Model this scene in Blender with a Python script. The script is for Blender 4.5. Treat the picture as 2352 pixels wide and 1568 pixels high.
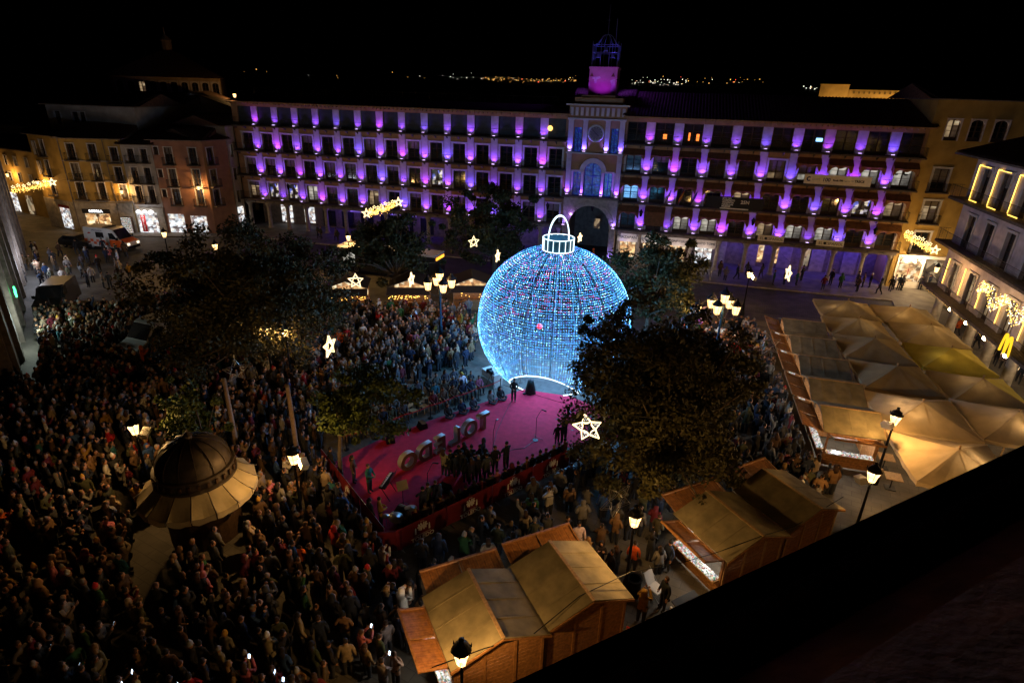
import bpy, math, random
import numpy as np
from mathutils import Vector, Matrix
random.seed(11); rng = np.random.default_rng(11)
R = math.radians; PI = math.pi
S = bpy.context.scene; C = S.collection
for o in list(bpy.data.objects): bpy.data.objects.remove(o)

# ---------------------------------------------------------------- camera, sky, exposure
CAM_H, LENS, PITCH, ROLL = 19.0, 20.6, R(23.277), R(1.645)
_c, _s, _cr, _sr = math.cos(PITCH), math.sin(PITCH), math.cos(ROLL), math.sin(ROLL)
_down = Vector((0, -_s, -_c)); _X = Vector((1, 0, 0))
right = _cr * _X - _sr * _down
up = -(_sr * _X + _cr * _down)
back = right.cross(up)
cam = bpy.data.cameras.new('camera'); camo = bpy.data.objects.new('camera', cam); C.objects.link(camo)
m = Matrix((right, up, back)).transposed().to_4x4(); m.translation = (0, 0, CAM_H)
camo.matrix_world = m
cam.lens = LENS; cam.sensor_width = 36; cam.clip_start = .05; cam.clip_end = 9000
S.camera = camo
W = bpy.data.worlds.new('World'); S.world = W; W.use_nodes = True
nt = W.node_tree; sky = nt.nodes.new('ShaderNodeTexSky'); sky.sky_type = 'NISHITA'; sky.sun_disc = False
sky.sun_elevation = R(-4); sky.sun_rotation = R(200)
bgn = nt.nodes['Background']; nt.links.new(sky.outputs[0], bgn.inputs[0]); bgn.inputs[1].default_value = .006
S.view_settings.view_transform = 'Standard'; S.view_settings.look = 'None'
S.view_settings.exposure = .8; S.view_settings.gamma = 1
S.cycles.use_denoising = True; S.cycles.max_bounces = 4; S.cycles.diffuse_bounces = 2; S.cycles.glossy_bounces = 2
S.cycles.transmission_bounces = 3; S.cycles.transparent_max_bounces = 4
S.cycles.sample_clamp_indirect = 2.0; S.cycles.caustics_reflective = False; S.cycles.caustics_refractive = False

FN = LENS / 36
def ray(x, y):            # photo pixel (2352 px wide frame) to a direction
    a = (x - 1176) / (FN * 2352); b = (y - 784) / (FN * 2352)
    a, b = a * _cr + b * _sr, -a * _sr + b * _cr
    return (a, _c - b * _s, -_s - b * _c)
def gp(x, y, z=0.0):      # where that direction meets the level z
    d = ray(x, y); t = (z - CAM_H) / d[2]
    return (d[0] * t, d[1] * t)
def vz(p, x, y):          # height of that direction above the spot p
    d = ray(x, y); return CAM_H + d[2] * math.hypot(*p[:2]) / math.hypot(d[0], d[1])
def far(x, y, dist):
    d = ray(x, y); t = dist / math.hypot(d[0], d[1]); return (d[0] * t, d[1] * t, CAM_H + d[2] * t)
def px(x, y, z):
    zz = z - CAM_H; d = y * _c - zz * _s; v = -(y * _s + zz * _c) / d; u = x / d
    return (1176 + FN * 2352 * (u * _cr - v * _sr), 784 + FN * 2352 * (u * _sr + v * _cr)), d

# ---------------------------------------------------------------- materials
M = {}
def mat(name, col, rough=.8, var=.25, scale=6., bump=0., metal=0., spec=.3, wave=None, coat=0.):
    if name in M: return M[name]
    m = bpy.data.materials.new(name); m.use_nodes = True; M[name] = m
    n = m.node_tree.nodes; l = m.node_tree.links; b = n['Principled BSDF']
    b.inputs['Roughness'].default_value = rough; b.inputs['Metallic'].default_value = metal
    b.inputs['Specular IOR Level'].default_value = spec; b.inputs['Coat Weight'].default_value = coat
    tc = n.new('ShaderNodeTexCoord'); nz = n.new('ShaderNodeTexNoise')
    nz.inputs['Scale'].default_value = scale; nz.inputs['Detail'].default_value = 5
    l.new(tc.outputs['Object'], nz.inputs['Vector'])
    mp = n.new('ShaderNodeMapRange'); mp.inputs['From Min'].default_value = .3; mp.inputs['From Max'].default_value = .7
    mp.inputs['To Min'].default_value = 1 - var; mp.inputs['To Max'].default_value = 1 + var
    l.new(nz.outputs['Fac'], mp.inputs['Value'])
    mx = n.new('ShaderNodeVectorMath'); mx.operation = 'SCALE'; mx.inputs[0].default_value = col[:3]
    l.new(mp.outputs[0], mx.inputs['Scale']); src = mx.outputs[0]
    if wave:   # (axis, scale, depth): planks, courses
        wv = n.new('ShaderNodeTexWave'); wv.wave_type = 'BANDS'; wv.bands_direction = wave[0]; wv.wave_profile = 'SAW'
        wv.inputs['Scale'].default_value = wave[1]; wv.inputs['Distortion'].default_value = .3
        l.new(tc.outputs['Object'], wv.inputs['Vector'])
        m2 = n.new('ShaderNodeMapRange'); m2.inputs['From Max'].default_value = .12; m2.inputs['To Min'].default_value = wave[2]
        l.new(wv.outputs['Fac'], m2.inputs['Value'])
        m3 = n.new('ShaderNodeVectorMath'); m3.operation = 'SCALE'; l.new(src, m3.inputs[0]); l.new(m2.outputs[0], m3.inputs['Scale']); src = m3.outputs[0]
    l.new(src, b.inputs['Base Color'])
    if bump:
        bp = n.new('ShaderNodeBump'); bp.inputs['Strength'].default_value = bump; bp.inputs['Distance'].default_value = .02
        n2 = n.new('ShaderNodeTexNoise'); n2.inputs['Scale'].default_value = scale * 5; n2.inputs['Detail'].default_value = 4
        l.new(tc.outputs['Object'], n2.inputs['Vector']); l.new(n2.outputs['Fac'], bp.inputs['Height']); l.new(bp.outputs[0], b.inputs['Normal'])
    return m
def emit(name, col, st, sample=True, base=(.02, .02, .02)):
    if name in M: return M[name]
    m = bpy.data.materials.new(name); m.use_nodes = True; M[name] = m
    b = m.node_tree.nodes['Principled BSDF']
    b.inputs['Base Color'].default_value = (*base, 1); b.inputs['Emission Color'].default_value = (*col, 1); b.inputs['Emission Strength'].default_value = st
    if not sample: m.cycles.emission_sampling = 'NONE'
    return m
def litroom(name, cols, st, scale=(1.5, .02, 2.1), sample=True):   # a lit room or shop seen through glass: patches of stock, shelves and lamps
    if name in M: return M[name]
    m = bpy.data.materials.new(name); m.use_nodes = True; M[name] = m
    n = m.node_tree.nodes; l = m.node_tree.links; b = n['Principled BSDF']
    tc = n.new('ShaderNodeTexCoord'); mp = n.new('ShaderNodeMapping'); mp.inputs['Scale'].default_value = scale
    l.new(tc.outputs['Object'], mp.inputs['Vector'])
    vo = n.new('ShaderNodeTexVoronoi'); vo.inputs['Scale'].default_value = 1.6; vo.distance = 'CHEBYCHEV'; l.new(mp.outputs[0], vo.inputs['Vector'])
    nz = n.new('ShaderNodeTexNoise'); nz.inputs['Scale'].default_value = .9; nz.inputs['Detail'].default_value = 3; l.new(mp.outputs[0], nz.inputs['Vector'])
    sp = n.new('ShaderNodeSeparateColor'); l.new(vo.outputs['Color'], sp.inputs[0])
    cr = n.new('ShaderNodeValToRGB'); cr.color_ramp.interpolation = 'CONSTANT'
    e = cr.color_ramp.elements
    while len(e) < len(cols): e.new(.5)
    for i, c in enumerate(cols): e[i].position = i / len(cols); e[i].color = (*c, 1)
    l.new(sp.outputs[0], cr.inputs[0])
    mr = n.new('ShaderNodeMapRange'); mr.inputs['From Min'].default_value = .35; mr.inputs['From Max'].default_value = .68
    mr.inputs['To Min'].default_value = st * .3; mr.inputs['To Max'].default_value = st * 1.25; l.new(nz.outputs['Fac'], mr.inputs[0])
    b.inputs['Base Color'].default_value = (.03, .03, .03, 1); b.inputs['Roughness'].default_value = .2
    l.new(cr.outputs[0], b.inputs['Emission Color']); l.new(mr.outputs[0], b.inputs['Emission Strength'])
    if not sample: m.cycles.emission_sampling = 'NONE'
    return m
def objcol(name, rough=.85, bump=.0, var=.2):
    if name in M: return M[name]
    m = mat(name, (1, 1, 1), rough, var, 9., bump)
    n = m.node_tree.nodes; l = m.node_tree.links
    sc = [x for x in n if x.type == 'VECT_MATH'][0]; oi = n.new('ShaderNodeObjectInfo'); l.new(oi.outputs['Color'], sc.inputs[0])
    return m
def slabmat(name, c1, c2, mortar, w, h, rough=.7, rot=0., ms=.012):
    m = mat(name, c1, rough, .35, .8, .15); n = m.node_tree.nodes; l = m.node_tree.links
    tc = [x for x in n if x.type == 'TEX_COORD'][0]; sc = [x for x in n if x.type == 'VECT_MATH'][0]
    mp = n.new('ShaderNodeMapping'); mp.inputs['Rotation'].default_value = (0, 0, rot); l.new(tc.outputs['Object'], mp.inputs[0])
    br = n.new('ShaderNodeTexBrick'); br.inputs['Color1'].default_value = (*c1, 1); br.inputs['Color2'].default_value = (*c2, 1); br.inputs['Mortar'].default_value = (*mortar, 1)
    br.inputs['Scale'].default_value = 1; br.inputs['Brick Width'].default_value = w; br.inputs['Row Height'].default_value = h; br.inputs['Mortar Size'].default_value = ms
    l.new(mp.outputs[0], br.inputs['Vector']); l.new(br.outputs['Color'], sc.inputs[0])
    return m

# ---------------------------------------------------------------- mesh builder
class MB:
    def __init__(s): s.v = []; s.f = []; s.m = []
    def add(s, vs, fs, mi=0):
        b = len(s.v); s.v += [tuple(p) for p in vs]; s.f += [tuple(i + b for i in f) for f in fs]; s.m += [mi] * len(fs); return s
    def box(s, x0, x1, y0, y1, z0, z1, mi=0):
        return s.add([(x0, y0, z0), (x1, y0, z0), (x1, y1, z0), (x0, y1, z0), (x0, y0, z1), (x1, y0, z1), (x1, y1, z1), (x0, y1, z1)],
                     [(0, 3, 2, 1), (4, 5, 6, 7), (0, 1, 5, 4), (1, 2, 6, 5), (2, 3, 7, 6), (3, 0, 4, 7)], mi)
    def hexa(s, p, mi=0):   # 8 corners, bottom 4 then top 4
        return s.add(p, [(0, 3, 2, 1), (4, 5, 6, 7), (0, 1, 5, 4), (1, 2, 6, 5), (2, 3, 7, 6), (3, 0, 4, 7)], mi)
    def prism(s, poly, axis, a, b, mi=0):   # polygon extruded along an axis: poly in the other two axes
        n = len(poly); mk = {'x': lambda p, t: (t, p[0], p[1]), 'y': lambda p, t: (p[0], t, p[1]), 'z': lambda p, t: (p[0], p[1], t)}[axis]
        vs = [mk(p, a) for p in poly] + [mk(p, b) for p in poly]
        return s.add(vs, [tuple(range(n))[::-1], tuple(range(n, 2 * n))] + [(i, (i + 1) % n, n + (i + 1) % n, n + i) for i in range(n)], mi)
    def tube(s, pts, r, n=6, mi=0, cap=True, close=False):
        pts = [Vector(p) for p in pts]; k = len(pts); rs = r if hasattr(r, '__len__') else [r] * k
        b = len(s.v); u = None
        for i, p in enumerate(pts):
            t = (pts[(i + 1) % k] - pts[i - 1]) if close else (pts[min(i + 1, k - 1)] - pts[max(i - 1, 0)])
            t = t.normalized() if t.length > 1e-9 else Vector((0, 0, 1))
            if u is None: u = t.orthogonal().normalized()
            u = (u - t * u.dot(t)); u = u.normalized() if u.length > 1e-6 else t.orthogonal().normalized()
            w = t.cross(u)
            for j in range(n):
                a = 2 * PI * j / n; s.v.append(tuple(p + (u * math.cos(a) + w * math.sin(a)) * rs[i]))
        for i in range(k if close else k - 1):
            i2 = (i + 1) % k
            for j in range(n):
                s.f.append((b + i * n + j, b + i * n + (j + 1) % n, b + i2 * n + (j + 1) % n, b + i2 * n + j)); s.m.append(mi)
        if cap and not close:
            s.f.append(tuple(b + j for j in range(n))[::-1]); s.f.append(tuple(b + (k - 1) * n + j for j in range(n))); s.m += [mi, mi]
        return s
    def lathe(s, prof, n=12, c=(0, 0, 0), mi=0, a0=0., a1=2 * PI):
        b = len(s.v); full = abs(a1 - a0 - 2 * PI) < 1e-6; k = n if full else n + 1
        for r, z in prof:
            for j in range(k):
                a = a0 + (a1 - a0) * j / n; s.v.append((c[0] + r * math.cos(a), c[1] + r * math.sin(a), c[2] + z))
        for i in range(len(prof) - 1):
            for j in range(n):
                j2 = (j + 1) % k if full else j + 1
                s.f.append((b + i * k + j, b + i * k + j2, b + (i + 1) * k + j2, b + (i + 1) * k + j)); s.m.append(mi)
        return s
    def blob(s, c, r, n=8, k=5, mi=0):
        pr = [(max(1e-3, math.sin(PI * i / k)) , -math.cos(PI * i / k)) for i in range(k + 1)]
        b = len(s.v); s.lathe([(p[0], p[1]) for p in pr], n, (0, 0, 0), mi)
        r = r if hasattr(r, '__len__') else (r, r, r)
        for i in range(b, len(s.v)): x, y, z = s.v[i]; s.v[i] = (c[0] + x * r[0], c[1] + y * r[1], c[2] + z * r[2])
        return s
    def mesh(s, name, mats):
        me = bpy.data.meshes.new(name); me.from_pydata(s.v, [], s.f)
        for x in (mats if isinstance(mats, (list, tuple)) else [mats]): me.materials.append(x)
        if any(s.m): me.polygons.foreach_set('material_index', s.m)
        return me
    def build(s, name, mats, parent=None, loc=None, rz=None, smooth=False, kind=None):
        me = s.mesh(name, mats)
        if smooth: me.polygons.foreach_set('use_smooth', [True] * len(me.polygons))
        return link(name, me, parent, loc, rz, kind)
def link(name, data, parent=None, loc=None, rz=None, kind=None):
    o = bpy.data.objects.new(name, data); C.objects.link(o)
    if parent: o.parent = parent
    if loc is not None: o.location = loc
    if rz is not None: o.rotation_euler = (0, 0, rz)
    if kind: o['kind'] = kind
    return o
def thing(name, label, cat, loc=(0, 0, 0), rz=0., group=None):
    o = bpy.data.objects.new(name, None); C.objects.link(o); o.location = loc if len(loc) == 3 else (*loc, 0); o.rotation_euler = (0, 0, rz)
    return tag(o, label, cat, group)
def tag(o, label, cat, group=None):
    o['label'] = label; o['category'] = cat
    if group: o['group'] = group
    return o
def kids(o): return [c for c in bpy.data.objects if c.parent == o]
def dup(root, loc=None, rz=None, label=None, chn=None):
    r = root.copy(); C.objects.link(r)
    if loc is not None: r.location = loc
    if rz is not None: r.rotation_euler = (0, 0, rz)
    if label: r['label'] = label
    def rec(src, dst):
        for ch in src.children:
            c = ch.copy(); C.objects.link(c); c.parent = dst; rec(ch, c)
    rec(root, r); return r
def text(name, body, size, mt, parent, loc, rot, ext=.01, align='CENTER', bold=0.):
    cu = bpy.data.curves.new(name, 'FONT'); cu.body = body; cu.size = size; cu.extrude = ext; cu.align_x = align; cu.align_y = 'CENTER'; cu.offset = bold
    cu.resolution_u = 3; cu.materials.append(mt)
    o = bpy.data.objects.new(name, cu); C.objects.link(o); o.parent = parent; o.location = loc; o.rotation_euler = rot
    return o
def spot(name, parent, loc, aim, power, col, ang=R(70), blend=.6, r=.03):
    l = bpy.data.lights.new(name, 'SPOT'); l.energy = power; l.color = col; l.spot_size = ang; l.spot_blend = blend; l.shadow_soft_size = r
    o = bpy.data.objects.new(name, l); C.objects.link(o); o.parent = parent; o.location = loc
    o.rotation_euler = Vector(aim).to_track_quat('-Z', 'Y').to_euler(); return o
def point(name, parent, loc, power, col, r=.1):
    l = bpy.data.lights.new(name, 'POINT'); l.energy = power; l.color = col; l.shadow_soft_size = r
    o = bpy.data.objects.new(name, l); C.objects.link(o); o.parent = parent; o.location = loc; return o

WARM = (1., .56, .2)
def lantern_glass():      # warm frosted glass: part of the lamp's light passes, part glows
    m = bpy.data.materials.new('lantern_pane'); m.use_nodes = True; M['lantern_pane'] = m; n = m.node_tree.nodes; l = m.node_tree.links; n.remove(n['Principled BSDF'])
    e = n.new('ShaderNodeEmission'); e.inputs[0].default_value = (1., .56, .19, 1); e.inputs[1].default_value = 3.2; t = n.new('ShaderNodeBsdfTransparent'); x = n.new('ShaderNodeMixShader'); x.inputs[0].default_value = .5
    l.new(t.outputs[0], x.inputs[1]); l.new(e.outputs[0], x.inputs[2]); l.new(x.outputs[0], n['Material Output'].inputs[0]); m.cycles.emission_sampling = 'NONE'
lantern_glass()
# shared materials
mat('stucco_orange', (.30, .17, .09), .9, .18, 1.2, .1); mat('stucco_yellow', (.34, .22, .06), .9, .2, .9, .1)
mat('stucco_pink', (.30, .15, .10), .9, .2, .9, .1); mat('stucco_grey', (.34, .31, .28), .9, .2, .9, .1)
mat('pier_plaster', (.46, .40, .42), .9, .22, 1.6, .15); mat('white_trim', (.44, .42, .43), .8, .12, 3)
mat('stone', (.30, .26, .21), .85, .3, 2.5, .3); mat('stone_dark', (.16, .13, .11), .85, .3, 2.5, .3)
mat('iron', (.02, .02, .022), .5, .2, 8, 0, .6); mat('slab_dark', (.09, .07, .06), .85, .3, 3)
mat('roof_tile', (.14, .075, .05), .85, .4, 4, .2); mat('timber_dark', (.05, .028, .016), .7, .3, 8)
mat('glass_dark', (.012, .014, .018), .08, .2, 1.2, 0, 0, .6); mat('shutter', (.035, .045, .05), .6, .25, 2)
mat('wood_hut', (.33, .15, .05), .6, .3, 7, .15, 0, .3, ('Z', 3.4, .35)); mat('wood_plain', (.30, .14, .05), .6, .3, 9, .15)
mat('wood_panel', (.30, .125, .04), .55, .3, 7, .15, 0, .3, ('X', 3.1, .4))
mat('wood_pale', (.42, .27, .13), .6, .25, 9); mat('felt_roof', (.25, .21, .125), .95, .3, 1.7, .35)
mat('canvas_khaki', (.35, .28, .18), .9, .12, 2); mat('canvas_beige', (.52, .38, .22), .9, .12, 2)
mat('awning_brown', (.16, .07, .03), .9, .25, 3); mat('black_metal', (.012, .012, .013), .45, .2, 6, 0, .5)
mat('steel', (.45, .45, .46), .35, .15, 6, 0, .9); mat('white_paint', (.72, .72, .72), .35, .06, 3, 0, 0, .5, None, .3)
mat('orange_paint', (.8, .13, .02), .35, .06, 3, 0, 0, .5, None, .3); mat('dark_paint', (.02, .022, .026), .42, .1, 3, 0, .2, .5, None, .6)
mat('rubber', (.015, .015, .015), .9, .2, 8); mat('carpet_red', (.55, .018, .055), .95, .15, 3, .2); mat('banner_red', (.13, .006, .010), .75, .15, 2)
mat('print_white', (.72, .70, .68), .8, .04, 4); mat('print_black', (.02, .02, .025), .8, .04, 4); mat('print_blue', (.02, .03, .15), .8, .04, 4)
mat('sign_cream', (.78, .74, .68), .8, .08, 3); mat('leaf_dark', (.034, .036, .011), .6, .55, 1.3); mat('leaf_green', (.06, .085, .018), .6, .5, 1.3)
mat('leaf_autumn', (.050, .046, .015), .6, .55, 1.3); mat('bark', (.11, .085, .06), .95, .35, 9, .5); mat('terrain', (.02, .02, .018), 1., .4, .01); mat('white_plaster', (.5, .48, .46), .9, .15, 1.)
emit('lantern_glow', (1., .54, .17), 105); emit('lantern_soft', (1., .54, .17), 34); emit('lantern_strong', (1., .54, .17), 190); emit('globe_glow', (1., .72, .42), 30); emit('neon_white', (.66, .88, 1.), 1.7, False); emit('neon_gold', (1., .55, .08), 2.6)
emit('led_blue', (.07, .43, 1.), 4.8, False); emit('led_white', (.32, .76, 1.), 6.5, False); emit('led_violet', (.16, .2, 1.), 3.6, False); emit('led_red', (1., .04, .3), 4, False)
emit('led_gold', (1., .52, .09), 4.5, False); emit('star_tube', (1., .72, .34), 2.4, False); emit('star_dot', (1., .92, .8), 2., False)
emit('uplight_glow', (.75, .5, 1.), 4, False); emit('tail_red', (1., .02, .01), 2, False); emit('screen_glow', (.55, .75, 1.), 3.5, False)
litroom('shop_warm', [(1, .66, .3), (.9, .5, .2), (.25, .12, .05), (1, .8, .5), (.6, .3, .12)], .75)
litroom('shop_white', [(.9, .95, 1), (.7, .75, .8), (.25, .2, .2), (1, .95, .85), (.5, .4, .35)], .8)
litroom('room_warm', [(1, .8, .5), (.8, .55, .3), (.12, .07, .04), (.3, .18, .09)], .3, (.9, .9, .7))
litroom('room_white', [(1, .95, .82), (.8, .74, .62), (.25, .23, .2), (.9, .85, .7)], .42, (.9, .9, .7))
litroom('room_party', [(1, .85, .6), (.2, .25, 1), (.02, .02, .02), (.9, .8, .9), (.04, .03, .02)], .55, (1.8, 1.8, 1.6))
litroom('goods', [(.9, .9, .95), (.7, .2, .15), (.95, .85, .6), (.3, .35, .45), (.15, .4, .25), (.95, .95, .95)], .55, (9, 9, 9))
# ================================================================ the setting
g = MB().add([(-4000, -300, 0), (4000, -300, 0), (4000, 6000, 0), (-4000, 6000, 0)], [(0, 1, 2, 3)])
slabmat('plaza_slabs', (.085, .076, .064), (.105, .094, .078), (.05, .045, .04), .9, .45, .75, R(28))
slabmat('road_setts', (.05, .048, .046), (.065, .062, .058), (.025, .024, .023), .24, .16, .8, R(-14))
slabmat('pavement_slabs', (.13, .12, .105), (.16, .145, .125), (.09, .08, .075), .8, .5, .7, R(-14.5))
g.build('ground', M['plaza_slabs'], kind='structure')
FA = R(-14.5); F0 = Vector((-34.64, 81.95, 0)); FE = Vector((math.cos(FA), math.sin(FA), 0)); FNV = Vector((-math.sin(FA), math.cos(FA), 0))
def fw(t, y=0, z=0): return F0 + FE * t + FNV * y + Vector((0, 0, z))
def sheet(name, pts, z, mt, th=0.):
    b = MB()
    if th: b.prism([(p[0], p[1]) for p in pts], 'z', z - th, z)
    else: b.add([(p[0], p[1], z) for p in pts], [tuple(range(len(pts)))])
    return b.build(name, mt, kind='structure')
sheet('road', [fw(-16, -16), fw(92, -13), fw(92, -5.2), fw(-16, -5.2)], .004, M['road_setts'])
sheet('street', [(-60, 56), (-44, 50), (-40, 74), (-52, 76.3), (-64, 76), (-90, 92), (-95, 86)], .008, M['road_setts'])
sheet('pavement', [fw(-3, -5.2), fw(82, -5.2), fw(82, 3.6), fw(-3, 3.6)], .12, M['pavement_slabs'], .14)
sheet('kerb', [fw(-3, -5.38), fw(82, -5.38), fw(82, -5.2), fw(-3, -5.2)], .124, M['stone'], .14)
sheet('pavement', [(-57.8, 74.6), (-38.5, 76), (-37, 79), (-47.5, 77.5), (-57.7, 77)], .12, M['pavement_slabs'], .14)
sheet('pavement', [(35.2, 49.3), (41.5, 51), (45, 62.4), (40.7, 61.6), (38.5, 56.5)], .128, M['pavement_slabs'], .14)
# far hills with the lights of the plain
hv = []; NX = 60
for j, (dst, zz) in enumerate(((500, -1), (1400, 6), (2600, 52), (3600, 70), (5200, 60))):
    for i in range(NX + 1):
        a = R(35 + 110 * i / NX); n_ = .6 * math.sin(i * .55 + j) + .4 * math.sin(i * 1.7 + 2 * j)
        hv.append((dst * math.cos(a), dst * math.sin(a), zz + (zz * .22 * n_ if zz > 10 else 0)))
hb = MB().add(hv, [(j * (NX + 1) + i, j * (NX + 1) + i + 1, (j + 1) * (NX + 1) + i + 1, (j + 1) * (NX + 1) + i) for j in range(4) for i in range(NX)])
hb.build('hills', M['terrain'], kind='structure', smooth=True)
cl = MB(); emit('city_warm', (1, .5, .12), 1.2, False); emit('city_white', (1, .9, .75), 1.4, False); emit('city_red', (1, .1, .06), 3, False); emit('city_blue', (.3, .4, 1), 3, False)
def dot(b, p, r, mi=0): b.add([(p[0] + r, p[1], p[2]), (p[0] - r, p[1], p[2]), (p[0], p[1] + r, p[2]), (p[0], p[1] - r, p[2]), (p[0], p[1], p[2] + r), (p[0], p[1], p[2] - r)],
    [(0, 2, 4), (2, 1, 4), (1, 3, 4), (3, 0, 4), (2, 0, 5), (1, 2, 5), (3, 1, 5), (0, 3, 5)], mi)
for (x0, x1, y0, y1, n_, k) in ((1105, 1180, 178, 186, 40, 0), (1180, 1330, 180, 190, 60, 0), (950, 1110, 168, 186, 14, 1), (1445, 1580, 180, 200, 60, 1), (1500, 1760, 178, 192, 26, 0), (622, 700, 193, 198, 30, 1),
        (700, 1000, 172, 200, 22, 0), (0, 45, 226, 231, 14, 2), (45, 140, 212, 232, 8, 3), (200, 330, 200, 216, 10, 0), (1842, 1880, 198, 205, 9, 1), (540, 620, 155, 225, 6, 0), (1000, 1300, 200, 214, 16, 1)):
    for _ in range(n_):
        p = far(random.uniform(x0, x1), random.gauss((y0 + y1) / 2, (y1 - y0) / 3.2), 2350); dot(cl, p, random.choice((.7, .8, 1., 1.3, 1.7)), k if random.random() < .75 else random.choice((0, 1, 1, 2)))
tag(cl.build('city_lights', [M['city_warm'], M['city_white'], M['city_red'], M['city_blue']], kind='stuff'), 'scattered street lights of the town on the plain beyond the roofs', 'city lights')

# ================================================================ arcaded building with purple uplights
SL = [13.75, 10.52, 7.34, 4.18]
PURPLE = (.52, .13, 1.)
def casement(w, h, arched=False):
    b = MB(); y0, y1 = .2, .26
    b.box(-w / 2, -w / 2 + .09, y0, y1, 0, h); b.box(w / 2 - .09, w / 2, y0, y1, 0, h); b.box(-w / 2 + .09, w / 2 - .09, y0, y1, h - .09, h); b.box(-w / 2 + .09, w / 2 - .09, y0, y1, 0, .35)
    b.box(-.06, .06, y0 - .01, y1, .35, h - .09)
    for q in (.45, .66): b.box(-w / 2 + .09, w / 2 - .09, y0 + .015, y1 - .01, h * q, h * q + .045)
    return b
def surround(w, h, arched=False, t=.3):
    b = MB(); y0, y1 = -.07, 0.2
    b.box(-w / 2 - t, -w / 2, y0, y1, 0, h); b.box(w / 2, w / 2 + t, y0, y1, 0, h); b.box(-w / 2 - t, w / 2 + t, y0, y1, h, h + t * .8); b.box(-w / 2 - t - .06, w / 2 + t + .06, y0 - .06, y1, h + t * .8, h + t * .8 + .08 * t / .3)
    if t > .25: b.box(-w / 2 - t + .06, -w / 2 - .14, y0 - .03, y0 + .01, 0, h + .1); b.box(w / 2 + .14, w / 2 + t - .06, y0 - .03, y0 + .01, 0, h + .1)
    if arched:
        n = 8; r = w / 2; zc = h - r * .75
        for s in (-1, 1):
            pts = [(s * r * math.sin(PI / 2 * i / n), zc + r * .75 * math.cos(PI / 2 * i / n)) for i in range(n + 1)]
            for i in range(n):
                p, q = pts[i], pts[i + 1]
                b.hexa([(p[0], .02, p[1]), (q[0], .02, q[1]), (q[0], .18, q[1]), (p[0], .18, p[1]), (p[0], .02, h), (q[0], .02, h), (q[0], .18, h), (p[0], .18, h)])
    return b
_wm = {}
def window(parent, x, z, w, h, pane, trim=True, arched=False, y=0., t=.3):
    k = (round(w, 2), round(h, 2), trim, arched, t)
    if k not in _wm:
        _wm[k] = (surround(w, h, arched, min(t, .2)).mesh('window', M['white_trim'] if not arched else M['pier_plaster']) if trim else None, casement(w, h).mesh('casement', M['timber_dark']))
    sm, cm = _wm[k]
    o = link('window', sm if trim else cm, parent, (x, y, z))
    if trim: link('casement', cm, o)
    kp = k[:2] + (pane,)
    if kp not in _wm:
        b = MB(); q = .235 if pane != 'shutter' else .12
        b.box(-w / 2 + .05, w / 2 - .05, q, q + .02, .04, h - .04); _wm[kp] = b.mesh('pane', M[pane])
    p = link('pane', _wm[kp], o)
    if trim and pane != 'shutter' and not arched and random.random() < .3:
        f_ = random.choice((.25, .4, .6)); kb = ('blind', round(w, 2), round(h, 2), f_)
        if kb not in _wm: _wm[kb] = MB().box(-w / 2 + .08, w / 2 - .08, .215, .23, h * (1 - f_), h - .05).mesh('blind', mat('blind_cloth', (.16, .14, .12), .9, .15, 4))
        link('blind', _wm[kb], o)
    return o
def railing(x0, x1, y, z, h=.95, step=.13, side=.7, ends=True):
    b = MB(); b.box(x0, x1, y - .02, y + .02, z + h - .03, z + h); b.box(x0, x1, y - .012, y + .012, z + .06, z + .085)
    n = max(2, int((x1 - x0) / step))
    for i in range(n + 1):
        x = x0 + (x1 - x0) * i / n; b.box(x - .008, x + .008, y - .008, y + .008, z, z + h - .03)
    if ends:
        for x in (x0, x1):
            b.box(x - .02, x + .02, y, y + side, z + h - .03, z + h)
            for i in range(1, 5): b.box(x - .008, x + .008, y + side * i / 5 - .008, y + side * i / 5 + .008, z, z + h - .03)
    return b
def roof_tiles(w, d, z0, z1, pitch=.34, over=.7):   # corrugated barrel tiles running down the slope; local x along eave
    n = int(w / pitch) * 4; b = MB(); vs = []; rows = 7
    for j in range(rows + 1):
        for i in range(n + 1):
            f = j / rows; vs.append((w * i / n, -over + (d + over) * f, z0 + (z1 - z0) * f + .07 * abs(math.sin(PI * i / 4)) + (.03 if j < rows else 0)))
    b.add(vs, [(j * (n + 1) + i, j * (n + 1) + i + 1, (j + 1) * (n + 1) + i + 1, (j + 1) * (n + 1) + i) for j in range(rows) for i in range(n)])
    return b
_um = None
def uplight(parent, x, z, power=26., col=PURPLE, y=-.42, lamp=True, ang=R(64)):
    global _um
    if _um is None:
        b = MB(); b.box(-.17, .17, -.05, .05, 0, .07); b.box(-.03, .03, -.02, .02, -.04, 0)
        for k in (-.11, 0, .11): b.box(k - .035, k + .035, -.06, .04, .071, .09, 1)
        _um = b.mesh('uplight', [M['black_metal'], M['uplight_glow']])
    o = link('uplight', _um, parent, (x, y, z + .04))
    if lamp: spot('uplight_lamp', o, (0, 0, .13), (random.uniform(-.05, .05), .3, 1), power * 7 * random.uniform(.6, 1.3), col, R(104), 1.)
    return o
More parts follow.
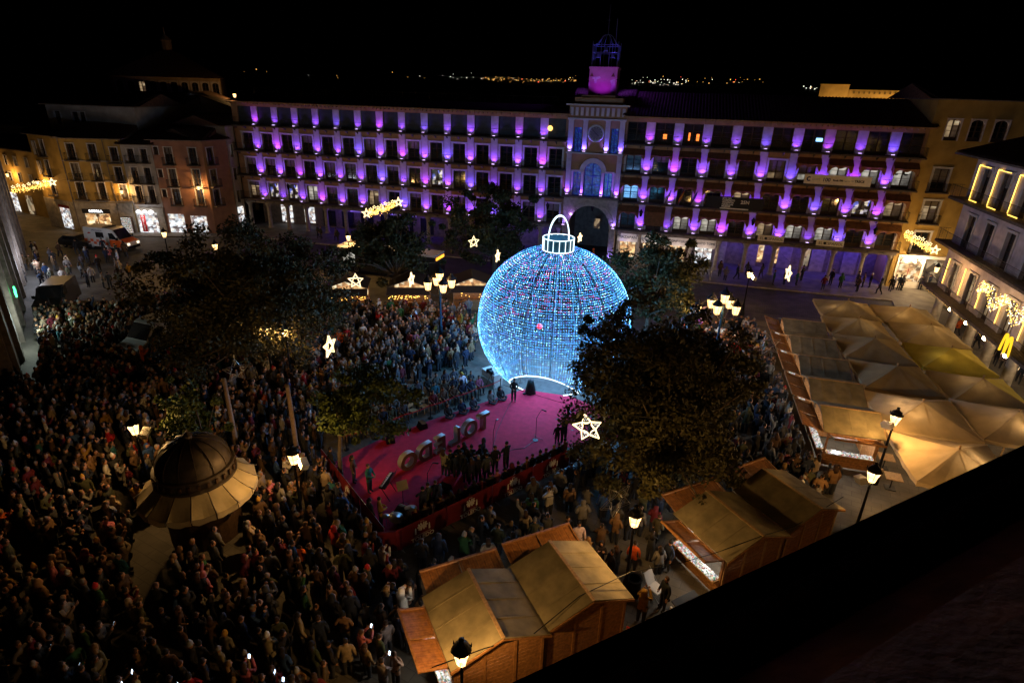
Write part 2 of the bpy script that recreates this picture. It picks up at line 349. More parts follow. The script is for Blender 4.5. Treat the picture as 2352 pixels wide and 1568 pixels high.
def awning(w, drop=.38, out=.85, seed=0):
    b = MB(); r = random.Random(seed); n = 14; top = []; mid = []; low = []; z0 = .55
    for i in range(n + 1):
        f = i / n; x = -w / 2 + w * f; sag = .12 * math.sin(PI * f) + .03 * math.sin(9 * f + seed)
        top.append((x, -.03, z0)); mid.append((x, -out, -.02 - sag * .3)); e = abs(2 * f - 1)
        low.append((x + .06 * math.sin(13 * f + seed), -out + .12, -drop * (.75 + .25 * math.sin(PI * 5 * f)) - sag * .4 - (.55 * max(0, e - .72) / .28)))
    vs = top + mid + low; k = n + 1
    b.add(vs, [(j * k + i, j * k + i + 1, (j + 1) * k + i + 1, (j + 1) * k + i) for j in range(2) for i in range(n)])
    for s in (-1, 1): b.add([(s * w / 2, -.03, z0), (s * w / 2, -out, 0), (s * (w / 2 - .1), -out + .1, -drop - .5), (s * (w / 2 + .05), -.1, -.25)], [(0, 1, 2, 3)])
    return b
PILM = {j: MB().box(-.41, .41, -.1, -.003, 0, (SL[j - 1] - .2 - SL[j])).mesh('pilaster', M['pier_plaster']) for j in (1, 2, 3)}
def wing(nm, label, t0, t1, piers, lit, right=False):
    root = thing(nm, label, 'building', tuple(fw(t0)), FA); X = lambda t: t - t0
    edges = [t0] + piers + [t1]; wl = MB(); tops = [16.45] + SL[:3]
    for j, z in enumerate(SL):
        h = 2.28 if j == 0 else 2.22; xs = []
        for b0, b1 in zip(edges[:-1], edges[1:]):
            c = (b0 + b1) / 2 if b0 != t0 and b1 != t1 else ((b1 - 1.5) if b0 == t0 else (b0 + 1.52))
            w = (2.08 if j == 0 else 1.56) if not right else (2.06 if j == 0 else 1.7); xs.append((X(c), w))
        cur = 0.
        for i, (c, w) in enumerate(xs):
            e = i == 0; wl.box(cur, c - w / 2, 0, .5, z, z + h, 1 if e or j else 0); cur = c + w / 2
            k = lit.get((j, i)); pane = k or ('shutter' if j == 0 and not right else 'glass_dark')
            window(root, c, z, w, h, pane, trim=(j > 0), arched=right and j >= 2)
        wl.box(cur, t1 - t0, 0, .5, z, z + h, 1)
        wl.box(0, t1 - t0, 0, .5, z + h, tops[j] - (.18 if j else 0), 1)
        bo = MB().box(.0, t1 - t0, -.78, .5, z - .18, z); bo.box(0, t1 - t0, -.86, -.78, z - .14, z - .03)
        for i in range(int((t1 - t0) / 1.5)): bo.prism([(-.7, z - .18), (0, z - .18), (0, z - .52)], 'x', .3 + i * 1.5, .38 + i * 1.5)
        bo = bo.build('balcony', M['slab_dark'], root)
        railing(.05, t1 - t0 - .05, -.74, z).build('railing', M['iron'], bo)
        for i, p in enumerate(piers):
            dim = .45 if (j == 3 and (i * 7 + 3) % 5 == 0) else 1.
            col = (.24, .06, 1.) if (i * 3 + j * 5) % 4 else (.15, .07, 1.)
            if (i * 5 + j) % 6 == 0: col = (.38, .05, 1.)
            if j: link('pilaster', PILM[j], root, (X(p), 0, z))
            uplight(root, X(p), z, (15 if j == 0 else 30) * dim, col, -.42 if j == 0 else -.52)
        if right and j:
            for i, (c, w) in enumerate(xs):
                if (j, i) in ((1, 5),): continue
                if (j, i) == (3, 1):
                    MB().prism([(-.05, .6), (-.9, .1), (-.93, -1.5), (-.88, -1.5), (-.86, .1)], 'x', -1.15, 1.15).build('awning', M['awning_brown'], root, (c, 0, z + 2.15)); continue
                awning(2.35, .1 if j == 1 and i < 5 else .34, .8, i + j * 11).build('awning', M['awning_brown'], root, (c, 0, z + 2.12))
    wl.build('wall', [M['pier_plaster'], M['stucco_orange']], root)
    # eaves and roof
    ev = MB().box(-.3, t1 - t0 + .3, -.55, .6, 16.45, 16.6)
    for i in range(int((t1 - t0) / .55)): ev.box(.2 + i * .55, .32 + i * .55, -.5, 0, 16.3, 16.45)
    ev.build('eaves', M['stucco_orange'], root)
    d, zr = (6.5, 19.1) if right else (5., 17.35)
    roof_tiles(t1 - t0 + (.8 if right else .5), d, 16.62, zr).build('roof', M['roof_tile'], root, (-.4, 0, 0))
    bk = MB().box(0, t1 - t0, .5, 12, 4., 16.4); bk.prism([(5. if not right else 6.5, zr), (12.2, 16.4), (6, 16.4)], 'x', 0, t1 - t0); bk.build('rear_block', M['stucco_orange'], root)
    # arcade
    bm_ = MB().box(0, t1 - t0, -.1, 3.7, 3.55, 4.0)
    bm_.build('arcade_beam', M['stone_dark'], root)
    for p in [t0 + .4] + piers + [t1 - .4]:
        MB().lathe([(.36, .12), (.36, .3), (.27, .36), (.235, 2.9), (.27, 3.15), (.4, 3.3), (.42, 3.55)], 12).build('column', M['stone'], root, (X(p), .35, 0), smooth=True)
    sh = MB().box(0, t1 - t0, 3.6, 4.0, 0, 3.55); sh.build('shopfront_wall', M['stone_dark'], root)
    return root, edges, X
LP = [2.993 * i for i in range(14)]
litL = {(3, 0): 'room_warm', (3, 1): 'room_party', (3, 2): 'room_party', (3, 3): 'room_white', (3, 6): 'room_warm', (2, 9): 'room_party'}
lw, ledg, LX = wing('arcaded_building', 'long orange five storey arcaded building with rows of purple lit piers and shuttered top floor', -3.4, 41.7, LP, litL)
RP = [50.98 + 3.045 * i for i in range(9)]
litR = {(1, 5): 'room_warm', (1, 6): 'room_white', (1, 7): 'room_white', (1, 8): 'room_white', (1, 9): 'room_white', (2, 4): 'room_warm', (2, 8): 'room_party', (2, 9): 'room_warm',
        (3, 2): 'room_white', (3, 3): 'room_white', (3, 5): 'room_warm', (3, 6): 'room_white', (3, 7): 'room_white'}
rw, redg, RX = wing('arcaded_building', 'purple lit arcaded building wing with brown awnings, flags and white company banners', 48.22, 78.35, RP, litR, True)
# roof railing on the left wing, lightning wire posts
rb = MB()
for i in range(25): rb.tube([(.3 + i * 1.85, 4.6, 17.2), (.3 + i * 1.85, 4.6, 18.3)], .018, 4)
for zz in (17.8, 18.25): rb.tube([(.3, 4.6, zz), (44.7, 4.6, zz)], .012, 4)
rb.build('roof_railing', M['steel'], lw)
# small glimpses inside the top loggia
def glow(parent, x, z, w, h, mt, y=.12): return MB().box(-w / 2, w / 2, 0, .02, 0, h).build('lamp_glimpse', mt, parent, (x, y, z))
emit('amber', (1, .55, .12), 1.6, False); emit('ember', (1, .2, .03), 1.3, False); emit('tv_blue', (.25, .6, 1), 1.6, False)
MB().blob((0, 0, 0), .3, 10, 6).build('hanging_globe', M['amber'], lw, (43.0, .05, 14.95))
glow(rw, RX(52.6), 14.35, .4, .5, M['ember']); glow(rw, RX(55.2), 14.3, .18, .8, M['ember']); glow(rw, RX(56.1), 14.3, .3, .7, M['ember'])
glow(rw, RX(68.3), 14.8, .62, .34, M['tv_blue']); glow(rw, RX(72.1), 14.5, .1, 1.3, M['amber']); glow(rw, RX(72.2), 8.2, .12, .8, M['amber'], .2)
# shops under the left wing
b = MB()
for (tt, w, mt, zz, h) in ((.6, 1.8, 'shop_white', .3, 2.7), (4.3, 1.6, 'shop_white', .5, 2.4)):
    MB().box(-w / 2, w / 2, 3.5, 3.58, zz, zz + h).build('shop_window', M[mt], lw, (LX(tt), 0, 0))
emit('arcade_blue', (.2, .16, 1.), 5)
for tt in (10.5, 16.4, 22.3, 34.5, 38.):
    point('arcade_lamp', lw, (LX(tt), 1.9, 3.2), 60, (.14, .05, 1.), .12); MB().blob((0, 0, 0), .07, 6, 4).build('ceiling_lamp', M['uplight_glow'], lw, (LX(tt), 1.9, 3.43))
for tt in (7.5, 10.4, 13.4, 16.4, 19.4, 22.4): MB().box(-.95, .95, 3.5, 3.56, .3, 2.5).build('shop_window', M['glass_dark'], lw, (LX(tt), 0, 0))
for tt in (13., 19.): MB().box(-2, 2, 3.3, 3.38, 2.6, 3.2).build('shop_sign', M['sign_cream'], lw, (LX(tt), 0, 0))
# shops under the right wing: fascia signs and lit windows
for i, (txt, mt) in enumerate((('MAZAPAN', 'shop_warm'), ('SANTO TOMÉ', 'shop_warm'), ('CONFITERIA', 'shop_warm'), ('SANTO TOMÉ', 'shop_white'))):
    c = RX((redg[i] + redg[i + 1]) / 2) + (.1 if i == 0 else 0)
    s = MB().box(-1.2, 1.2, .06, .14, 2.55, 3.5).build('fascia_sign', M['sign_cream'], rw, (c, 0, 0))
    text('lettering', txt, .46 if len(txt) < 9 else .37, M['print_black'], s, (0, .05, 3.08), (PI / 2, 0, 0))
    s = MB().box(-.95, .95, .9, .98, .5, 2.5).build('shop_window', M[mt], rw, (c, 0, 0))
    MB().box(-.03, .03, .85, .9, .5, 2.5).build('mullion', M['timber_dark'], s)
    point('shop_lamp', rw, (c, -.9, 2.2), 22, (1, .78, .7), .1)
for i, mt in ((5, 'shop_warm'), (6, 'shop_warm'), (7, 'room_warm')):
    c = RX((redg[i] + redg[i + 1]) / 2); MB().box(-.9, .9, 3.5, 3.56, .7, 2.7).build('shop_window', M[mt], rw, (c, 0, 0))
    MB().box(-.07, .07, 3.44, 3.5, .6, 2.8).build('shop_frame', M['timber_dark'], rw, (c, 0, 0))
for tt in (62.5, 66.5, 70.2, 73.6, 76.6):
    point('arcade_lamp', rw, (RX(tt), 1.7, 3.2), 80, (.09, .05, 1.), .12); MB().blob((0, 0, 0), .07, 6, 4).build('ceiling_lamp', M['uplight_glow'], rw, (RX(tt), 1.9, 3.43))
for tt in (60.6, 64.2, 68., 71.6, 75.): MB().box(-.75, .75, 3.42, 3.5, .15, 3.2).build('shop_pilaster', M['stone'], rw, (RX(tt), 0, 0))
# banners on the balconies
def banner(t, z, w, h, mt, name='banner'): return MB().box(-w / 2, w / 2, -.83, -.80, 0, h).build(name, M[mt], rw, (RX(t), 0, z))
for t, lab in ((65.4, 0), (71.45, 1)):
    s = banner(t, 4.02, 2.75, .78, 'sign_cream'); text('lettering', 'EL', .42, M['print_black'], s, (-.93, -.84, .42), (PI / 2, 0, 0))
    text('lettering', 'ESPAÑOL', .42, M['print_black'], s, (.42, -.84, .42), (PI / 2, 0, 0))
    MB().lathe([(.001, -.01), (.15, -.01), (.15, .01), (.001, .01)], 14).build('lion_disc', M['print_black'], s, (-.52, -.84, .44)).rotation_euler = (PI / 2, 0, 0)
s = banner(70.7, 10.62, 6.4, .98, 'sign_cream')
for x, txt, sz, mt in ((-2.05, 'COPE', .3, 'steel'), (-1.05, '100', .52, 'print_blue'), (.05, 'Rock FM', .26, 'print_black'), (1.05, 'megastar FM', .2, 'steel'), (2.1, 'TRECE', .32, 'print_black')):
    text('lettering', txt, sz, M[mt], s, (x, -.84, .47), (PI / 2, 0, 0), bold=.012)
def ring_logo(parent, x, y, z, r, mt):
    b = MB(); n = 16; a0, a1 = R(45), R(315)
    for i in range(n):
        p, q = a0 + (a1 - a0) * i / n, a0 + (a1 - a0) * (i + 1) / n
        b.hexa([(r * .5 * math.cos(p), 0, r * .5 * math.sin(p)), (r * math.cos(p), 0, r * math.sin(p)), (r * math.cos(q), 0, r * math.sin(q)), (r * .5 * math.cos(q), 0, r * .5 * math.sin(q)),
                (r * .5 * math.cos(p), .02, r * .5 * math.sin(p)), (r * math.cos(p), .02, r * math.sin(p)), (r * math.cos(q), .02, r * math.sin(q)), (r * .5 * math.cos(q), .02, r * .5 * math.sin(q))])
    b.build('round_logo', mt, parent, (x, y, z))
ring_logo(s, -2.75, -.86, .5, .24, M['print_blue'])
for tt in (76.3, 77.2): ring_logo(rw, RX(tt), .2, 12.15, .3, M['print_black'])
s = banner(61.0, 7.36, 6.0, 1.35, 'print_black')
for k, ln in enumerate(('#YO NO', 'COMPARTO', 'VIOLENCIA', 'HACIA LAS', 'MUJERES')): text('lettering', ln, .24, M['print_white'], s, (-1.35, -.84, 1.17 - k * .22), (PI / 2, 0, 0), align='LEFT', bold=.01)
text('lettering', '25N', .5, M['print_white'], s, (1.05, -.84, .82), (PI / 2, 0, 0), bold=.015)
MB().box(-1.5, 1.5, -.86, -.83, .02, .14).build('white_strip', M['print_white'], s)
# flags
mat('flag_red', (.5, .015, .015), .85, .1, 3); mat('flag_yellow', (.65, .4, .02), .85, .1, 3); mat('flag_violet', (.16, .01, .06), .85, .1, 3); mat('flag_navy', (.01, .02, .14), .85, .1, 3)
for t, cols in ((53.6, ('flag_violet', 'print_white', 'flag_violet')), (55.0, ('flag_red', 'flag_yellow', 'flag_red')), (56.4, ('flag_navy', 'flag_navy', 'flag_navy'))):
    o = thing('flag', {'flag_violet': 'dark violet and white flag on a pole over the arcade balcony', 'flag_red': 'red and yellow striped flag hanging from its balcony pole', 'flag_navy': 'dark blue flag drooping beside the red and yellow flag'}[cols[0]], 'flag', tuple(fw(t, -.8, 7.4)), FA, 'flags on the balcony')
    MB().tube([(0, 0, 0), (.5, -1.0, 1.95)], .025, 6).build('pole', M['steel'], o)
    for k, cn in enumerate(cols):
        b = MB(); vs = []
        for i in range(7):
            f = i / 6
            for e in (k / 3, (k + 1) / 3): vs.append((.48 - .5 * f * .9 - .12 * e, -.95 + .35 * f + .07 * math.sin(6 * e + 4 * f), 1.9 - .9 * e * .85 - .95 * f))
        b.add(vs, [(2 * i, 2 * i + 1, 2 * i + 3, 2 * i + 2) for i in range(6)]).build('stripe', M[cn], o)
# wall lanterns on the arcaded building
def wall_lantern(parent, loc, lit=False, s=1.):
    o = MB().tube([(0, .6, -.1), (0, .1, .15), (0, -.15, .1)], .025 * s, 5).build('lantern_bracket', M['iron'], parent, loc)
    b = MB().lathe([(.21, .03), (.24, .08), (.1, .3), (.03, .42), (.001, .46)], 4, (0, -.2, 0)); b.lathe([(.001, -.46), (.08, -.45), (.11, -.41)], 4, (0, -.2, 0)); b.build('lantern', M['iron'], o)
    MB().lathe([(.11, -.4), (.185, .02)], 4, (0, -.2, 0)).build('lantern_glass', M['lantern_pane' if lit else 'glass_dark'], o)
    if lit: point('lantern_light', o, (0, -.2, -.2), 420, (1., .54, .17), .07)
    return o
for t in (4.6, 16.5, 28.7, 40.): wall_lantern(lw, (LX(t), -1.0, 6.3))
for t in (51., 63.2, 75.4): wall_lantern(rw, (RX(t), -1.0, 6.3))

# ---------------------------------------------------------------- clock gate between the wings
gt = thing('clock_gate', 'stone archway gate with clock, arched window and magenta lit bell turret', 'clock tower', tuple(fw(41.75)), FA); GX = lambda t: t - 41.75; GW = 6.43
b = MB(); arc = []
cx_, spr, rad = GX(44.97), 4.1, 2.46
n = 14; pts = [(cx_ - rad * math.cos(PI * i / n), spr + rad * math.sin(PI * i / n)) for i in range(n + 1)]
b.box(0, cx_ - rad, -.35, .9, 0, 7.4); b.box(cx_ + rad, GW, -.35, .9, 0, 7.4)
for p, q in zip(pts[:-1], pts[1:]): b.hexa([(p[0], -.35, p[1]), (q[0], -.35, q[1]), (q[0], .9, q[1]), (p[0], .9, p[1]), (p[0], -.35, 7.4), (q[0], -.35, 7.4), (q[0], .9, 7.4), (p[0], .9, 7.4)])
b.build('gate_wall', M['stone'], gt)
for i in range(n):      # arch stones
    a0, a1 = PI * i / n + .012, PI * (i + 1) / n - .012; r0, r1 = rad - .04, rad + .5
    q = [(cx_ - r * math.cos(a), yy, spr + r * math.sin(a)) for yy in (-.42, -.34) for r, a in ((r0, a0), (r1, a0), (r1, a1), (r0, a1))]
    MB().hexa(q).build('arch_stone', M['stone'], gt)
for s in (0, 1):
    for k in range(9):
        x0 = .03 if not s else cx_ + rad + .04; x1 = cx_ - rad - .04 if not s else GW - .03
        MB().box(x0, x1, -.45, -.345, .15 + k * .44, .15 + k * .44 + .41).build('pier_stone', M['stone'], gt)
MB().box(-.15, GW + .15, -.95, .9, 7.4, 7.6).build('gate_balcony', M['stone_dark'], gt); railing(0, GW, -.9, 7.6).build('railing', M['iron'], gt)
b = MB()   # upper wall with openings, built from boxes
def wall_open(b, zs, ops, x1=GW, mi=0):
    cur = 0
    for a, c in ops: b.box(cur, a, 0, .6, zs[0], zs[1], mi); cur = c
    b.box(cur, x1, 0, .6, zs[0], zs[1], mi)
aw = GX(44.93); ops = [(aw - 2.3, aw - 1.35), (aw - 1.02, aw + 1.02), (aw + 1.35, aw + 2.3)]
wall_open(b, (7.6, 10.35), ops, GW); wall_open(b, (10.35, 12.35), [(aw - 1.02, aw + 1.02)], GW, 1)
wall_open(b, (12.5, 15.2), [(GX(42.45), GX(43.35)), (GX(46.65), GX(47.5))], GW, 1); b.box(0, GW, 0, .6, 15.2, 17.5, 1)
b.build('wall', [M['pier_plaster'], M['stucco_orange']], gt)
n = 12; b = MB(); b2 = MB(); r = 1.02; zc = 10.36
for i in range(n):
    a0, a1 = PI * i / n, PI * (i + 1) / n; P0, P1 = (aw - r * math.cos(a0), zc + r * math.sin(a0)), (aw - r * math.cos(a1), zc + r * math.sin(a1))
    b.hexa([(P0[0], .01, P0[1]), (P1[0], .01, P1[1]), (P1[0], .5, P1[1]), (P0[0], .5, P0[1]), (P0[0], .01, 12.35), (P1[0], .01, 12.35), (P1[0], .5, 12.35), (P0[0], .5, 12.35)])
    q = [(aw - rr_ * math.cos(a), yy, zc + rr_ * math.sin(a)) for yy in (-.16, -.003) for rr_, a in ((r, a0), (r + .55, a0), (r + .55, a1), (r, a1))]; b2.hexa(q)
b.build('arch_fill', M['stucco_orange'], gt); b2.build('arch_moulding', M['white_trim'], gt)
mat('blue_frame', (.02, .03, .22), .5, .1, 4); litroom('blue_pane', [(.02, .03, .5), (.02, .12, .6), (.01, .02, .2), (.08, .2, .7)], .22, (4, 4, 5), False)
for c, w, z, h in ((aw - 1.825, .95, 7.6, 2.7), (aw, 2.0, 7.6, 3.7), (aw + 1.825, .95, 7.6, 2.7), (GX(42.9), .9, 12.5, 2.7), (GX(47.08), .85, 12.5, 2.7)):
    o = MB().box(-w / 2, -w / 2 + .09, .2, .3, 0, h).box(w / 2 - .09, w / 2, .2, .3, 0, h).box(-.04, .04, .19, .3, 0, h).box(-w / 2, w / 2, .21, .29, h * .33, h * .33 + .06).box(-w / 2, w / 2, .21, .29, h * .62, h * .62 + .06).build('window', M['blue_frame'], gt, (c, 0, z))
    MB().box(-w / 2, w / 2, .32, .34, 0, h).build('pane', M['blue_pane' if w < 2 else 'blue_pane'], o)
for z in (12.5,):
    for c in (GX(42.9), GX(47.08)): railing(-.5, .5, -.2, 0, .9, .12, .2).build('railing', M['blue_frame'], gt, (c, 0, z))
b = MB(); b.box(-.12, GW + .12, -.28, .6, 12.35, 12.5); b.box(-.1, GW + .1, -.22, .6, 16.02, 16.2); b.box(-.3, GW + .3, -.5, .6, 17.5, 17.68)
b.box(aw - 2.5, aw - 1.0, -.1, 0, 10.3, 10.5); b.box(aw + 1.0, aw + 2.5, -.1, 0, 10.3, 10.5); b.build('cornice', M['white_trim'], gt)
for c, z0, z1, w in ((.3, 12.5, 15.95, .58), (GX(44.0) - .28, 12.5, 15.95, .52), (GX(46.05) + .2, 12.5, 15.95, .52), (GW - .3, 12.5, 15.95, .58), (.3, 7.6, 12.3, .55), (GW - .3, 7.6, 12.3, .55), (aw - 1.18, 7.6, 10.3, .3), (aw + 1.18, 7.6, 10.3, .3)):
    MB().box(-w / 2, w / 2, -.13, -.002, 0, z1 - z0).box(-w / 2 - .06, w / 2 + .06, -.19, -.004, z1 - z0, z1 - z0 + .07).build('pilaster', M['pier_plaster'], gt, (c, 0, z0))
for k in range(11): MB().box(-.16, .16, -.12, -.003, 16.45, 17.3).build('attic_panel', M['pier_plaster'], gt, (.3 + k * .583, 0, 0))
ck = MB().lathe([(.72, -.06), (.72, .0), (.95, .03), (.98, -.1), (.85, -.16), (.72, -.06)], 28).build('clock', M['white_trim'], gt, (GX(44.94), -.03, 14.62), smooth=True); ck.rotation_euler = (PI / 2, 0, 0)
o = MB().lathe([(.001, .05), (.72, .05)], 28).build('clock_face', mat('clock_dial', (.12, .1, .09), .4, .2, 3), ck)
MB().box(-.03, .03, -.1, .5, .09, .11).build('clock_hand', M['print_black'], ck).rotation_euler = (0, 0, R(48)); MB().box(-.04, .04, -.08, .42, .12, .14).build('clock_hand', M['print_black'], ck).rotation_euler = (0, 0, R(-128))
for k in range(12): MB().box(-.02, .02, .58, .68, .06, .08).build('hour_mark', M['white_trim'], ck).rotation_euler = (0, 0, PI * k / 6)
b = MB().box(.5, 5.9, .1, 6, 17.68, 18.35).box(1.2, 5.0, .4, 6, 18.35, 18.6); b.build('attic_block', M['stucco_orange'], gt)
mat('turret_plaster', (.42, .22, .32), .9, .12, 1.2, .1); mat('turret_patch', (.5, .47, .55), .9, .2, 3)
t0 = GX(43.15); t1 = GX(46.35)
tb = MB().box(t0, t1, 3.9, 7.2, 17.6, 21.4).box(t0 - .08, t1 + .08, 3.82, 7.28, 21.4, 21.62).build('turret', M['turret_plaster'], gt)
for c, pl in ((t0 + .35, [(0, 2.5), (.9, 2.6), (1.0, 2.4), (.6, 2.3), (.55, 1.9), (.3, 1.85), (.25, 2.3), (0, 2.35)]), (t1 - .75, [(0, 2.2), (.55, 2.4), (.65, 1.6), (.5, .9), (.45, .3), (.2, .35), (.25, .9), (.1, 1.2), (.2, 1.7)])):
    MB().prism([(c + p[0], 18.0 + p[1]) for p in pl], 'y', 3.88, 3.898).build('plaster_patch', M['turret_patch'], tb)
for c in (t0 + .3, t1 - .45): MB().prism([(c - .22, 20.6), (c + .22, 20.6), (c, 21.0)], 'y', 3.8, 3.95).build('niche_cap', M['roof_tile'], tb)
cage = MB(); z0, z1 = 21.62, 23.9; xs = [t0 + .15, t1 - .15]; ys = [4.1, 7.0]
for x in (xs[0], (xs[0] * 2 + xs[1]) / 3, (xs[0] + 2 * xs[1]) / 3, xs[1]):
    for y in ys: cage.tube([(x, y, z0), (x, y, z1 + .35)], .035, 5)
for y in (5., 6.):
    for x in xs: cage.tube([(x, y, z0), (x, y, z1)], .035, 5)
for z in (z0 + 1.5, z1):
    cage.tube([(xs[0], ys[0], z), (xs[1], ys[0], z), (xs[1], ys[1], z), (xs[0], ys[1], z)], .045, 5, close=True)
mx_, my_ = (xs[0] + xs[1]) / 2, 5.55
for k in range(8):
    a = PI * k / 4 + PI / 8; cage.tube([(mx_ + 1.35 * f * math.cos(a), my_ + 1.35 * f * math.sin(a), z1 + h) for f, h in ((1, 0), (.82, .28), (.62, .62), (.45, .95), (.22, 1.12), (0, 1.15))], .03, 5)
cage.tube([(mx_, my_, z1 + 1.1), (mx_, my_, z1 + 2.6), (mx_, my_, 28.1)], [.03, .03, .012], 5); cage.tube([(mx_ - .2, my_, z1 + 2.6), (mx_ + .2, my_, z1 + 2.6)], .02, 4)
cage.tube([(xs[1] - .35, ys[0], z1 - .8), (xs[1] - .35, ys[0], 26.5)], .035, 5); cage.build('bell_cage', mat('cage_iron', (.10, .11, .16), .5, .2, 6, 0, .5), gt)
for x, z in ((mx_, z1 - .15), (mx_ - .85, z0 + 1.45), (mx_ + .85, z0 + 1.45)):
    MB().lathe([(.001, 0), (.1, 0), (.16, -.12), (.19, -.35), (.28, -.5), (.26, -.5)], 12).build('bell', M['cage_iron'], gt, (x, 4.6, z), smooth=True)
roof_tiles(1.75, 4.2, 17.7, 19.3, .3, .1).build('side_roof', M['roof_tile'], gt, (-.35, 2.2, 0)); roof_tiles(2.2, 4.2, 17.7, 19.3, .3, .1).build('side_roof', M['roof_tile'], gt, (4.75, 2.2, 0))
MB().box(-.35, 7, 6.4, 8.5, 10, 19.2).build('rear_block', M['stucco_orange'], gt)
MAG = (.48, .03, .85); BLU = (.12, .1, 1.)
for x, y, z, aim, pw, col, an in ((GX(44.75), 1.6, 18.75, (0, .9, .8), 150, MAG, 95), (1.35, 3.2, 20.3, (-.7, .4, -.7), 230, (.22, .06, 1.), 110), (4.75, 3.2, 20.3, (.8, .3, -.7), 300, (.22, .06, 1.), 120), (GX(45.9), 4.3, 21.7, (-.25, .2, 1), 190, BLU, 110), (GX(43.6), 4.3, 21.7, (.25, .2, 1), 190, BLU, 110)):
    o = MB().box(-.12, .12, -.06, .06, -.1, .02).build('floodlight', M['black_metal'], gt, (x, y, z)); spot('floodlight_lamp', o, (0, 0, .08), aim, pw, col, R(an), .6)
for x in (.3, GX(43.72), GX(46.25), GW - .3): uplight(gt, x, 12.52, 30, (.16, .09, 1.), -.35)
for x in (.3, aw - 1.18, aw + 1.18, GW - .3): uplight(gt, x, 7.62, 40, (.26, .07, 1.), -.38)
for x in (.15, GW - .28): uplight(gt, x, .1, 40, (.25, .15, 1.), -.65); uplight(gt, x, 4.0, 16, (.25, .15, 1.), -.62)
o = MB().blob((0, 0, 0), .12, 8, 5).build('violet_lamp', M['uplight_glow'], gt, (GX(42.75), -.5, 5.4)); point('violet_lamp_light', o, (0, -.2, 0), 20, (.4, .15, 1.), .1)
MB().box(-.35, .35, 0, .1, 0, 1.2).build('passage_notice', M['room_warm'], gt, (GX(45.5), 3.5, 3.1))
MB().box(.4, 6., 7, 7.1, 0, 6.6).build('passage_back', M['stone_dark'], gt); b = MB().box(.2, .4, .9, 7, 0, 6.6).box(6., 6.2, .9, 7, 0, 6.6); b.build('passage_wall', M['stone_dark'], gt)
wall_lantern(gt, (GX(45.2), .2, 6.3))
# ================================================================ houses round the square
def wall_grid(b, x0, x1, z0, z1, ops, y0=0., y1=.4, mi=0):
    zs = sorted({z0, z1, *[q for o in ops for q in (o[1], o[1] + o[3]) if z0 < q < z1]})
    for a, c in zip(zs[:-1], zs[1:]):
        row = sorted((o[0] - o[2] / 2, o[0] + o[2] / 2) for o in ops if o[1] < c - 1e-6 and o[1] + o[3] > a + 1e-6); cur = x0
        for p, q in row:
            if p > cur: b.box(cur, p, y0, y1, a, c, mi)
            cur = max(cur, q)
        if cur < x1: b.box(cur, x1, y0, y1, a, c, mi)
    return b
def house(nm, label, p0, p1, h, depth, wm, ops, roof=2.2, base=0., over=.5, ridge=None, z0=0., trim=True, cat='house'):
    p0 = Vector((*p0, 0)); p1 = Vector((*p1, 0)); d = p1 - p0; w = d.length; root = thing(nm, label, cat, tuple(p0) if not z0 else (p0.x, p0.y, 0), math.atan2(d.y, d.x))
    b = wall_grid(MB(), 0, w, z0, h, [o[:4] for o in ops]); b.box(.01, w - .01, .4, depth, z0, h - .01); b.build('wall', M[wm], root)
    if base: MB().box(-.02, w + .02, -.05, -.004, z0, base).build('plinth', M['stone'], root)
    for o in ops:
        x, z, ow, oh, pane = o[:5]; window(root, x, z, ow, oh, pane, trim, z > 15, t=.1 if nm != 'mustard_house' or z > 15 else .2)
        if len(o) > 5:
            bo = MB().box(x - ow / 2 - .3, x + ow / 2 + .3, -.55, -.01, z - .12, z).build('balcony', M['slab_dark'], root); railing(x - ow / 2 - .28, x + ow / 2 + .28, -.52, z, .9, .12, .5).build('railing', M['iron'], bo)
    MB().box(-over, w + over, -over, depth + .2, h, h + .1).build('eaves', M['stone_dark'], root)
    if roof:
        roof_tiles(w + 2 * over, depth * .55, h + .12, h + roof, .36, over).build('roof', M['roof_tile'], root, (-over, 0, 0))
        MB().prism([(depth * .55, h + roof), (depth + .2, h + .1), (0.5, h + .1)], 'x', -over + .02, w + over - .02).build('roof_rear', M['roof_tile'], root)
    return root
LHp = lambda x, y=0: (-57.7 + x * math.cos(R(3)) - y * math.sin(R(3)), 76.9 + x * math.sin(R(3)) + y * math.cos(R(3)))
GDK = 'glass_dark'
# yellow house at the corner of the street
ops = [(x, z, .95, h, GDK, 1) for x in (1.35, 4.0) for z, h in ((9.25, 2.0), (6.75, 2.1), (4.35, 2.15))] + [(6.6, 9.0, .9, 1.9, GDK, 1), (6.6, 6.6, .9, 1.9, GDK, 1), (6.75, 4.3, .9, 2.0, 'room_warm', 1)]
yh = house('yellow_house', 'yellow four storey corner house above a shop with a lit white name sign', LHp(-.1), LHp(7.35), 11.85, 9, 'stucco_yellow', ops, 1.6)
MB().box(0, 7.4, -.1, -.005, 0, 3.9).build('shop_base', M['stone'], yh)
for z in (4.0, 6.6, 9.1): MB().box(-.05, 7.45, -.16, -.006, z, z + .14).build('string_course', M['stone'], yh)
MB().box(1.15, 4.25, -.14, -.11, .25, 2.5).build('shop_window', M['shop_warm'], yh); MB().box(2.65, 2.75, -.18, -.145, .25, 2.5).build('mullion', M['timber_dark'], yh)
s = MB().box(.9, 4.4, -.22, -.12, 2.55, 3.1).build('shop_sign', M['print_black'], yh); text('lettering', 'RODILLA', .42, emit('sign_white', (1, 1, 1), 1.5, False), s, (2.65, -.24, 2.84), (PI / 2, 0, 0), bold=.02)
MB().tube([(.05, -.12, 0), (.05, -.12, 11.8)], .06, 6).build('drainpipe', M['stone_dark'], yh); MB().tube([(5.5, -.12, 0), (5.5, -.12, 11.8)], .05, 6).build('drainpipe', M['stone_dark'], yh)
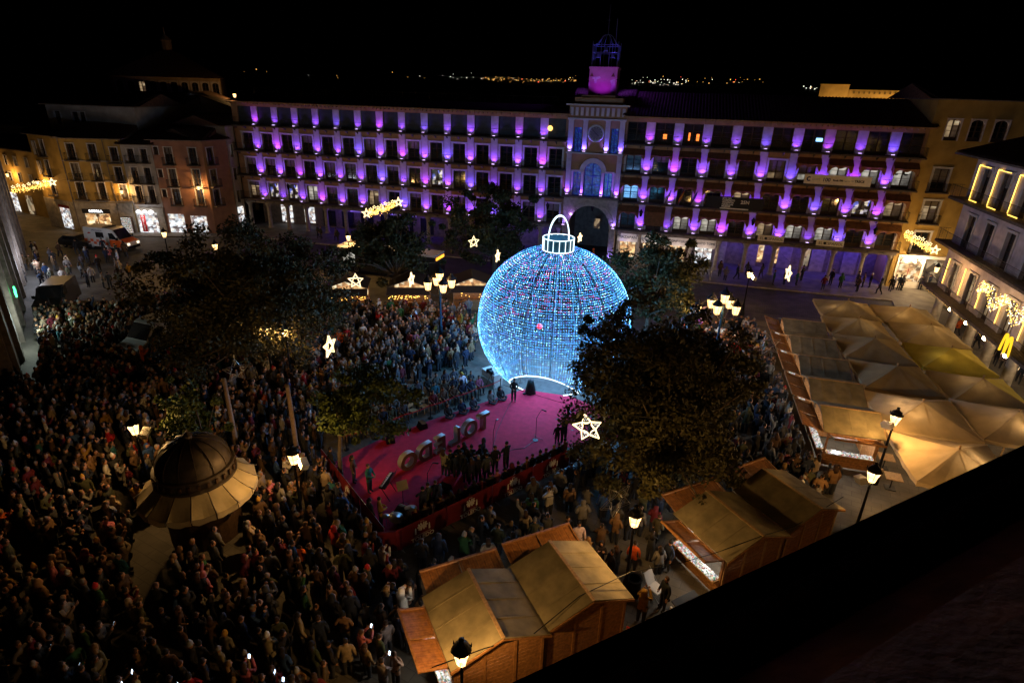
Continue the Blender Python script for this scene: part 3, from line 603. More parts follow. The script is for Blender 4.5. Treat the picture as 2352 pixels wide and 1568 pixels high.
# its side wall along the street
sd = house('yellow_house', 'narrow yellow side facade with green balconies running up the street', (-64.2, 80.3), LHp(-.12), 12.0, 5, 'stucco_yellow', [(3.2, z, .95, 2.0, GDK, 1) for z in (4.4, 6.9, 9.4)] + [(1.2, z, .8, 1.7, GDK) for z in (6.9, 9.4)], 0)
MB().box(0, 7.2, -.1, -.005, 0, 3.9).build('shop_base', M['stone'], sd); MB().box(3.6, 5.9, -.14, -.11, .2, 2.9).build('shop_window', M['shop_white'], sd); MB().box(3.5, 6., -.2, -.12, 2.95, 3.3).build('shop_sign', M['banner_red'], sd)
gh = house('grey_house', 'narrow pale grey house above a brightly lit shop with red banner', LHp(7.4), LHp(11.2), 11.25, 9, 'stucco_grey', [(x, z, .8, h, GDK, 1) for x in (1.15, 2.75) for z, h in ((9.1, 1.7), (6.5, 2.0), (4.0, 2.2))], 1.5)
MB().box(.15, 3.75, -.12, -.005, 0, 3.4).build('shop_base', M['stone'], gh); MB().box(.3, 2.85, -.16, -.125, .1, 2.75).build('shop_window', M['shop_white'], gh)
s = MB().box(.75, 1.35, -.3, -.27, .25, 2.45).build('red_banner', M['flag_red'], gh)
for k, ch in enumerate('OUTLET'): text('lettering', ch, .36, M['print_white'], s, (1.05, -.32, 2.25 - k * .35), (PI / 2, 0, 0), bold=.01)
for k in range(3): MB().lathe([(.001, .02), (.33, .0), (.38, -.05)], 10, (0, 0, 0), 0, 0, PI).build('sign_light', M['sign_white'], gh, (.65 + k * .8, -.3, 2.75)).rotation_euler = (PI / 2, 0, 0)
point('shop_lamp', gh, (1.5, -1.2, 2.5), 60, (.95, .95, 1.), .2)
# display stand of the souvenir shop beside it
emit('festoon', (1, .75, .4), 5, False)
o = thing('souvenir_rack', 'crowded souvenir rack hung with bags and lamps outside the grey house', 'display rack', (*LHp(6.5, -.5), 0), R(3))
MB().box(-.6, .6, -.25, .25, 0, 2.2).build('rack', M['timber_dark'], o)
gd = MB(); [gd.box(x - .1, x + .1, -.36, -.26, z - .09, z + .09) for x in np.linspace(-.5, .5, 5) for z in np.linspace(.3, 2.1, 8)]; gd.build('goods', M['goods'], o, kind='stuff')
ph = house('pink_house', 'dusky pink house with white framed windows behind the big tree', LHp(11.25), LHp(17.5), 11.9, 9, 'stucco_pink', [(x, z, w, h, GDK, 1) for x, w in ((2.0, .95), (5.0, .95)) for z, h in ((8.95, 2.1), (6.2, 2.2), (3.8, 2.1))] + [(.5, z, .55, 1.0, GDK) for z in (10.1, 7.3, 4.8)], 1.5)
MB().box(.4, 2.4, -.1, -.005, .2, 2.6).build('shop_window', M['shop_white'], ph); MB().box(3.3, 5.3, -.1, -.005, .2, 2.4).build('shop_window', M['shop_white'], ph)
pa = house('brown_house', 'dim ochre house wall set at an angle beside the pink house', LHp(17.55), (-38.6, 81.2), 11.9, 8, 'stucco_orange', [(1.0, z, .9, 2.1, GDK, 1) for z in (8.95, 6.2, 3.7)], 1.3)
bh = house('beige_house', 'narrow beige house squeezed against the arcaded building', (-38.5, 81.3), tuple(fw(-3.5, -.1))[:2], 13.5, 8, 'stucco_grey', [(.55, z, .55, 1.6, GDK if z != 9.6 else 'room_white') for z in (9.6, 6.6, 3.6)], 1.2)
MB().box(0, 1.0, -.12, -.005, .2, 3.).build('shop_window', M['shop_white'], bh)
# lanterns on the left houses
for par, lx, lz in ((yh, 7.0, 5.7), (ph, 5.4, 6.4)): wall_lantern(par, (lx, -.75, lz), True, 1.1)
# houses further up the street
h1 = house('street_house', 'orange lit house facade up the side street with arched shop', (-82, 92), (-66.5, 84), 9.2, 8, 'stucco_yellow', [(x, z, .7, 1.3, GDK) for x in (2.5, 5.5, 8.3, 11., 14.) for z in (4.6, 6.9)], 1.4)
MB().box(6.4, 8.4, -.1, -.01, .1, 2.8).build('shop_window', M['shop_white'], h1); MB().box(11, 12.5, -.1, -.01, .1, 2.8).build('shop_window', M['room_warm'], h1); MB().box(6.2, 6.4, -.3, 0, 0, 3).build('shop_frame', M['banner_red'], h1)
wall_lantern(h1, (9.8, -.8, 5.8), True); wall_lantern(h1, (4., -.8, 5.8), True); wall_lantern(sd, (1.8, -.9, 6.2), True)
house('street_house', 'low dark house with tiled roof behind the street garland', (-92, 104), (-78, 97), 11.5, 8, 'stucco_grey', [(x, 8.2, .8, 1.4, GDK) for x in (3, 6, 9)], 1.6)
# roofs and walls behind
for (x, y), dist, w, h0, lab, wm, ops in (((205, 250), 100, 13, 15.5, 'pale rear house with two dark windows above the yellow roof', 'stucco_grey', [(1.5, 13.0, .9, 1.7, GDK), (4.2, 12.9, .9, 1.8, GDK), (5.3, 12.9, .8, 1.8, GDK)]),
        ((330, 255), 106, 12, 15.6, 'low rear house with small square windows behind the grey house', 'stucco_grey', [(3., 13.2, .9, 1., GDK), (4.6, 13.2, .9, 1., GDK), (9., 13., 1.1, 1.4, GDK)])):
    p = far(x, y, dist); house('rear_house', lab, (p[0] - w / 2, p[1] + 1), (p[0] + w / 2, p[1] - 1), h0, 9, wm, ops, 1.6)
p = far(470, 262, 104); gb = house('gabled_house', 'whitewashed gable wall under a dark sloping roof behind the pink house', (p[0] - 5, p[1]), (p[0] + 5.5, p[1] + 2), 14.4, 10, 'white_plaster', [], 0)
MB().prism([(-.0, 14.4), (3.2, 17.2), (10.7, 14.4)], 'y', .0, 10).build('gable', M['white_plaster'], gb)
b = MB().hexa([(-.6, -.4, 13.9), (3.2, -.4, 17.25), (3.2, 10.2, 17.25), (-.6, 10.2, 13.9), (-.6, -.4, 14.05), (3.2, -.4, 17.42), (3.2, 10.2, 17.42), (-.6, 10.2, 14.05)])
b.hexa([(3.2, -.4, 17.25), (11.4, -.4, 14.3), (11.4, 10.2, 14.3), (3.2, 10.2, 17.25), (3.2, -.4, 17.42), (11.4, -.4, 14.47), (11.4, 10.2, 14.47), (3.2, 10.2, 17.42)]); b.build('roof', M['roof_tile'], gb)
# round-arched convent block with hipped roof and lantern
p = far(396, 178, 128); cv = thing('drum_building', 'dark square upper storey with a row of arched windows and pyramid roof', 'building', (p[0], p[1], 0), R(22)); zt = p[2]; hw = 8.0
ops = [(-hw + 1.2 + k * 1.55, zt - 2.9, .95, 2.2) for k in range(10)]
b = wall_grid(MB(), -hw, hw, 4, zt, ops, -hw, -hw + .5); b.box(-hw, hw, -hw + .5, hw, 4, zt - .01); b.build('wall', mat('brick_dim', (.34, .24, .15), .9, .25, 1.2, .2), cv)
for k, o in enumerate(ops): window(cv, o[0], o[1], o[2], o[3], 'room_warm' if k == 2 else GDK, True, True, -hw)
b = MB().add([(-hw - .8, -hw - .8, zt), (hw + .8, -hw - .8, zt), (hw + .8, hw + .8, zt), (-hw - .8, hw + .8, zt), (-1, -1, zt + 4.2), (1, -1, zt + 4.2), (1, 1, zt + 4.2), (-1, 1, zt + 4.2)], [(0, 1, 5, 4), (1, 2, 6, 5), (2, 3, 7, 6), (3, 0, 4, 7), (4, 5, 6, 7), (3, 2, 1, 0)]); b.build('roof', M['roof_tile'], cv)
MB().lathe([(.8, 0), (.8, 1.6), (1., 1.7), (.1, 2.6), (.04, 3.6), (.001, 3.7)], 8).build('roof_lantern', M['brick_dim'], cv, (0, 0, zt + 4.1))
for x in (-1.8, -1., .6, 1.2): MB().box(x - .18, x + .18, -hw - .08, -hw - .01, zt - 7.4, zt - 5.6).build('lit_slit', M['room_white'], cv)
# floodlit fortress on the far hill
p = far(1996, 210, 640); ft = thing('fortress', 'long floodlit amber fortress on the dark hill beyond the roofs', 'fortress', (p[0], p[1], 0), R(-24)); mat('fort_stone', (.5, .36, .2), .9, .25, .12)
k = 640 / 1346.; za, zb = p[2] - 6, p[2] + 3.2
b = MB().box(-39, -16, 0, 16, za - 12, zb + 1.5).box(-16, 26, 2, 16, za - 12, p[2] + 1.).box(26, 37, 4, 16, za - 12, p[2] - 1.6); b.build('wall', M['fort_stone'], ft)
b = MB(); [b.box(x, x + 1.2, -.2, 3.9 if x > 26 else 1.9, p[2] - 2.2, p[2] - .6) for x in range(-12, 24, 4)]; b.build('window_row', M['stone_dark'], ft)
MB().box(-39.6, -15.4, -.6, 16.6, zb + 1.5, zb + 1.9).build('cornice', M['fort_stone'], ft)
for x in (-28, -6, 14, 30): spot('fortress_lamp', ft, (x, -22, p[2] - 14), (0, 1, .55), 9000, (1., .55, .12), R(100), .8, 1.)

# ---------------------------------------------------------------- mustard house with arched windows (right)
yb = house('mustard_house', 'tall mustard yellow house with three arched attic windows and white framed balconies', (41.0, 62.33), (41.2 + 14 * math.cos(R(-8)), 62.3 + 14 * math.sin(R(-8))), 19.15, 10, 'stucco_yellow',
    [(2.2, 10.42, 1.45, 2.3, GDK, 1), (2.2, 7.2, 1.45, 2.3, 'room_warm', 1), (2.2, 4.0, 1.45, 2.25, GDK, 1)] + [(x, 15.42, 1.25, 2.0, 'room_warm' if x < 3 else GDK) for x in (2.0, 4.15, 6.3)], 1.5)
MB().box(.5, 8, -.1, -.005, 0, 3.75).build('shop_base', M['sign_cream'], yb)
for x0, x1, mt in ((.75, 3.0, 'shop_warm'), (3.25, 5.2, 'room_warm')): MB().box(x0, x1, -.16, -.105, .9, 3.4).build('shop_window', M[mt], yb)
MB().box(1.75, 1.81, -.2, -.17, 1.4, 2.3).box(1.5, 2.05, -.2, -.17, 1.95, 2.02).build('cross_ornament', M['banner_red'], yb)
for x in (1.2, 2.0, 2.8): MB().blob((0, 0, 0), .16, 8, 5).build('shop_lamp', M['globe_glow'], yb, (x, -.5, 3.2))
point('shop_light', yb, (2.2, -1.8, 2.9), 320, (1., .68, .36), .3)
# ---------------------------------------------------------------- corner building with gold light strips (right edge)
MA = R(-105.45); mc = thing('corner_building', 'pale corner building with iron balconies, gold light strips and fast food sign', 'building', (37.24, 48.93, 0), MA); ML = 32.
b = MB(); wx = [1.2 + 3.3 * k for k in range(10)]; FZ = [4.0, 7.96, 11.63]
ops = [(x, z, 1.25, 2.6) for x in wx for z in FZ]; wall_grid(b, -1.3, ML, 4.0, 15.0, ops); b.box(-1.28, ML, .4, 9, 4.0, 14.98); b.build('wall', M['pier_plaster'], mc)
for x in wx:
    for j, z in enumerate(FZ): window(mc, x, z, 1.25, 2.6, 'room_warm' if j == 0 else GDK, True)
for j, z in enumerate(FZ):
    bo = MB().box(-2.2, ML, -.95, .3, z - .2, z).build('balcony', M['slab_dark'], mc); railing(-2.15, ML, -.9, z, 1.0, .14, .9).build('railing', M['iron'], bo)
def strip(x, z0, z1): MB().box(x - .024, x + .024, -.13, -.08, z0, z1).build('light_strip', M['neon_gold'], mc)
for k in range(7): strip(-.35 + 3.3 * k, 11.7, 14.35); strip(-.25 + 3.35 * k, 4.45, 6.7); MB().box(-.35 + 3.3 * k, 1.6 + 3.3 * k, -.12, -.08, 14.35, 14.42).build('light_strip', M['neon_gold'], mc)
for k in range(4): MB().box(.8 + 3.3 * k, 2.2 + 3.3 * k, -.6, -.55, 11.75, 11.82).build('light_strip', M['neon_gold'], mc)
MB().box(-2.6, ML, -1.3, 9, 15., 15.15).build('eaves', M['slab_dark'], mc); roof_tiles(ML + 2.6, 6, 15.16, 17.4, .36, 1.3).build('roof', M['roof_tile'], mc, (-2.6, 0, 0))
b = MB(); b.prism([(-2.6, 15.16), (-2.6, 15.2), (2, 17.4), (ML, 17.4), (ML, 15.16)], 'y', 5.9, 6.1); b.build('roof_rear', M['roof_tile'], mc)
for k in range(10): MB().lathe([(.5, .02), (.5, .3), (.36, .4), (.33, 3.2), (.45, 3.45), (.5, 3.8)], 12).build('column', M['stone'], mc, (.45 + 3.3 * k, -.1, 0), smooth=True)
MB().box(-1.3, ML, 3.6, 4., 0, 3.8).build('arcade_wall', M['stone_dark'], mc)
for k in range(6):
    MB().blob((0, 0, 0), .17, 10, 6).build('globe_lamp', M['globe_glow'], mc, (2.1 + 3.3 * k, .2, 2.95)); MB().tube([(2.1 + 3.3 * k, .2, 3.1), (2.1 + 3.3 * k, .2, 3.8)], .02, 5).build('lamp_rod', M['iron'], mc)
    if k < 5: MB().box(1. + 3.3 * k, 3.2 + 3.3 * k, 3.5, 3.58, .4, 2.8).build('shop_window', M['shop_warm'], mc)
# golden letter sign on the railing
pts = []
for c in (-.3, .3):
    seg = [(c - .3 + .6 * f, 1.25 * (1 - abs(2 * f - 1) ** 2.4)) for f in np.linspace(0, 1, 13)]; pts.append(seg)
sg = MB(); [sg.tube([(x, 0, z) for x, z in s_], .075, 6) for s_ in pts]
sg = sg.build('golden_arch_sign', emit('sign_yellow', (1, .52, .015), .9), None, tuple(mc.matrix_basis @ Vector((14.0, -1.02, 3.8))), MA); tag(sg, 'glowing yellow letter M sign fixed to the balcony railing', 'sign')
# curtain of fairy lights
fl = MB()
for k in range(520):
    x = random.uniform(7.6, 15.5); z = 7.3 - random.random() ** .8 * (1.1 + .5 * math.sin(x * 2)) - .25; dot(fl, (x, -.8 + random.uniform(-.12, .12), z), random.uniform(.022, .04), 0 if random.random() < .7 else 1)
fl = fl.build('fairy_lights', [M['led_gold'], M['star_dot']], None, mc.location[:], MA, kind='stuff'); tag(fl, 'dense curtain of golden fairy lights hanging under the upper balcony', 'fairy lights')
point('fairy_light_glow', fl, (11., -1.3, 6.3), 60, (1, .6, .2), .6)
wall_lantern(mc, (3.1, -1.9, 6.6), True, 1.2)
grl = MB(); [dot(grl, (x, -.97 + random.uniform(-.04, .04), 3.75 + random.uniform(-.06, .06)), .02) for x in np.linspace(-2, 12.5, 90)]
grl = grl.build('balcony_garland', emit('garland_dim', (1, .5, .1), 1.2, False), None, mc.location[:], MA, kind='stuff'); tag(grl, 'thin golden garland along the lowest balcony edge of the corner building', 'garland')
# ---------------------------------------------------------------- dark stone building along the left edge
p0, p1 = (-32.4, 33.9), (-59.5, 69.2); d = Vector(p1) - Vector(p0); lb = thing('stone_building', 'dark stone building along the left edge with bright shop openings', 'building', (*p0, 0), math.atan2(d.y, d.x)); LL = d.length
ops = [(x, .1, 2.4, 2.9) for x in np.arange(3, LL - 2, 4.2)] + [(x, z, 1.1, 2.2) for x in np.arange(3, LL - 2, 4.2) for z in (5.2, 8.8)]
b = wall_grid(MB(), 0, LL, 0, 13, ops); b.box(0, LL, .4, 9, 0, 12.98); b.build('wall', M['stone_dark'], lb)
for i, o in enumerate(ops):
    if o[1] < 1:
        w_ = MB().box(o[0] - 1.2, o[0] + 1.2, .3, .36, .1, 3.).build('shop_window', M['shop_white' if i in (1, 5, 6, 7) else GDK], lb)
        if i in (1, 5, 6): point('shop_lamp', lb, (o[0], -1.2, 2.6), 240, (.8, .85, 1.) if i != 1 else (.8, 1., .9), .2)
    else: window(lb, o[0], o[1], o[2], o[3], GDK)
for x in np.arange(1, LL, 4.2): MB().box(x - .35, x + .35, -.3, -.003, 0, 12.6).build('pilaster', M['stone_dark'], lb)
emit('pharmacy_green', (.05, 1., .25), 3)
o = MB().box(-.12, .12, -.35, -.25, -.4, .4).box(-.4, .4, -.35, -.25, -.12, .12).build('green_cross', M['pharmacy_green'], lb, (9.6, -.3, 3.9))
# ---------------------------------------------------------------- parapet of the building the photographer stands on
q0, q1 = Vector((.03, 1.48)), Vector((3.3, 3.22)); a = math.atan2(q1.y - q0.y, q1.x - q0.x)
pr = thing('roof_eave', 'dark eave with black gutter and terracotta tile courses of the near building', 'roof eave', (q0.x, q0.y, 0), a)
MB().box(-12, 30, -.16, -.0, 16.8, 17.0).build('gutter', M['black_metal'], pr)
MB().box(-12, 30, -.2, -.161, 16.8, 17.06).build('gutter_lip', M['steel'], pr)
mat('terracotta', (.42, .17, .09), .8, .4, 3, .4)
for k in range(8):
    y0, y1 = -.2 - .2 * k, -.2 - .2 * (k + 1) - .04; z0, z1 = 16.9 + .155 * k, 16.9 + .155 * (k + 1)
    MB().hexa([(-12, y1, z1 - .03), (30, y1, z1 - .03), (30, y0, z0 - .03), (-12, y0, z0 - .03), (-12, y1, z1), (30, y1, z1), (30, y0, z0 + .03), (-12, y0, z0 + .03)]).build('tile_course', M['terracotta'], pr)
MB().box(-12, 30, -9, -.25, 0, 16.6).build('wall', M['stucco_yellow'], pr)
# ================================================================ giant bauble of lights
BC = Vector((2.88, 38.15, 4.25)); BR = 5.3
bl = thing('giant_bauble', 'giant walk-in Christmas bauble of blue white lights with a ring cap', 'light sculpture', (BC.x, BC.y, 0))
oa = math.atan2(35.35 - BC.y, 2.2 - BC.x); OD = Vector((math.cos(oa), math.sin(oa), 0)); OS = Vector((-OD.y, OD.x, 0))
def opening(p):      # inside the doorway tunnel
    s_ = p.dot(OS); return p.dot(OD) > 0 and (s_ / 2.42) ** 2 + (p.z / 2.25) ** 2 < 1
def sph(lat, lon, r=BR): return Vector((r * math.cos(lat) * math.cos(lon), r * math.cos(lat) * math.sin(lon), 4.25 + r * math.sin(lat)))
mat('frame_metal', (.11, .17, .22), .5, .1, 5, 0, .6)
lat0 = math.asin(-4.25 / BR) + .005; lat1 = math.asin(5.1 / BR)
ribs = MB()
for k in range(18):
    lon = 2 * PI * k / 18 + .09; seg = []
    for i in range(41):
        p = sph(lat0 + (lat1 - lat0) * i / 40, lon)
        if opening(p):
            if len(seg) > 1: ribs.tube(seg, .034, 5)
            seg = []
        else: seg.append(p)
    if len(seg) > 1: ribs.tube(seg, .034, 5)
ribs.build('meridian_rib', M['frame_metal'], bl)
rings = MB(); glowr = MB()
for k in range(20):
    la = lat0 + (lat1 - lat0) * (k + .3) / 20; seg = []
    for i in range(97):
        p = sph(la, 2 * PI * i / 96 + oa + PI)
        if opening(p):
            if len(seg) > 1: rings.tube(seg, .017, 4)
            seg = []
        else: seg.append(p)
    if len(seg) > 1: rings.tube(seg, .017, 4)
emit('ring_glow', (.04, .33, .8), .55, False)
rings.build('parallel_ring', M['ring_glow'], bl)
strg = MB()
for k in range(36):
    lon = 2 * PI * (k + .5) / 36 + .09; seg = []
    for i in range(41):
        p = sph(lat0 + (lat1 - lat0) * i / 40, lon)
        if opening(p):
            if len(seg) > 1: strg.tube(seg, .013, 4)
            seg = []
        else: seg.append(p)
    if len(seg) > 1: strg.tube(seg, .013, 4)
strg.build('light_string', M['ring_glow'], bl)
led = MB(); dl = .165 / BR; la = lat0
while la < lat1:
    cl_ = math.cos(la); nlon = 198 if cl_ > .74 else 132 if cl_ > .46 else 90 if cl_ > .3 else 45; ph = 0
    for i in range(nlon):
        lon = 2 * PI * (i + ph * .2) / nlon; p = sph(la + random.gauss(0, .07) * dl, lon + random.gauss(0, .0016))
        if opening(p): continue
        dirn = (p - Vector((0, 0, 4.25))).normalized(); backside = dirn.y > .05
        r = random.random()
        if backside and random.random() < .35: continue
        if backside:
            redz = dirn.z > -.25 and dirn.z < .75 and abs(dirn.x) < .75 and dirn.y > .3
            mi = 2 if redz and r < .42 else 3 if r < .45 else 0
        else: mi = 1 if r < .25 else 0 if r < .86 else 3
        dot(led, p, random.uniform(.0145, .021) * (1.15 if mi == 1 else 1.2 if mi == 2 else 1), {0: 0, 1: 1, 2: 2, 3: 3}[mi])
    la += dl
led.build('led_net', [M['led_blue'], M['led_white'], M['led_red'], M['led_violet']], bl, kind='stuff')
# doorway outline
ed = []
for i in range(61):
    a = PI * i / 60; s_ = 2.42 * math.cos(a); z = max(.05, 2.25 * math.sin(a))
    rr_ = BR ** 2 - s_ ** 2 - (z - 4.25) ** 2
    if rr_ > 0: ed.append(OS * s_ + OD * math.sqrt(rr_) + Vector((0, 0, z)))
gr_ = math.sqrt(BR ** 2 - 4.25 ** 2)
foot_ = lambda s_: OS * s_ + OD * math.sqrt(gr_ ** 2 - s_ * s_) + Vector((0, 0, .05))
ed = [foot_(s_) for s_ in (1.4, 1.7, 2.0, 2.25)] + ed + [foot_(-s_) for s_ in (2.25, 2.0, 1.7, 1.4)]
MB().tube(ed, .04, 6).build('door_outline', M['neon_white'], bl)
# ring cap and loop
cz0, cz1, cr_ = 9.32, 10.12, 1.04
cp = MB()
for z in (cz0, cz1): cp.tube([(cr_ * math.cos(2 * PI * i / 40), cr_ * math.sin(2 * PI * i / 40), z) for i in range(40)], .026, 6, close=True)
for k in range(16): a = 2 * PI * k / 16; cp.tube([(cr_ * math.cos(a), cr_ * math.sin(a), cz0), (cr_ * math.cos(a), cr_ * math.sin(a), cz1)], .02, 5)
cp.build('cap_ring', M['neon_white'], bl)
mat('cap_mesh', (.05, .13, .15), .4, .2, 5); MB().lathe([(cr_ - .06, cz0), (cr_ - .06, cz1 - .05)], 40).build('cap_band', M['cap_mesh'], bl)
lpm = MB()
for off in (-.16, .16): lpm.tube([(.72 * math.cos(a) * .96, off + .30 * math.cos(a), 10.05 + 1.5 * math.sin(a)) for a in np.linspace(-.1, PI + .1, 30)], .03, 6)
lpm.build('hanging_loop', M['neon_white'], bl)
# interior trusses
tr = MB()
for sx in (-1, 1):
    for dy in (-.25, .25):
        for dx in (-.2, .2): tr.tube([(sx * 2.0 + dx, -1.0 + dy, 0), (sx * 2.0 + dx, -1.0 + dy, 2.6)], .03, 4)
    for z in np.arange(.3, 2.6, .5): tr.tube([(sx * 2. - .2, -1.25, z), (sx * 2 + .2, -1.25, z + .4)], .02, 4); tr.tube([(sx * 2. - .2, -.75, z), (sx * 2 - .2, -1.25, z + .4)], .02, 4)
tr.build('truss', M['steel'], bl)
point('bauble_glow', bl, (0, 0, 4.6), 2900, (.22, .48, 1.), 2.6)
for k in range(6):
    a = 2 * PI * k / 6 + .3; point('bauble_net_glow', bl, (4.9 * math.cos(a), 4.9 * math.sin(a), 3.6), 190, (.12, .55, 1.), .8)
o = tag(MB().blob((0, 0, 0), .2, 10, 6).build('red_ornament', emit('ornament_red', (1, .03, .08), .9, False), None, (BC.x - 1.0, BC.y - .5, 4.0)), 'small glowing red ball hanging inside the giant bauble', 'ornament')
mat('concrete', (.42, .42, .41), .85, .15, 3, .2)
for i, (x, y, z) in enumerate(((-1.35, 36.6, 0), (-1.3, 36.62, .5))):
    tag(MB().box(-.75, .75, -.4, .4, 0, .49).box(-.45, -.25, -.15, .15, .49, .52).box(.25, .45, -.15, .15, .49, .52).build('ballast_block', M['concrete'], None, (x, y, z), R(-52)), 'pale concrete ballast block %s beside the bauble' % ('lying on the ground' if i == 0 else 'on top of another block'), 'ballast block')
# ================================================================ stage
cpts = [(.9, 35.8), (4.05, 35.0), (6.2, 33.2), (6.6, 30.2), (5.0, 28.5), (-4.75, 20.35), (-9.9, 26.3), (-7.7, 28.9), (-5.0, 31.3), (-.6, 34.7)]
cpt = MB().prism(cpts, 'z', .0, .035); tag(cpt.build('red_carpet', M['carpet_red']), 'large red carpet laid out as a stage before the bauble', 'carpet')
def emblem(parent, x, y, z, s=.42):   # two-headed eagle with side figures, flat print
    half = [(0, -.5), (.1, -.42), (.05, -.2), (.16, -.28), (.24, -.22), (.2, -.1), (.34, -.2), (.42, -.06), (.33, .0), (.5, .06), (.46, .2), (.34, .16), (.44, .34), (.34, .42), (.24, .24), (.2, .1), (.12, .18), (.16, .34), (.24, .38), (.12, .46), (.06, .34), (.03, .24), (0, .22)]
    b = MB()
    for sg in (1, -1):
        q = [(sg * p[0] * s * 1.6, p[1] * s * 1.8) for p in half]; n = len(q)
        for i in range(1, n - 1): b.add([(0, 0, 0), (q[i][0], 0, q[i][1]), (q[i + 1][0], 0, q[i + 1][1])], [(0, 1, 2)])
        x0 = sg * 1.05 * s; b.add([(x0 - .14 * s, 0, -.75 * s), (x0 + .14 * s, 0, -.75 * s), (x0 + .1 * s, 0, .05 * s), (x0 - .1 * s, 0, .05 * s)], [(0, 1, 2, 3)]); b.add([(x0 - .13 * s, 0, .08 * s), (x0 + .13 * s, 0, .08 * s), (x0, 0, .3 * s)], [(0, 1, 2)])
    for i in range(5): b.add([((i - 2) * .12 * s - .05 * s, 0, .95 * s), ((i - 2) * .12 * s + .05 * s, 0, .95 * s), ((i - 2) * .12 * s, 0, 1.1 * s)], [(0, 1, 2)])
    b.build('emblem', M['print_white'], parent, (x, y, z))
def barrier(p0, p1, lab, grp, crest=True):
    p0, p1 = Vector(p0), Vector(p1); d = p1 - p0; w = d.length; o = thing('banner_barrier', lab, 'barrier', (p0.x, p0.y, 0), math.atan2(d.y, d.x), grp)
    b = MB(); n = 10; vs = []
    for i in range(n + 1):
        x = w * i / n; vs += [(x, -.05 + .025 * math.sin(5 * x), .12), (x, -.05 + .02 * math.sin(4 * x + 1), .7), (x, -.04, 1.22)]
    b.add(vs, [(3 * i + j, 3 * i + 3 + j, 3 * i + 4 + j, 3 * i + 1 + j) for i in range(n) for j in (0, 1)]); b.build('banner', M['banner_red'], o)
    f = MB(); f.tube([(.03, 0, .05), (.03, 0, 1.15), (w - .03, 0, 1.15), (w - .03, 0, .05)], .02, 6); f.tube([(.03, 0, .2), (w - .03, 0, .2)], .015, 5); f.build('frame', M['steel'], o)
    for x in (.25, w - .25): MB().box(x - .03, x + .03, -.3, .3, 0, .05).build('foot', M['steel'], o)
    if crest:
        emblem(o, w * .5, -.095, .80, .34); text('lettering', 'TOLEDO', .30, M['print_white'], o, (w * .5, -.095, .26), (PI / 2, 0, 0), .002, bold=.008); text('lettering', 'AYUNTAMIENTO DE', .09, M['print_white'], o, (w * .5, -.095, .44), (PI / 2, 0, 0), .002)
    return o
A0, A1 = Vector((-4.85, 20.15)), Vector((5.35, 28.65)); od = ('first', 'second', 'third', 'fourth', 'fifth')
for k in range(5): barrier(A0 + (A1 - A0) * (k / 5), A0 + (A1 - A0) * ((k + 1) / 5 - .004), 'dark red crest banner barrier facing the huts, %s from the drum kit' % od[k], 'banner barriers round the stage')
B0, B1 = Vector((-10.0, 26.3)), Vector((-5.35, 20.3))
for k in range(3): barrier(B0 + (B1 - B0) * (k / 3), B0 + (B1 - B0) * ((k + 1) / 3 - .005), 'dark red banner barrier facing the kiosk, %s from the drum kit' % od[2 - k], 'banner barriers round the stage', k == 1)
tag(MB().box(-.5, .5, -.04, .04, .05, 1.05).box(-.52, .52, -.06, .06, 1.0, 1.1).build('gate_panel', M['banner_red'], None, (-5.1, 20.2, 0), R(10)), 'small red gate panel closing the corner between the stage barriers', 'gate')
# block letters
T0 = Vector((-1.62, 30.62, 0)); T1 = Vector((-5.42, 26.30, 0)); ld = (T1 - T0).normalized(); la = math.atan2(ld.y, ld.x)
mat('letter_side', (.5, .5, .52), .5, .08, 3); mat('letter_rust', (.16, .07, .045), .6, .25, 3)
for k, (ch, lab) in enumerate((('T', 'freestanding block letter T at the bauble end of the word on the carpet'), ('O', 'freestanding block letter O next to the T on the carpet'), ('L', 'freestanding block letter L on the red carpet'), ('E', 'freestanding block letter E on the red carpet'), ('D', 'freestanding block letter D on the red carpet'), ('O', 'freestanding block letter O at the drum kit end of the word'))):
    p = T0 + (T1 - T0) * (k / 5); cu = bpy.data.curves.new('block_letter', 'FONT'); cu.body = ch; cu.size = 1.38; cu.extrude = .16; cu.align_x = 'CENTER'; cu.offset = .05; cu.resolution_u = 5; cu.bevel_depth = .0
    t = bpy.data.objects.new('tmp', cu); C.objects.link(t); bpy.context.view_layer.update(); me = bpy.data.meshes.new_from_object(t.evaluated_get(bpy.context.evaluated_depsgraph_get())); bpy.data.objects.remove(t)
    me.materials.clear(); me.materials.append(M['letter_side']); me.materials.append(M['letter_rust'])
    for f in me.polygons: f.material_index = 1 if abs(f.normal.z) > .9 else 0
    o = bpy.data.objects.new('block_letter', me); C.objects.link(o); o.location = (p.x, p.y, .07); o.rotation_euler = (PI / 2, 0, la)
    zmin = min(v.co.y for v in me.vertices); o.location.z = .036 - zmin; tag(o, lab, 'letter', 'block letters on the carpet')
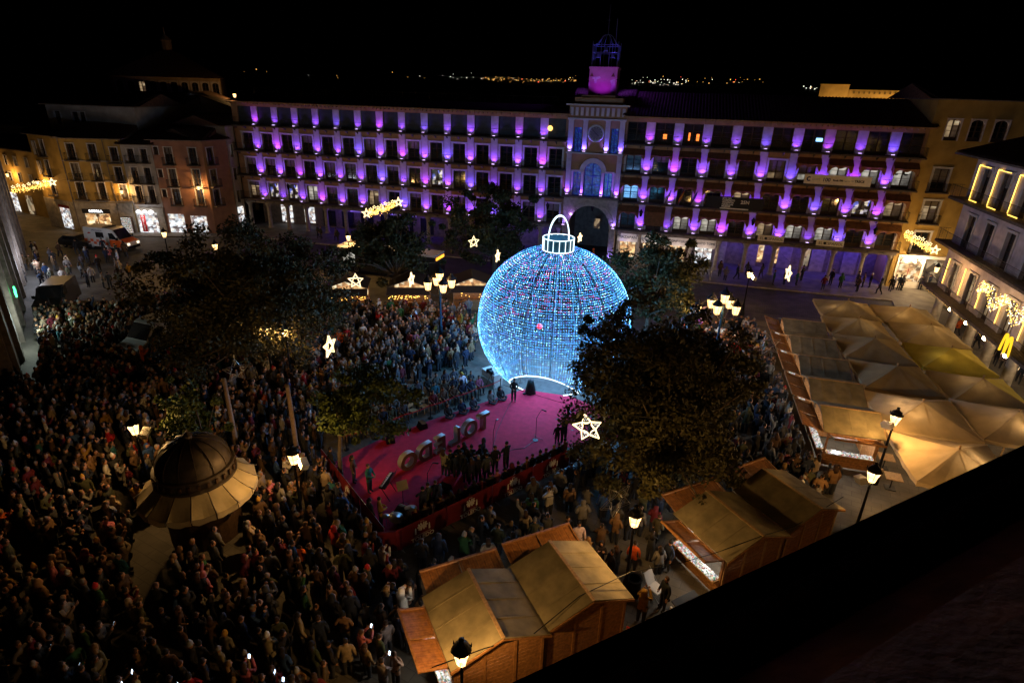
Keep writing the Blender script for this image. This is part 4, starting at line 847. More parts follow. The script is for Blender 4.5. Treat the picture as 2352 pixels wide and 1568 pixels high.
# stage kit
def mic_stand(p, rz, lab):
    o = thing('microphone_stand', lab, 'microphone stand', (*p, .035), rz)
    MB().tube([(0, 0, .03), (0, 0, 1.45)], .018, 6).build('pole', M['black_metal'], o); MB().tube([(0, 0, 1.4), (.15, 0, 1.75), (.3, 0, 2.05)], .014, 6).build('boom', M['black_metal'], o)
    MB().tube([(.28, 0, 2.02), (.55, .05, 1.93)], [.03, .045], 8).build('microphone', M['black_metal'], o)
    for k in range(3): a = 2 * PI * k / 3; MB().tube([(0, 0, .1), (.45 * math.cos(a), .45 * math.sin(a), .015)], .014, 5).build('leg', M['black_metal'], o)
    MB().lathe([(.001, 0), (.16, 0), (.16, .03), (.001, .03)], 12).build('cable_coil', M['black_metal'], o, (.05, -.2, 0))
mic_stand((1.57, 29.67), R(-20), 'tall microphone stand alone in the middle of the carpet'); mic_stand((-.9, 28.0), R(60), 'microphone stand beside the choir near the block letters'); mic_stand((-4.0, 24.0), R(10), 'microphone stand between the drum kit and the choir')
ky = thing('keyboard', 'electric keyboard on a crossed stand with a music rest', 'keyboard', (-6.0, 24.0, .035), R(78))
MB().box(-.65, .65, -.16, .16, .88, .97).build('body', M['black_metal'], ky); MB().box(-.6, .6, .02, .14, .97, .985).build('keys', M['print_white'], ky)
b = MB(); [b.box(-.58 + i * .046, -.565 + i * .046, .07, .14, .985, .995) for i in range(26) if i % 7 not in (2, 6)]; b.build('black_keys', M['black_metal'], ky, kind='stuff')
b = MB(); [b.tube([(sx, -.25, 0), (sx, .25, .86)], .02, 5) or b.tube([(sx, .25, 0), (sx, -.25, .86)], .02, 5) for sx in (-.4, .4)]; b.build('stand', M['black_metal'], ky); MB().prism([(-.2, .97), (-.35, 1.4), (-.37, 1.4), (-.22, .97)], 'x', -.4, .4).build('music_rest', M['dark_paint'], ky)
mr = thing('music_stand', 'music stand holding a pale sheet by the keyboard', 'music stand', (-5.1, 23.2, .035), R(30)); MB().tube([(0, 0, .1), (0, 0, 1.1)], .015, 5).build('pole', M['black_metal'], mr)
for k in range(3): a = 2 * PI * k / 3; MB().tube([(0, 0, .25), (.3 * math.cos(a), .3 * math.sin(a), .01)], .012, 5).build('leg', M['black_metal'], mr)
MB().hexa([(-.27, -.12, 1.05), (.27, -.12, 1.05), (.27, -.1, 1.05), (-.27, -.1, 1.05), (-.27, .12, 1.45), (.27, .12, 1.45), (.27, .14, 1.45), (-.27, .14, 1.45)]).build('desk', M['canvas_khaki'], mr)
dk = thing('drum_kit', 'black bass drum and cymbals set by the corner of the stage', 'drum kit', (-5.0, 21.75, .035), R(35))
b = MB().lathe([(.001, -.22), (.40, -.22), (.43, -.2), (.43, .2), (.40, .22), (.001, .22)], 20).build('bass_drum', M['dark_paint'], dk, (.25, .3, .44), smooth=False); b.rotation_euler = (PI / 2, 0, R(30))
for x, y, z, r, a in ((-.25, -.25, .85, .36, .2), (.55, -.1, .95, .3, -.15), (-.5, .4, .6, .2, .0)):
    c = MB().lathe([(.001, .05), (.06, .04), (.1, .01), (r, -.02), (r, -.03), (.001, .0)], 20).build('cymbal', M['steel'], dk, (x, y, z), smooth=True); c.rotation_euler = (a, .1, 0); MB().tube([(x, y, 0), (x, y, z)], .015, 5).build('cymbal_stand', M['steel'], dk)
MB().lathe([(.001, 0), (.2, 0), (.2, .2), (.001, .2)], 14).build('snare_drum', M['print_white'], dk, (-.1, .25, .45)); MB().tube([(-.1, .25, 0), (-.1, .25, .45)], .02, 5).build('snare_stand', M['steel'], dk)
# cables and monitors on the carpet
for k, (pts_, lab) in enumerate(((((1.57, 29.5), (.9, 28.6), (.2, 28.4), (-.6, 27.6), (-1.0, 26.6)), 'thin black cable trailing from the lone microphone stand'), (((-5.2, 22.4), (-4.4, 22.9), (-3.6, 23.0), (-2.8, 23.9)), 'black cable between the drum kit and the choir'), (((.2, 34.6), (-.3, 32.5), (-.75, 30.3), (-.95, 28.2)), 'long black cable running from the doorway to the choir microphone'))):
    tag(MB().tube([(x, y, .05) for x, y in pts_], .014, 4).build('cable', M['black_metal']), lab, 'cable', 'cables on the carpet')
for k, (x, y, a_) in enumerate(((-6.9, 28.9, 200), (-5.3, 30.5, 215), (-3.2, 24.6, 60))):
    o = tag(MB().prism([(-.25, 0), (.25, 0), (.1, .36), (-.22, .36)], 'y', -.28, .28).build('stage_monitor', M['black_metal'], None, (x, y, .035), R(a_)), 'small black wedge monitor on the carpet, ' + ('near the slender tree', 'before the front row', 'beside the choir')[k], 'loudspeaker', 'wedge monitors')
# rope barrier along the audience side
mat('rope_red', (.45, .01, .02), .8, .1, 5); E0, E1 = Vector((-9.2, 28.0)), Vector((-.7, 35.4)); RN = 7
posts = [E0 + (E1 - E0) * (k / (RN - 1)) for k in range(RN)]
for k, p in enumerate(posts):
    o = thing('belt_post', 'black belt barrier post by the audience, %s from the bauble' % ('nearest', 'second', 'third', 'fourth', 'fifth', 'sixth', 'seventh')[RN - 1 - k], 'barrier post', (*p, 0), 0, 'belt posts along the carpet')
    MB().lathe([(.001, 0), (.17, 0), (.16, .03), (.03, .05), (.025, .95), (.04, .96), (.04, 1.02), (.001, 1.03)], 10).build('post', M['black_metal'], o)
    if k < RN - 1:
        q = posts[k + 1] - p; b = MB(); n = 8; vs = []
        for i in range(n + 1): f = i / n; zz = .9 - .07 * math.sin(PI * f); vs += [(q.x * f, q.y * f, zz - .03), (q.x * f, q.y * f, zz + .03)]
        b.add(vs, [(2 * i, 2 * i + 2, 2 * i + 3, 2 * i + 1) for i in range(n)]); b.build('belt', M['rope_red'], o)
tp = thing('tripod_camera', 'video camera on a tripod beside the bauble doorway', 'camera', (-1.35, 35.45, 0), R(-60))
for k in range(3): a = 2 * PI * k / 3; MB().tube([(0, 0, 1.3), (.5 * math.cos(a), .5 * math.sin(a), .02)], .02, 5).build('leg', M['black_metal'], tp)
MB().box(-.28, .2, -.1, .1, 1.32, 1.58).box(-.3, -.26, -.22, .22, 1.3, 1.62).build('camera_body', M['black_metal'], tp); MB().tube([(.2, 0, 1.45), (.42, 0, 1.45)], .06, 8).build('lens', M['black_metal'], tp)
spk = thing('loudspeaker', 'black covered loudspeaker standing in the bauble doorway', 'loudspeaker', (1.35, 35.3, .035), R(20)); MB().lathe([(.38, 0), (.36, .3), (.26, .7), (.2, .95), (.001, 1.0)], 10).build('cabinet', M['black_metal'], spk, smooth=True); MB().box(-.55, .2, -.12, .02, 0, .1).build('foot', M['black_metal'], spk)
# ================================================================ lamps
def lantern(parent, x, y, z, s=1., glow_='lantern_glow'):
    watt = {'lantern_glow': 480, 'lantern_soft': 520 if s < 1.1 else 115, 'lantern_strong': 620}[glow_]
    n = 6; o = MB().lathe([(.04 * s, -.14 * s), (.09 * s, -.1 * s), (.05 * s, -.04 * s), (.16 * s, 0)], n).build('lantern_base', M['iron'], parent, (x, y, z))
    MB().lathe([(.15 * s, .01), (.25 * s, .52 * s)], n).build('lantern_glass', M['lantern_pane'], o); point('lantern_light', o, (0, 0, .3 * s), watt, (1., .54, .17), .07)
    b = MB()
    for k in range(n): a = 2 * PI * k / n; b.tube([(.155 * s * math.cos(a), .155 * s * math.sin(a), 0), (.258 * s * math.cos(a), .258 * s * math.sin(a), .52 * s)], .011 * s, 4)
    b.tube([(.2 * s * 1.04 * math.cos(2 * PI * k / n), .2 * s * 1.04 * math.sin(2 * PI * k / n), .27 * s) for k in range(n)], .008 * s, 4, close=True); b.build('lantern_bars', M['iron'], o)
    c = MB().lathe([(.25 * s, .52 * s), (.3 * s, .55 * s), (.27 * s, .62 * s), (.2 * s, .74 * s), (.1 * s, .82 * s), (.06 * s, .9 * s), (.09 * s, .95 * s), (.001, 1.0 * s)], n * 2)
    for k in range(n): a = 2 * PI * k / n; c.tube([(.29 * s * math.cos(a), .29 * s * math.sin(a), .55 * s), (.31 * s * math.cos(a), .31 * s * math.sin(a), .7 * s)], [.035 * s, .004], 4)
    c.build('lantern_cap', M['iron'], o)
    return o
def lamp_post(p, lab, h=3.6, flood=None, gl='lantern_glow', grp='street lamps round the square', lean=0):
    o = thing('street_lamp', lab, 'street lamp', (*p, 0), random.uniform(0, 1), grp)
    MB().lathe([(.2, 0), (.2, .25), (.15, .35), (.13, .9), (.1, 1.0), (.075, 1.2), (.05, h - .3), (.07, h - .25), (.045, h - .15), (.04, h)], 10).build('post', M['iron'], o, smooth=True)
    lantern(o, 0, 0, h + .1, 1., gl)
    if flood is not None:
        f = MB().box(-.16, .16, -.26, .26, -.14, .14).build('floodlight_box', M['white_paint'], o, (.42 * math.cos(flood - o.rotation_euler[2]), .42 * math.sin(flood - o.rotation_euler[2]), h + .12)); f.rotation_euler = (.3, .3, flood)
        MB().tube([(0, 0, h - .1), (f.location.x, f.location.y, h + .0)], .02, 5).build('floodlight_arm', M['iron'], o)
    return o
LZ = 4.0
lamp_post(gp(1060, 1505, LZ), 'street lamp standing behind the near pair of roofed huts', gl='lantern_strong')
lamp_post(gp(1458, 1192, LZ), 'street lamp lighting the lowest leaves of the big tree by the bin')
lamp_post(gp(2056, 962, LZ), 'street lamp beside the beige parasols with a box on its arm', flood=R(200), gl='lantern_strong'); lamp_post(gp(2005, 1092, LZ), 'street lamp behind the second pair of huts with floodlight box', flood=R(170), gl='lantern_strong')
lamp_post(gp(308, 983, LZ), 'street lamp in the thick crowd left of the domed kiosk with floodlight box', flood=R(10), gl='lantern_soft'); lamp_post(gp(674, 1050, LZ), 'street lamp with floodlight box between kiosk and stage', flood=R(-5), gl='lantern_soft')
lamp_post(gp(1722, 630, LZ), 'street lamp by the road before the shop signs', flood=R(-20)); lamp_post(gp(800, 546, LZ), 'street lamp in front of the bus'); lamp_post(gp(377, 538, LZ), 'street lamp beside the ambulance and the big dark tree')
for xy, lab in (((494, 566), 'street lamp glinting through the middle of the big dark tree'), ((610, 760), 'street lamp hidden in the leaves of the big dark tree by the white van'), ((655, 762), 'street lamp glimpsed behind the big dark tree'), ((1605, 705), 'street lamp behind the tree beside the bauble'), ((539, 220 + 30), 'small lit lane lamp above the roofs at the end of the arcaded building')): lamp_post(gp(*xy, LZ), lab, gl='lantern_soft') if xy[1] > 300 else lamp_post(far(539, 221, 112)[:2], lab, far(539, 221, 112)[2] - .3)
def candelabra(p, h, lab, rz=0.):
    o = thing('candelabra_lamp', lab, 'street lamp', (*p, 0), rz, 'five-lantern lamps')
    MB().lathe([(.32, 0), (.3, .4), (.2, .55), (.16, 1.4), (.1, 1.6), (.08, h - .2), (.12, h - .1), (.06, h), (.05, h + .5)], 12).build('post', mat('lamp_blue', (.02, .06, .10), .5, .2, 6, 0, .4), o, smooth=True)
    lantern(o, 0, 0, h + .6, 1.25, 'lantern_soft')
    for k in range(4):
        a = PI / 2 * k + .3; MB().tube([(.05 * math.cos(a), .05 * math.sin(a), h - .5), (.4 * math.cos(a), .4 * math.sin(a), h - .55), (.85 * math.cos(a), .85 * math.sin(a), h - .3), (.95 * math.cos(a), .95 * math.sin(a), h - .1)], .03, 6).build('arm', M['iron'], o)
        lantern(o, .95 * math.cos(a), .95 * math.sin(a), h - .02, 1.25, 'lantern_soft')
candelabra(gp(1010, 640, 5.4), 4.6, 'five-lantern blue lamp column standing in the seated crowd', .1); candelabra(gp(1664, 690, 5.4), 4.6, 'five-lantern lamp column near the poster stand', .5)
# ================================================================ hanging stars and comets
star_n = 0
def star(xy, z, lab, lit=True, yaw=0., R_=.6, tilt=0.):
    p = gp(*xy, z); o = thing('star_ornament', lab, 'star light', (*p, z), yaw, 'hanging stars over the square'); cage_ = MB(); dots = MB()
    for k in range(5):
        a = PI / 2 + 2 * PI * k / 5 + tilt; q = lambda r, b: (r * R_ * math.cos(b), 0, r * R_ * math.sin(b))
        pts_ = [q(1, a), q(.52, a + PI / 5.5), q(.36, a + .3), q(.36, a - .3), q(.52, a - PI / 5.5)]
        for yy in (-.04, .04): cage_.tube([(u[0], yy, u[2]) for u in pts_], .015 if lit else .012, 5, close=True)
        for u in pts_: cage_.tube([(u[0], -.04, u[2]), (u[0], .04, u[2])], .012, 4)
        if lit:
            for _ in range(16): r = random.uniform(.42, .86); b = a + random.uniform(-.33, .33) * (1.05 - r) * 1.6; u = q(r, b); dot(dots, (u[0], random.uniform(-.03, .03), u[2]), .013)
        else: cage_.tube([q(.5, a), q(.9, a)], .008, 4); cage_.tube([q(.42, a + .25), q(.72, a - .1), q(.42, a - .25)], .008, 4)
    cage_.build('outline', M['star_tube'] if lit else M['steel'], o)
    if lit: dots.build('light_points', M['star_dot'], o, kind='stuff'); point('star_glow', o, (0, -.3, 0), 7, (1, .75, .45), .3)
    MB().tube([(0, 0, R_ * .98), (0, 0, R_ + .25)], .008, 4).build('hook', M['steel'], o); MB().tube([(-4, 0, R_ + .6), (-1.5, 0, R_ + .32), (0, 0, R_ + .25), (1.5, 0, R_ + .32), (4, 0, R_ + .6)], .01, 4).build('wire', M['iron'], o)
for a in (((817, 645), 5, 'lit star turned to the camera beside the orange stall lights', True, .1, .6), ((945, 642), 4.2, 'lit star seen edge-on before the orange stall lights', True, 1.35, .62), ((1088, 556), 5, 'lit star in front of the leafy tree by the bus', True, .5, .6), ((1143, 588), 4.6, 'lit star seen nearly edge-on left of the bauble', True, 1.25, .6),
        ((1332, 546), 5, 'small lit star in front of the archway gate', True, 1., .5), ((952, 731), 4.6, 'unlit wire star above the standing audience', False, .2, .68), ((543, 851), 5, 'unlit wire star at the foot of the big dark tree', False, .6, .68), ((757, 795), 5, 'lit star edge-on at the right flank of the big dark tree', True, 1.35, .66),
        ((1350, 982), 5.4, 'large lit star hanging above the red carpet edge', True, -.35, .68, .3), ((1557, 645), 5, 'lit star hanging before the tree right of the bauble', True, -.2, .62, .2), ((1416, 1150), 5.2, 'unlit wire star next to the street lamp by the bin', False, .5, .72, .5), ((1585, 735), 4.5, 'unlit wire star beside the poster stand', False, .8, .6), ((1765, 790), 5, 'unlit wire star over the crowd by the hut row', False, -.5, .75, .3), ((1811, 628), 4.2, 'lit star edge-on before the blue arcade', True, 1.5, .75), ((1632, 613 + 20), 4, 'unlit narrow wire star near the shop signs', False, 1.3, .6)): star(*a[:6], *(a[6:7] or ()))
def comet(a, b, z, lab, flip=False):
    p0 = Vector((*gp(*a, z), z)); p1 = Vector(far(*b, math.hypot(p0.x, p0.y)))
    dirv = (p1 - p0); L = dirv.length; u = dirv.normalized(); o = thing('comet_garland', lab, 'light garland', tuple(p0), 0, 'comet garlands strung across the streets'); gd_ = MB(); wh = MB()
    for k in range(330):
        f = random.random(); s_ = random.gauss(0, .16); q = u * L * f + Vector((random.gauss(0, .05), random.gauss(0, .05), -.12 + s_ - .1 * math.sin(PI * f))); dot(gd_, q, random.uniform(.02, .04))
    for k in range(7):
        wh = MB(); c = u * L * ((k + .5) / 7.2) + Vector((0, -.05, .28 + .1 * math.sin(k * 2.1))); r = .2
        for e in range(10):
            a0, a1 = PI / 2 + PI * e / 5, PI / 2 + PI * (e + 1) / 5; r0, r1 = (r, r * .42) if e % 2 == 0 else (r * .42, r); wh.tube([c + Vector((r0 * math.cos(a0) * u.x, r0 * math.cos(a0) * u.y, r0 * math.sin(a0))), c + Vector((r1 * math.cos(a1) * u.x, r1 * math.cos(a1) * u.y, r1 * math.sin(a1)))], .014, 4)
        wh.build('small_star', M['star_tube'], o)
    wh = MB()
    for c, r in ((Vector((0, 0, .05)) - u * .3, .5), (u * (L + .35), .5))[(0 if flip else 1):(1 if flip else 2)] if flip is not None else ((-u * .3, .55), (u * (L + .35), .55)):
        wh = MB()
        for rr_ in (r, r * .6):
            for e in range(10):
                a0, a1 = PI / 2 + PI * e / 5, PI / 2 + PI * (e + 1) / 5; r0, r1 = (rr_, rr_ * .42) if e % 2 == 0 else (rr_ * .42, rr_); wh.tube([c + Vector((r0 * math.cos(a0) * u.x, r0 * math.cos(a0) * u.y, r0 * math.sin(a0))), c + Vector((r1 * math.cos(a1) * u.x, r1 * math.cos(a1) * u.y, r1 * math.sin(a1)))], .022, 4)
        wh.build('star_outline', M['star_tube'], o)
    gd_.build('golden_lights', M['led_gold'], o, kind='stuff'); point('comet_glow', o, tuple(u * L * .5 + Vector((0, -.5, -.2))), 280, (1, .58, .2), .5)
    MB().tube([-u * 5, u * (L + 5)], .012, 4).build('wire', M['iron'], o)
comet((26, 436), (112, 420), 6.5, 'golden comet garland with one white star across the side street', False); comet((848, 488), (908, 467), 6.5, 'golden comet garland with a star at each end before the arcade', None); comet((2078, 536), (2140, 570), 6.5, 'golden comet garland sloping down before the mustard house', False)
# ================================================================ market huts
def hut(c, a, lab, grp, flap=False, lit=False, w=3.3, d=2.7, hatch=True, inner=60):
    o = thing('market_hut', lab, 'market hut', (*c, 0), a, grp); ez, rz_ = 2.3, 2.9; hw, hd = w / 2, d / 2
    b = MB(); zz = .08; t = .04            # planked back wall, gable ends of boards
    def top(x): return ez + (rz_ - ez) * (1 - abs(x) / hw) - .06
    nb = 14
    for i in range(nb):
        z0, z1 = .1 + (2.2 / nb) * i, .1 + (2.2 / nb) * (i + 1) - .014
        b.box(-hw + .1, hw - .1, -hd, -hd + t, z0, z1)
        b.box(hw - .1 - t, hw - .1, -hd + t, hd, z0, z1)
        if not flap or z1 < 1.0: b.box(-hw + .1, -hw + .1 + t, -hd + t, hd, z0, z1)
        if z1 < 1.0: b.box(-hw + .1 + t, hw - .1 - t, hd - t, hd, z0, z1)
    for i in range(4):
        z0 = 2.3 + .14 * i; xw = max(.1, (1 - (z0 + .1 - ez) / (rz_ - ez)) * hw - .12)
        for y in (-hd, hd - t): b.box(-xw, xw, y, y + t, z0, z0 + .126)
    b.build('plank_wall', M['wood_plain'], o)
    for x in (-hw + .08, -hw / 3, hw / 3, hw - .08): MB().box(x - .05, x + .05, -hd - .035, -hd - .002, .05, 2.32).build('batten', M['wood_pale' if lit == 2 else 'wood_plain'], o)
    for x, y in ((-hw + .06, hd - .06), (hw - .06, hd - .06), (-hw + .06, -hd + .1), (hw - .06, -hd + .1)): MB().box(x - .05, x + .05, y - .05, y + .05, 0, 2.3).build('post', M['wood_plain'], o)
    for s in (-1, 1):
        q = [(s * (hw + .12), ez - .05), (0, rz_), (0, rz_ + .05), (s * (hw + .12), ez)]; n = 6; vs = []
        MB().prism(q if s < 0 else q[::-1], 'y', -hd - .22, hd + .25).build('roof_panel', M['felt_roof'], o)
        for y in (-.75, .1, .9): MB().prism([(s * (hw + .1), ez + .008), (s * .08, rz_ + .03), (s * .08, rz_ + .042), (s * (hw + .1), ez + .02)][::s], 'y', y - .03, y + .03).build('felt_seam', M['felt_roof'], o)
        MB().prism([(s * (hw + .14), ez - .14), (0, rz_ - .05), (0, rz_ + .0), (s * (hw + .14), ez - .03)], 'y', -hd - .26, -hd - .224).build('bargeboard', M['wood_plain'], o)
    MB().box(-.06, .06, -hd - .24, hd + .27, rz_ + .045, rz_ + .075).build('ridge_cap', M['wood_pale'], o)
    def flap_panel(x0, x1, y, z, out, axis):
        k = MB(); f = MB(); up_ = .28
        for i in range(2):
            a0, a1 = x0 + (x1 - x0) * i / 2 + .06, x0 + (x1 - x0) * (i + 1) / 2 - .06
            nb_ = 5
            for e in range(nb_):
                u0, u1 = a0 + (a1 - a0) * e / nb_ + .006, a0 + (a1 - a0) * (e + 1) / nb_ - .006
                k.hexa([(u0, y, z), (u1, y, z), (u1, y + out, z + up_), (u0, y + out, z + up_), (u0, y, z + .025), (u1, y, z + .025), (u1, y + out, z + up_ + .025), (u0, y + out, z + up_ + .025)])
        for u0 in (x0, (x0 + x1) / 2 - .04, x1 - .08): f.hexa([(u0, y, z + .02), (u0 + .08, y, z + .02), (u0 + .08, y + out, z + up_ + .02), (u0, y + out, z + up_ + .02), (u0, y, z + .07), (u0 + .08, y, z + .07), (u0 + .08, y + out, z + up_ + .07), (u0, y + out, z + up_ + .07)])
        f.box(x0, x1, y + out - .06, y + out + .02, z + up_ + .0, z + up_ + .09); f.box(x0, x1, y - .04, y + .04, z + .0, z + .085)
        h = k.build('hatch', M['wood_panel'], o); f.build('hatch_frame', M['wood_plain'], h); return h
    if hatch:
        flap_panel(-hw + .1, hw - .1, hd + .27, 2.12, 1.05, 0)
        MB().box(-hw + .1, hw - .1, hd - .05, hd + .35, 1.0, 1.05).build('counter', M['wood_pale'], o)
    if flap:
        h = flap_panel(-hd + .05, hd - .05, hw + .12, 2.1, .95, 1); h.rotation_euler = (0, 0, PI / 2)
        MB().box(-hw - .32, -hw + .12, -hd + .1, hd - .1, 1.0, 1.05).build('counter', M['wood_pale'], o)
    if lit:
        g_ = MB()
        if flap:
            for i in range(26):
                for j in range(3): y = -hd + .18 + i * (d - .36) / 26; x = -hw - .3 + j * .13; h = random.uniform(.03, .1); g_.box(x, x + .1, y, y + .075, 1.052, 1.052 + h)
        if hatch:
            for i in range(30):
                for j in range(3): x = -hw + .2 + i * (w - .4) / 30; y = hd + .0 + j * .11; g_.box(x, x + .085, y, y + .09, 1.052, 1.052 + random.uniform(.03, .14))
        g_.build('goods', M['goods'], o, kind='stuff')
        b = MB().box(-hw + .3, hw - .3, -.06, .06, 2.16, 2.2); b.build('tube_light', emit('hut_tube', (1., .93, .82), 14), o)
        point('hut_light', o, (-.6 if flap else 0, .3, 2.0), inner, (1., .92, .8), .2)
        if flap: point('hut_light', o, (-hw - .1, 0, 1.95), inner * .5, (1., .95, .85), .15)
    return o
HG = 'wooden market huts'
hut((-.67, 14.85), R(25), 'near wooden hut with its side flap open and red goods tray, yellow lit roof', HG, True, 1, inner=30)
hut((2.38, 16.43), R(26), 'wooden hut joined to the near hut, pale lit roof half towards the bin', HG, False, False)
hut((9.52, 19.87), R(27), 'wooden hut with a bright white counter of small trinkets beside the bin', HG, True, 2, inner=55)
hut((12.68, 21.67), R(28), 'wooden hut beside the trinket hut with olive roof edge', HG, False, 2, inner=20)
rl = ('nearest the road', 'second from the road', 'third from the road', 'fourth from the road', 'last of its row with side flap open')
for k in range(5): hut((22.85 - .9225 * k, 43.13 - 3.515 * k), R(75.3), 'brown hut before the parasols, ' + rl[k], 'row of huts before the parasols', k == 4, 1, 3.45, 2.6, inner=45 if k < 4 else 60)
tg = MB(); pts = [(-2.2, 12.7, 2.45), (-.6, 13.1, 2.85), (.9, 13.9, 2.5), (2.6, 15.2, 2.95), (4.6, 16.6, 2.7), (6.8, 17.4, 2.5), (8.2, 17.9, 2.55), (10.2, 18.5, 2.95), (12., 19.6, 2.5), (14.8, 21.2, 2.9)]
tg.tube(pts, .016, 4); tag(tg.build('power_cable', M['black_metal']), 'black cable sagging along the gables of the near huts', 'cable')
# stalls among the crowd, across the square
for i, (p, a, lab) in enumerate((((-3.9, 52.6), 5, 'dark roofed stall with a warm glowing counter left of the bauble'), ((-9.5, 51.5), 4, 'stall with orange fairy lights under the leafy tree'), ((-15.0, 50.6), 8, 'stall with fairy lights beside the bus stop tree'))):
    o = thing('market_stall', lab, 'market stall', (*p, 0), R(a), 'stalls across the square')
    MB().prism([(-1.9, 2.5), (0, 3.2), (1.9, 2.5), (1.9, 2.42), (0, 3.1), (-1.9, 2.42)], 'y', -1.5, 1.5).build('roof', M['timber_dark'], o); MB().hexa([(-1.9, -2.3, 2.0), (1.9, -2.3, 2.0), (1.9, -1.5, 2.4), (-1.9, -1.5, 2.4), (-1.9, -2.3, 2.05), (1.9, -2.3, 2.05), (1.9, -1.5, 2.45), (-1.9, -1.5, 2.45)]).build('hatch', M['timber_dark'], o)
    MB().box(-1.7, 1.7, 1.2, 1.3, .2, 2.4).build('back_wall', M['wood_plain'], o); MB().box(-1.7, 1.7, -1.4, -1.3, .1, 1.).build('counter_front', M['wood_plain'], o); MB().box(-1.6, 1.6, 1.1, 1.19, 1.0, 2.3).build('shelf', M['shop_warm'], o)
    for sx in (-1.7, 1.7): MB().box(sx - .05, sx + .05, -1.4, -1.3, 0, 2.4).build('post', M['wood_plain'], o)
    point('stall_light', o, (0, -.3, 2.2), 55, (1, .6, .28), .2)
    f_ = MB(); [dot(f_, (random.uniform(-1.8, 1.8), -2.35 + random.uniform(-.1, .1), 1.9 + random.uniform(-.25, .12)), .035) for _ in range(46 if i else 14)]; f_.build('fairy_lights', M['led_gold'], o, kind='stuff')
ps = thing('poster_stand', 'tilted lit poster panel and book stall beside the five-lantern lamp', 'book stall', (15.6, 46.2, 0), R(-25))
MB().hexa([(-1.4, 0, 1.2), (.5, 0, 1.2), (.5, .1, 1.2), (-1.4, .1, 1.2), (-1.4, .5, 2.7), (.5, .5, 2.7), (.5, .6, 2.7), (-1.4, .6, 2.7)]).build('poster', mat('poster_pink', (.55, .38, .42), .7, .25, 1.4), ps)
MB().hexa([(-1.3, -.03, 1.3), (.4, -.03, 1.3), (.4, -.02, 1.3), (-1.3, -.02, 1.3), (-1.3, .1, 1.65), (.4, .1, 1.65), (.4, .11, 1.65), (-1.3, .11, 1.65)]).build('poster_band', mat('poster_violet', (.2, .05, .2), .7, .2, 2), ps)
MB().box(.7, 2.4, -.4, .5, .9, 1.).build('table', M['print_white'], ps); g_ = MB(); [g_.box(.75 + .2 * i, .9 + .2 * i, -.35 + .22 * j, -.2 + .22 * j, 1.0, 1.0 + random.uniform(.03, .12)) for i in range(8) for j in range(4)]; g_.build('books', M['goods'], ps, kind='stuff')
MB().box(.65, 2.45, -.45, -.41, .3, .9).build('table_skirt', M['banner_red'], ps); spot('poster_lamp', ps, (-.4, -.6, 2.9), (0, .6, -1), 40, (1, .75, .9), R(80)); MB().tube([(-.4, -.6, 2.9), (-.4, .5, 2.7)], .02, 4).build('lamp_arm', M['iron'], ps)
# ================================================================ parasols
def translucent(name, col, w=.35):
    m = mat(name, col, .9, .22, 1.1, .4); n = m.node_tree.nodes; l = m.node_tree.links; b = n['Principled BSDF']; t = n.new('ShaderNodeBsdfTranslucent'); t.inputs[0].default_value = (*[c * .8 for c in col], 1); x = n.new('ShaderNodeMixShader'); x.inputs[0].default_value = w
    l.new(b.outputs[0], x.inputs[1]); l.new(t.outputs[0], x.inputs[2]); l.new(x.outputs[0], n['Material Output'].inputs[0]); return m
translucent('cloth_khaki', (.44, .34, .18), .3); translucent('cloth_lamplit_olive', (.52, .42, .06), .3); translucent('cloth_beige', (.64, .49, .29), .3)  # the olive cloth is yellowed, lantern light put into its colour
def parasol(c, lab, cloth, a=R(75.3), s=4.55, lit=False, tint=None):
    o = thing('parasol', lab, 'parasol', (*c, 0), a, 'big square parasols over the terrace'); h = s / 2; az, ez = 3.35, 2.55
    cs = [(-h, -h), (h, -h), (h, h), (-h, h)]
    for k in range(4):
        (x0, y0), (x1, y1) = cs[k], cs[(k + 1) % 4]; b = MB(); vs = []; n = 14; m_ = 6
        for j in range(m_ + 1):
            f = j / m_
            for i in range(n + 1):
                e = i / n; x = (x0 + (x1 - x0) * e) * f; y = (y0 + (y1 - y0) * e) * f
                sag = .10 * math.sin(PI * e) * f * f + .05 * math.sin(PI * f) ; vs.append((x, y, az + (ez - az) * f - sag - (.022 * math.sin(11 * e + 4 * f + k) + .015 * math.sin(23 * e + 3 * k)) * f))
        b.add(vs, [(j * (n + 1) + i, j * (n + 1) + i + 1, (j + 1) * (n + 1) + i + 1, (j + 1) * (n + 1) + i) for j in range(m_) for i in range(n)])
        base = [v for v in vs[-(n + 1):]]; b.add(base + [(v[0] * 1.004, v[1] * 1.004, v[2] - .22 - .02 * math.sin(i * 2.1 + k)) for i, v in enumerate(base)], [(i, i + 1, n + 2 + i, n + 1 + i) for i in range(n)])
        b.build('canopy_panel', M[tint if (tint and k == 0) else cloth], o, smooth=False)  # tinted panel faces the corner building: its lamp light is painted as yellow cloth
    MB().tube([(0, 0, 0), (0, 0, az + .12)], .04, 8).build('pole', M['wood_pale'], o); MB().box(-.45, .45, -.45, .45, 0, .08).build('base', M['stone_dark'], o); MB().blob((0, 0, az + .14), .06, 6, 4).build('finial', M['wood_pale'], o)
    b = MB()
    for x, y in cs + [(h, 0), (-h, 0), (0, h), (0, -h)]: b.tube([(x * .02, y * .02, az - .08), (x * .97, y * .97, ez - .12)], .018, 4)
    b.build('ribs', M['wood_pale'], o)
    if lit:
        for k in range(2): q = (random.uniform(-.9, .9), random.uniform(-.9, .9)); MB().blob((*q, 2.62), .06, 6, 4).build('real_or_added_bulb', M['globe_glow'], o); point('bulb_or_fill_light', o, (*q, 2.5), lit, (1, .66, .34), .06)  # under the beige parasols these are added only to brighten the cloth
    return o
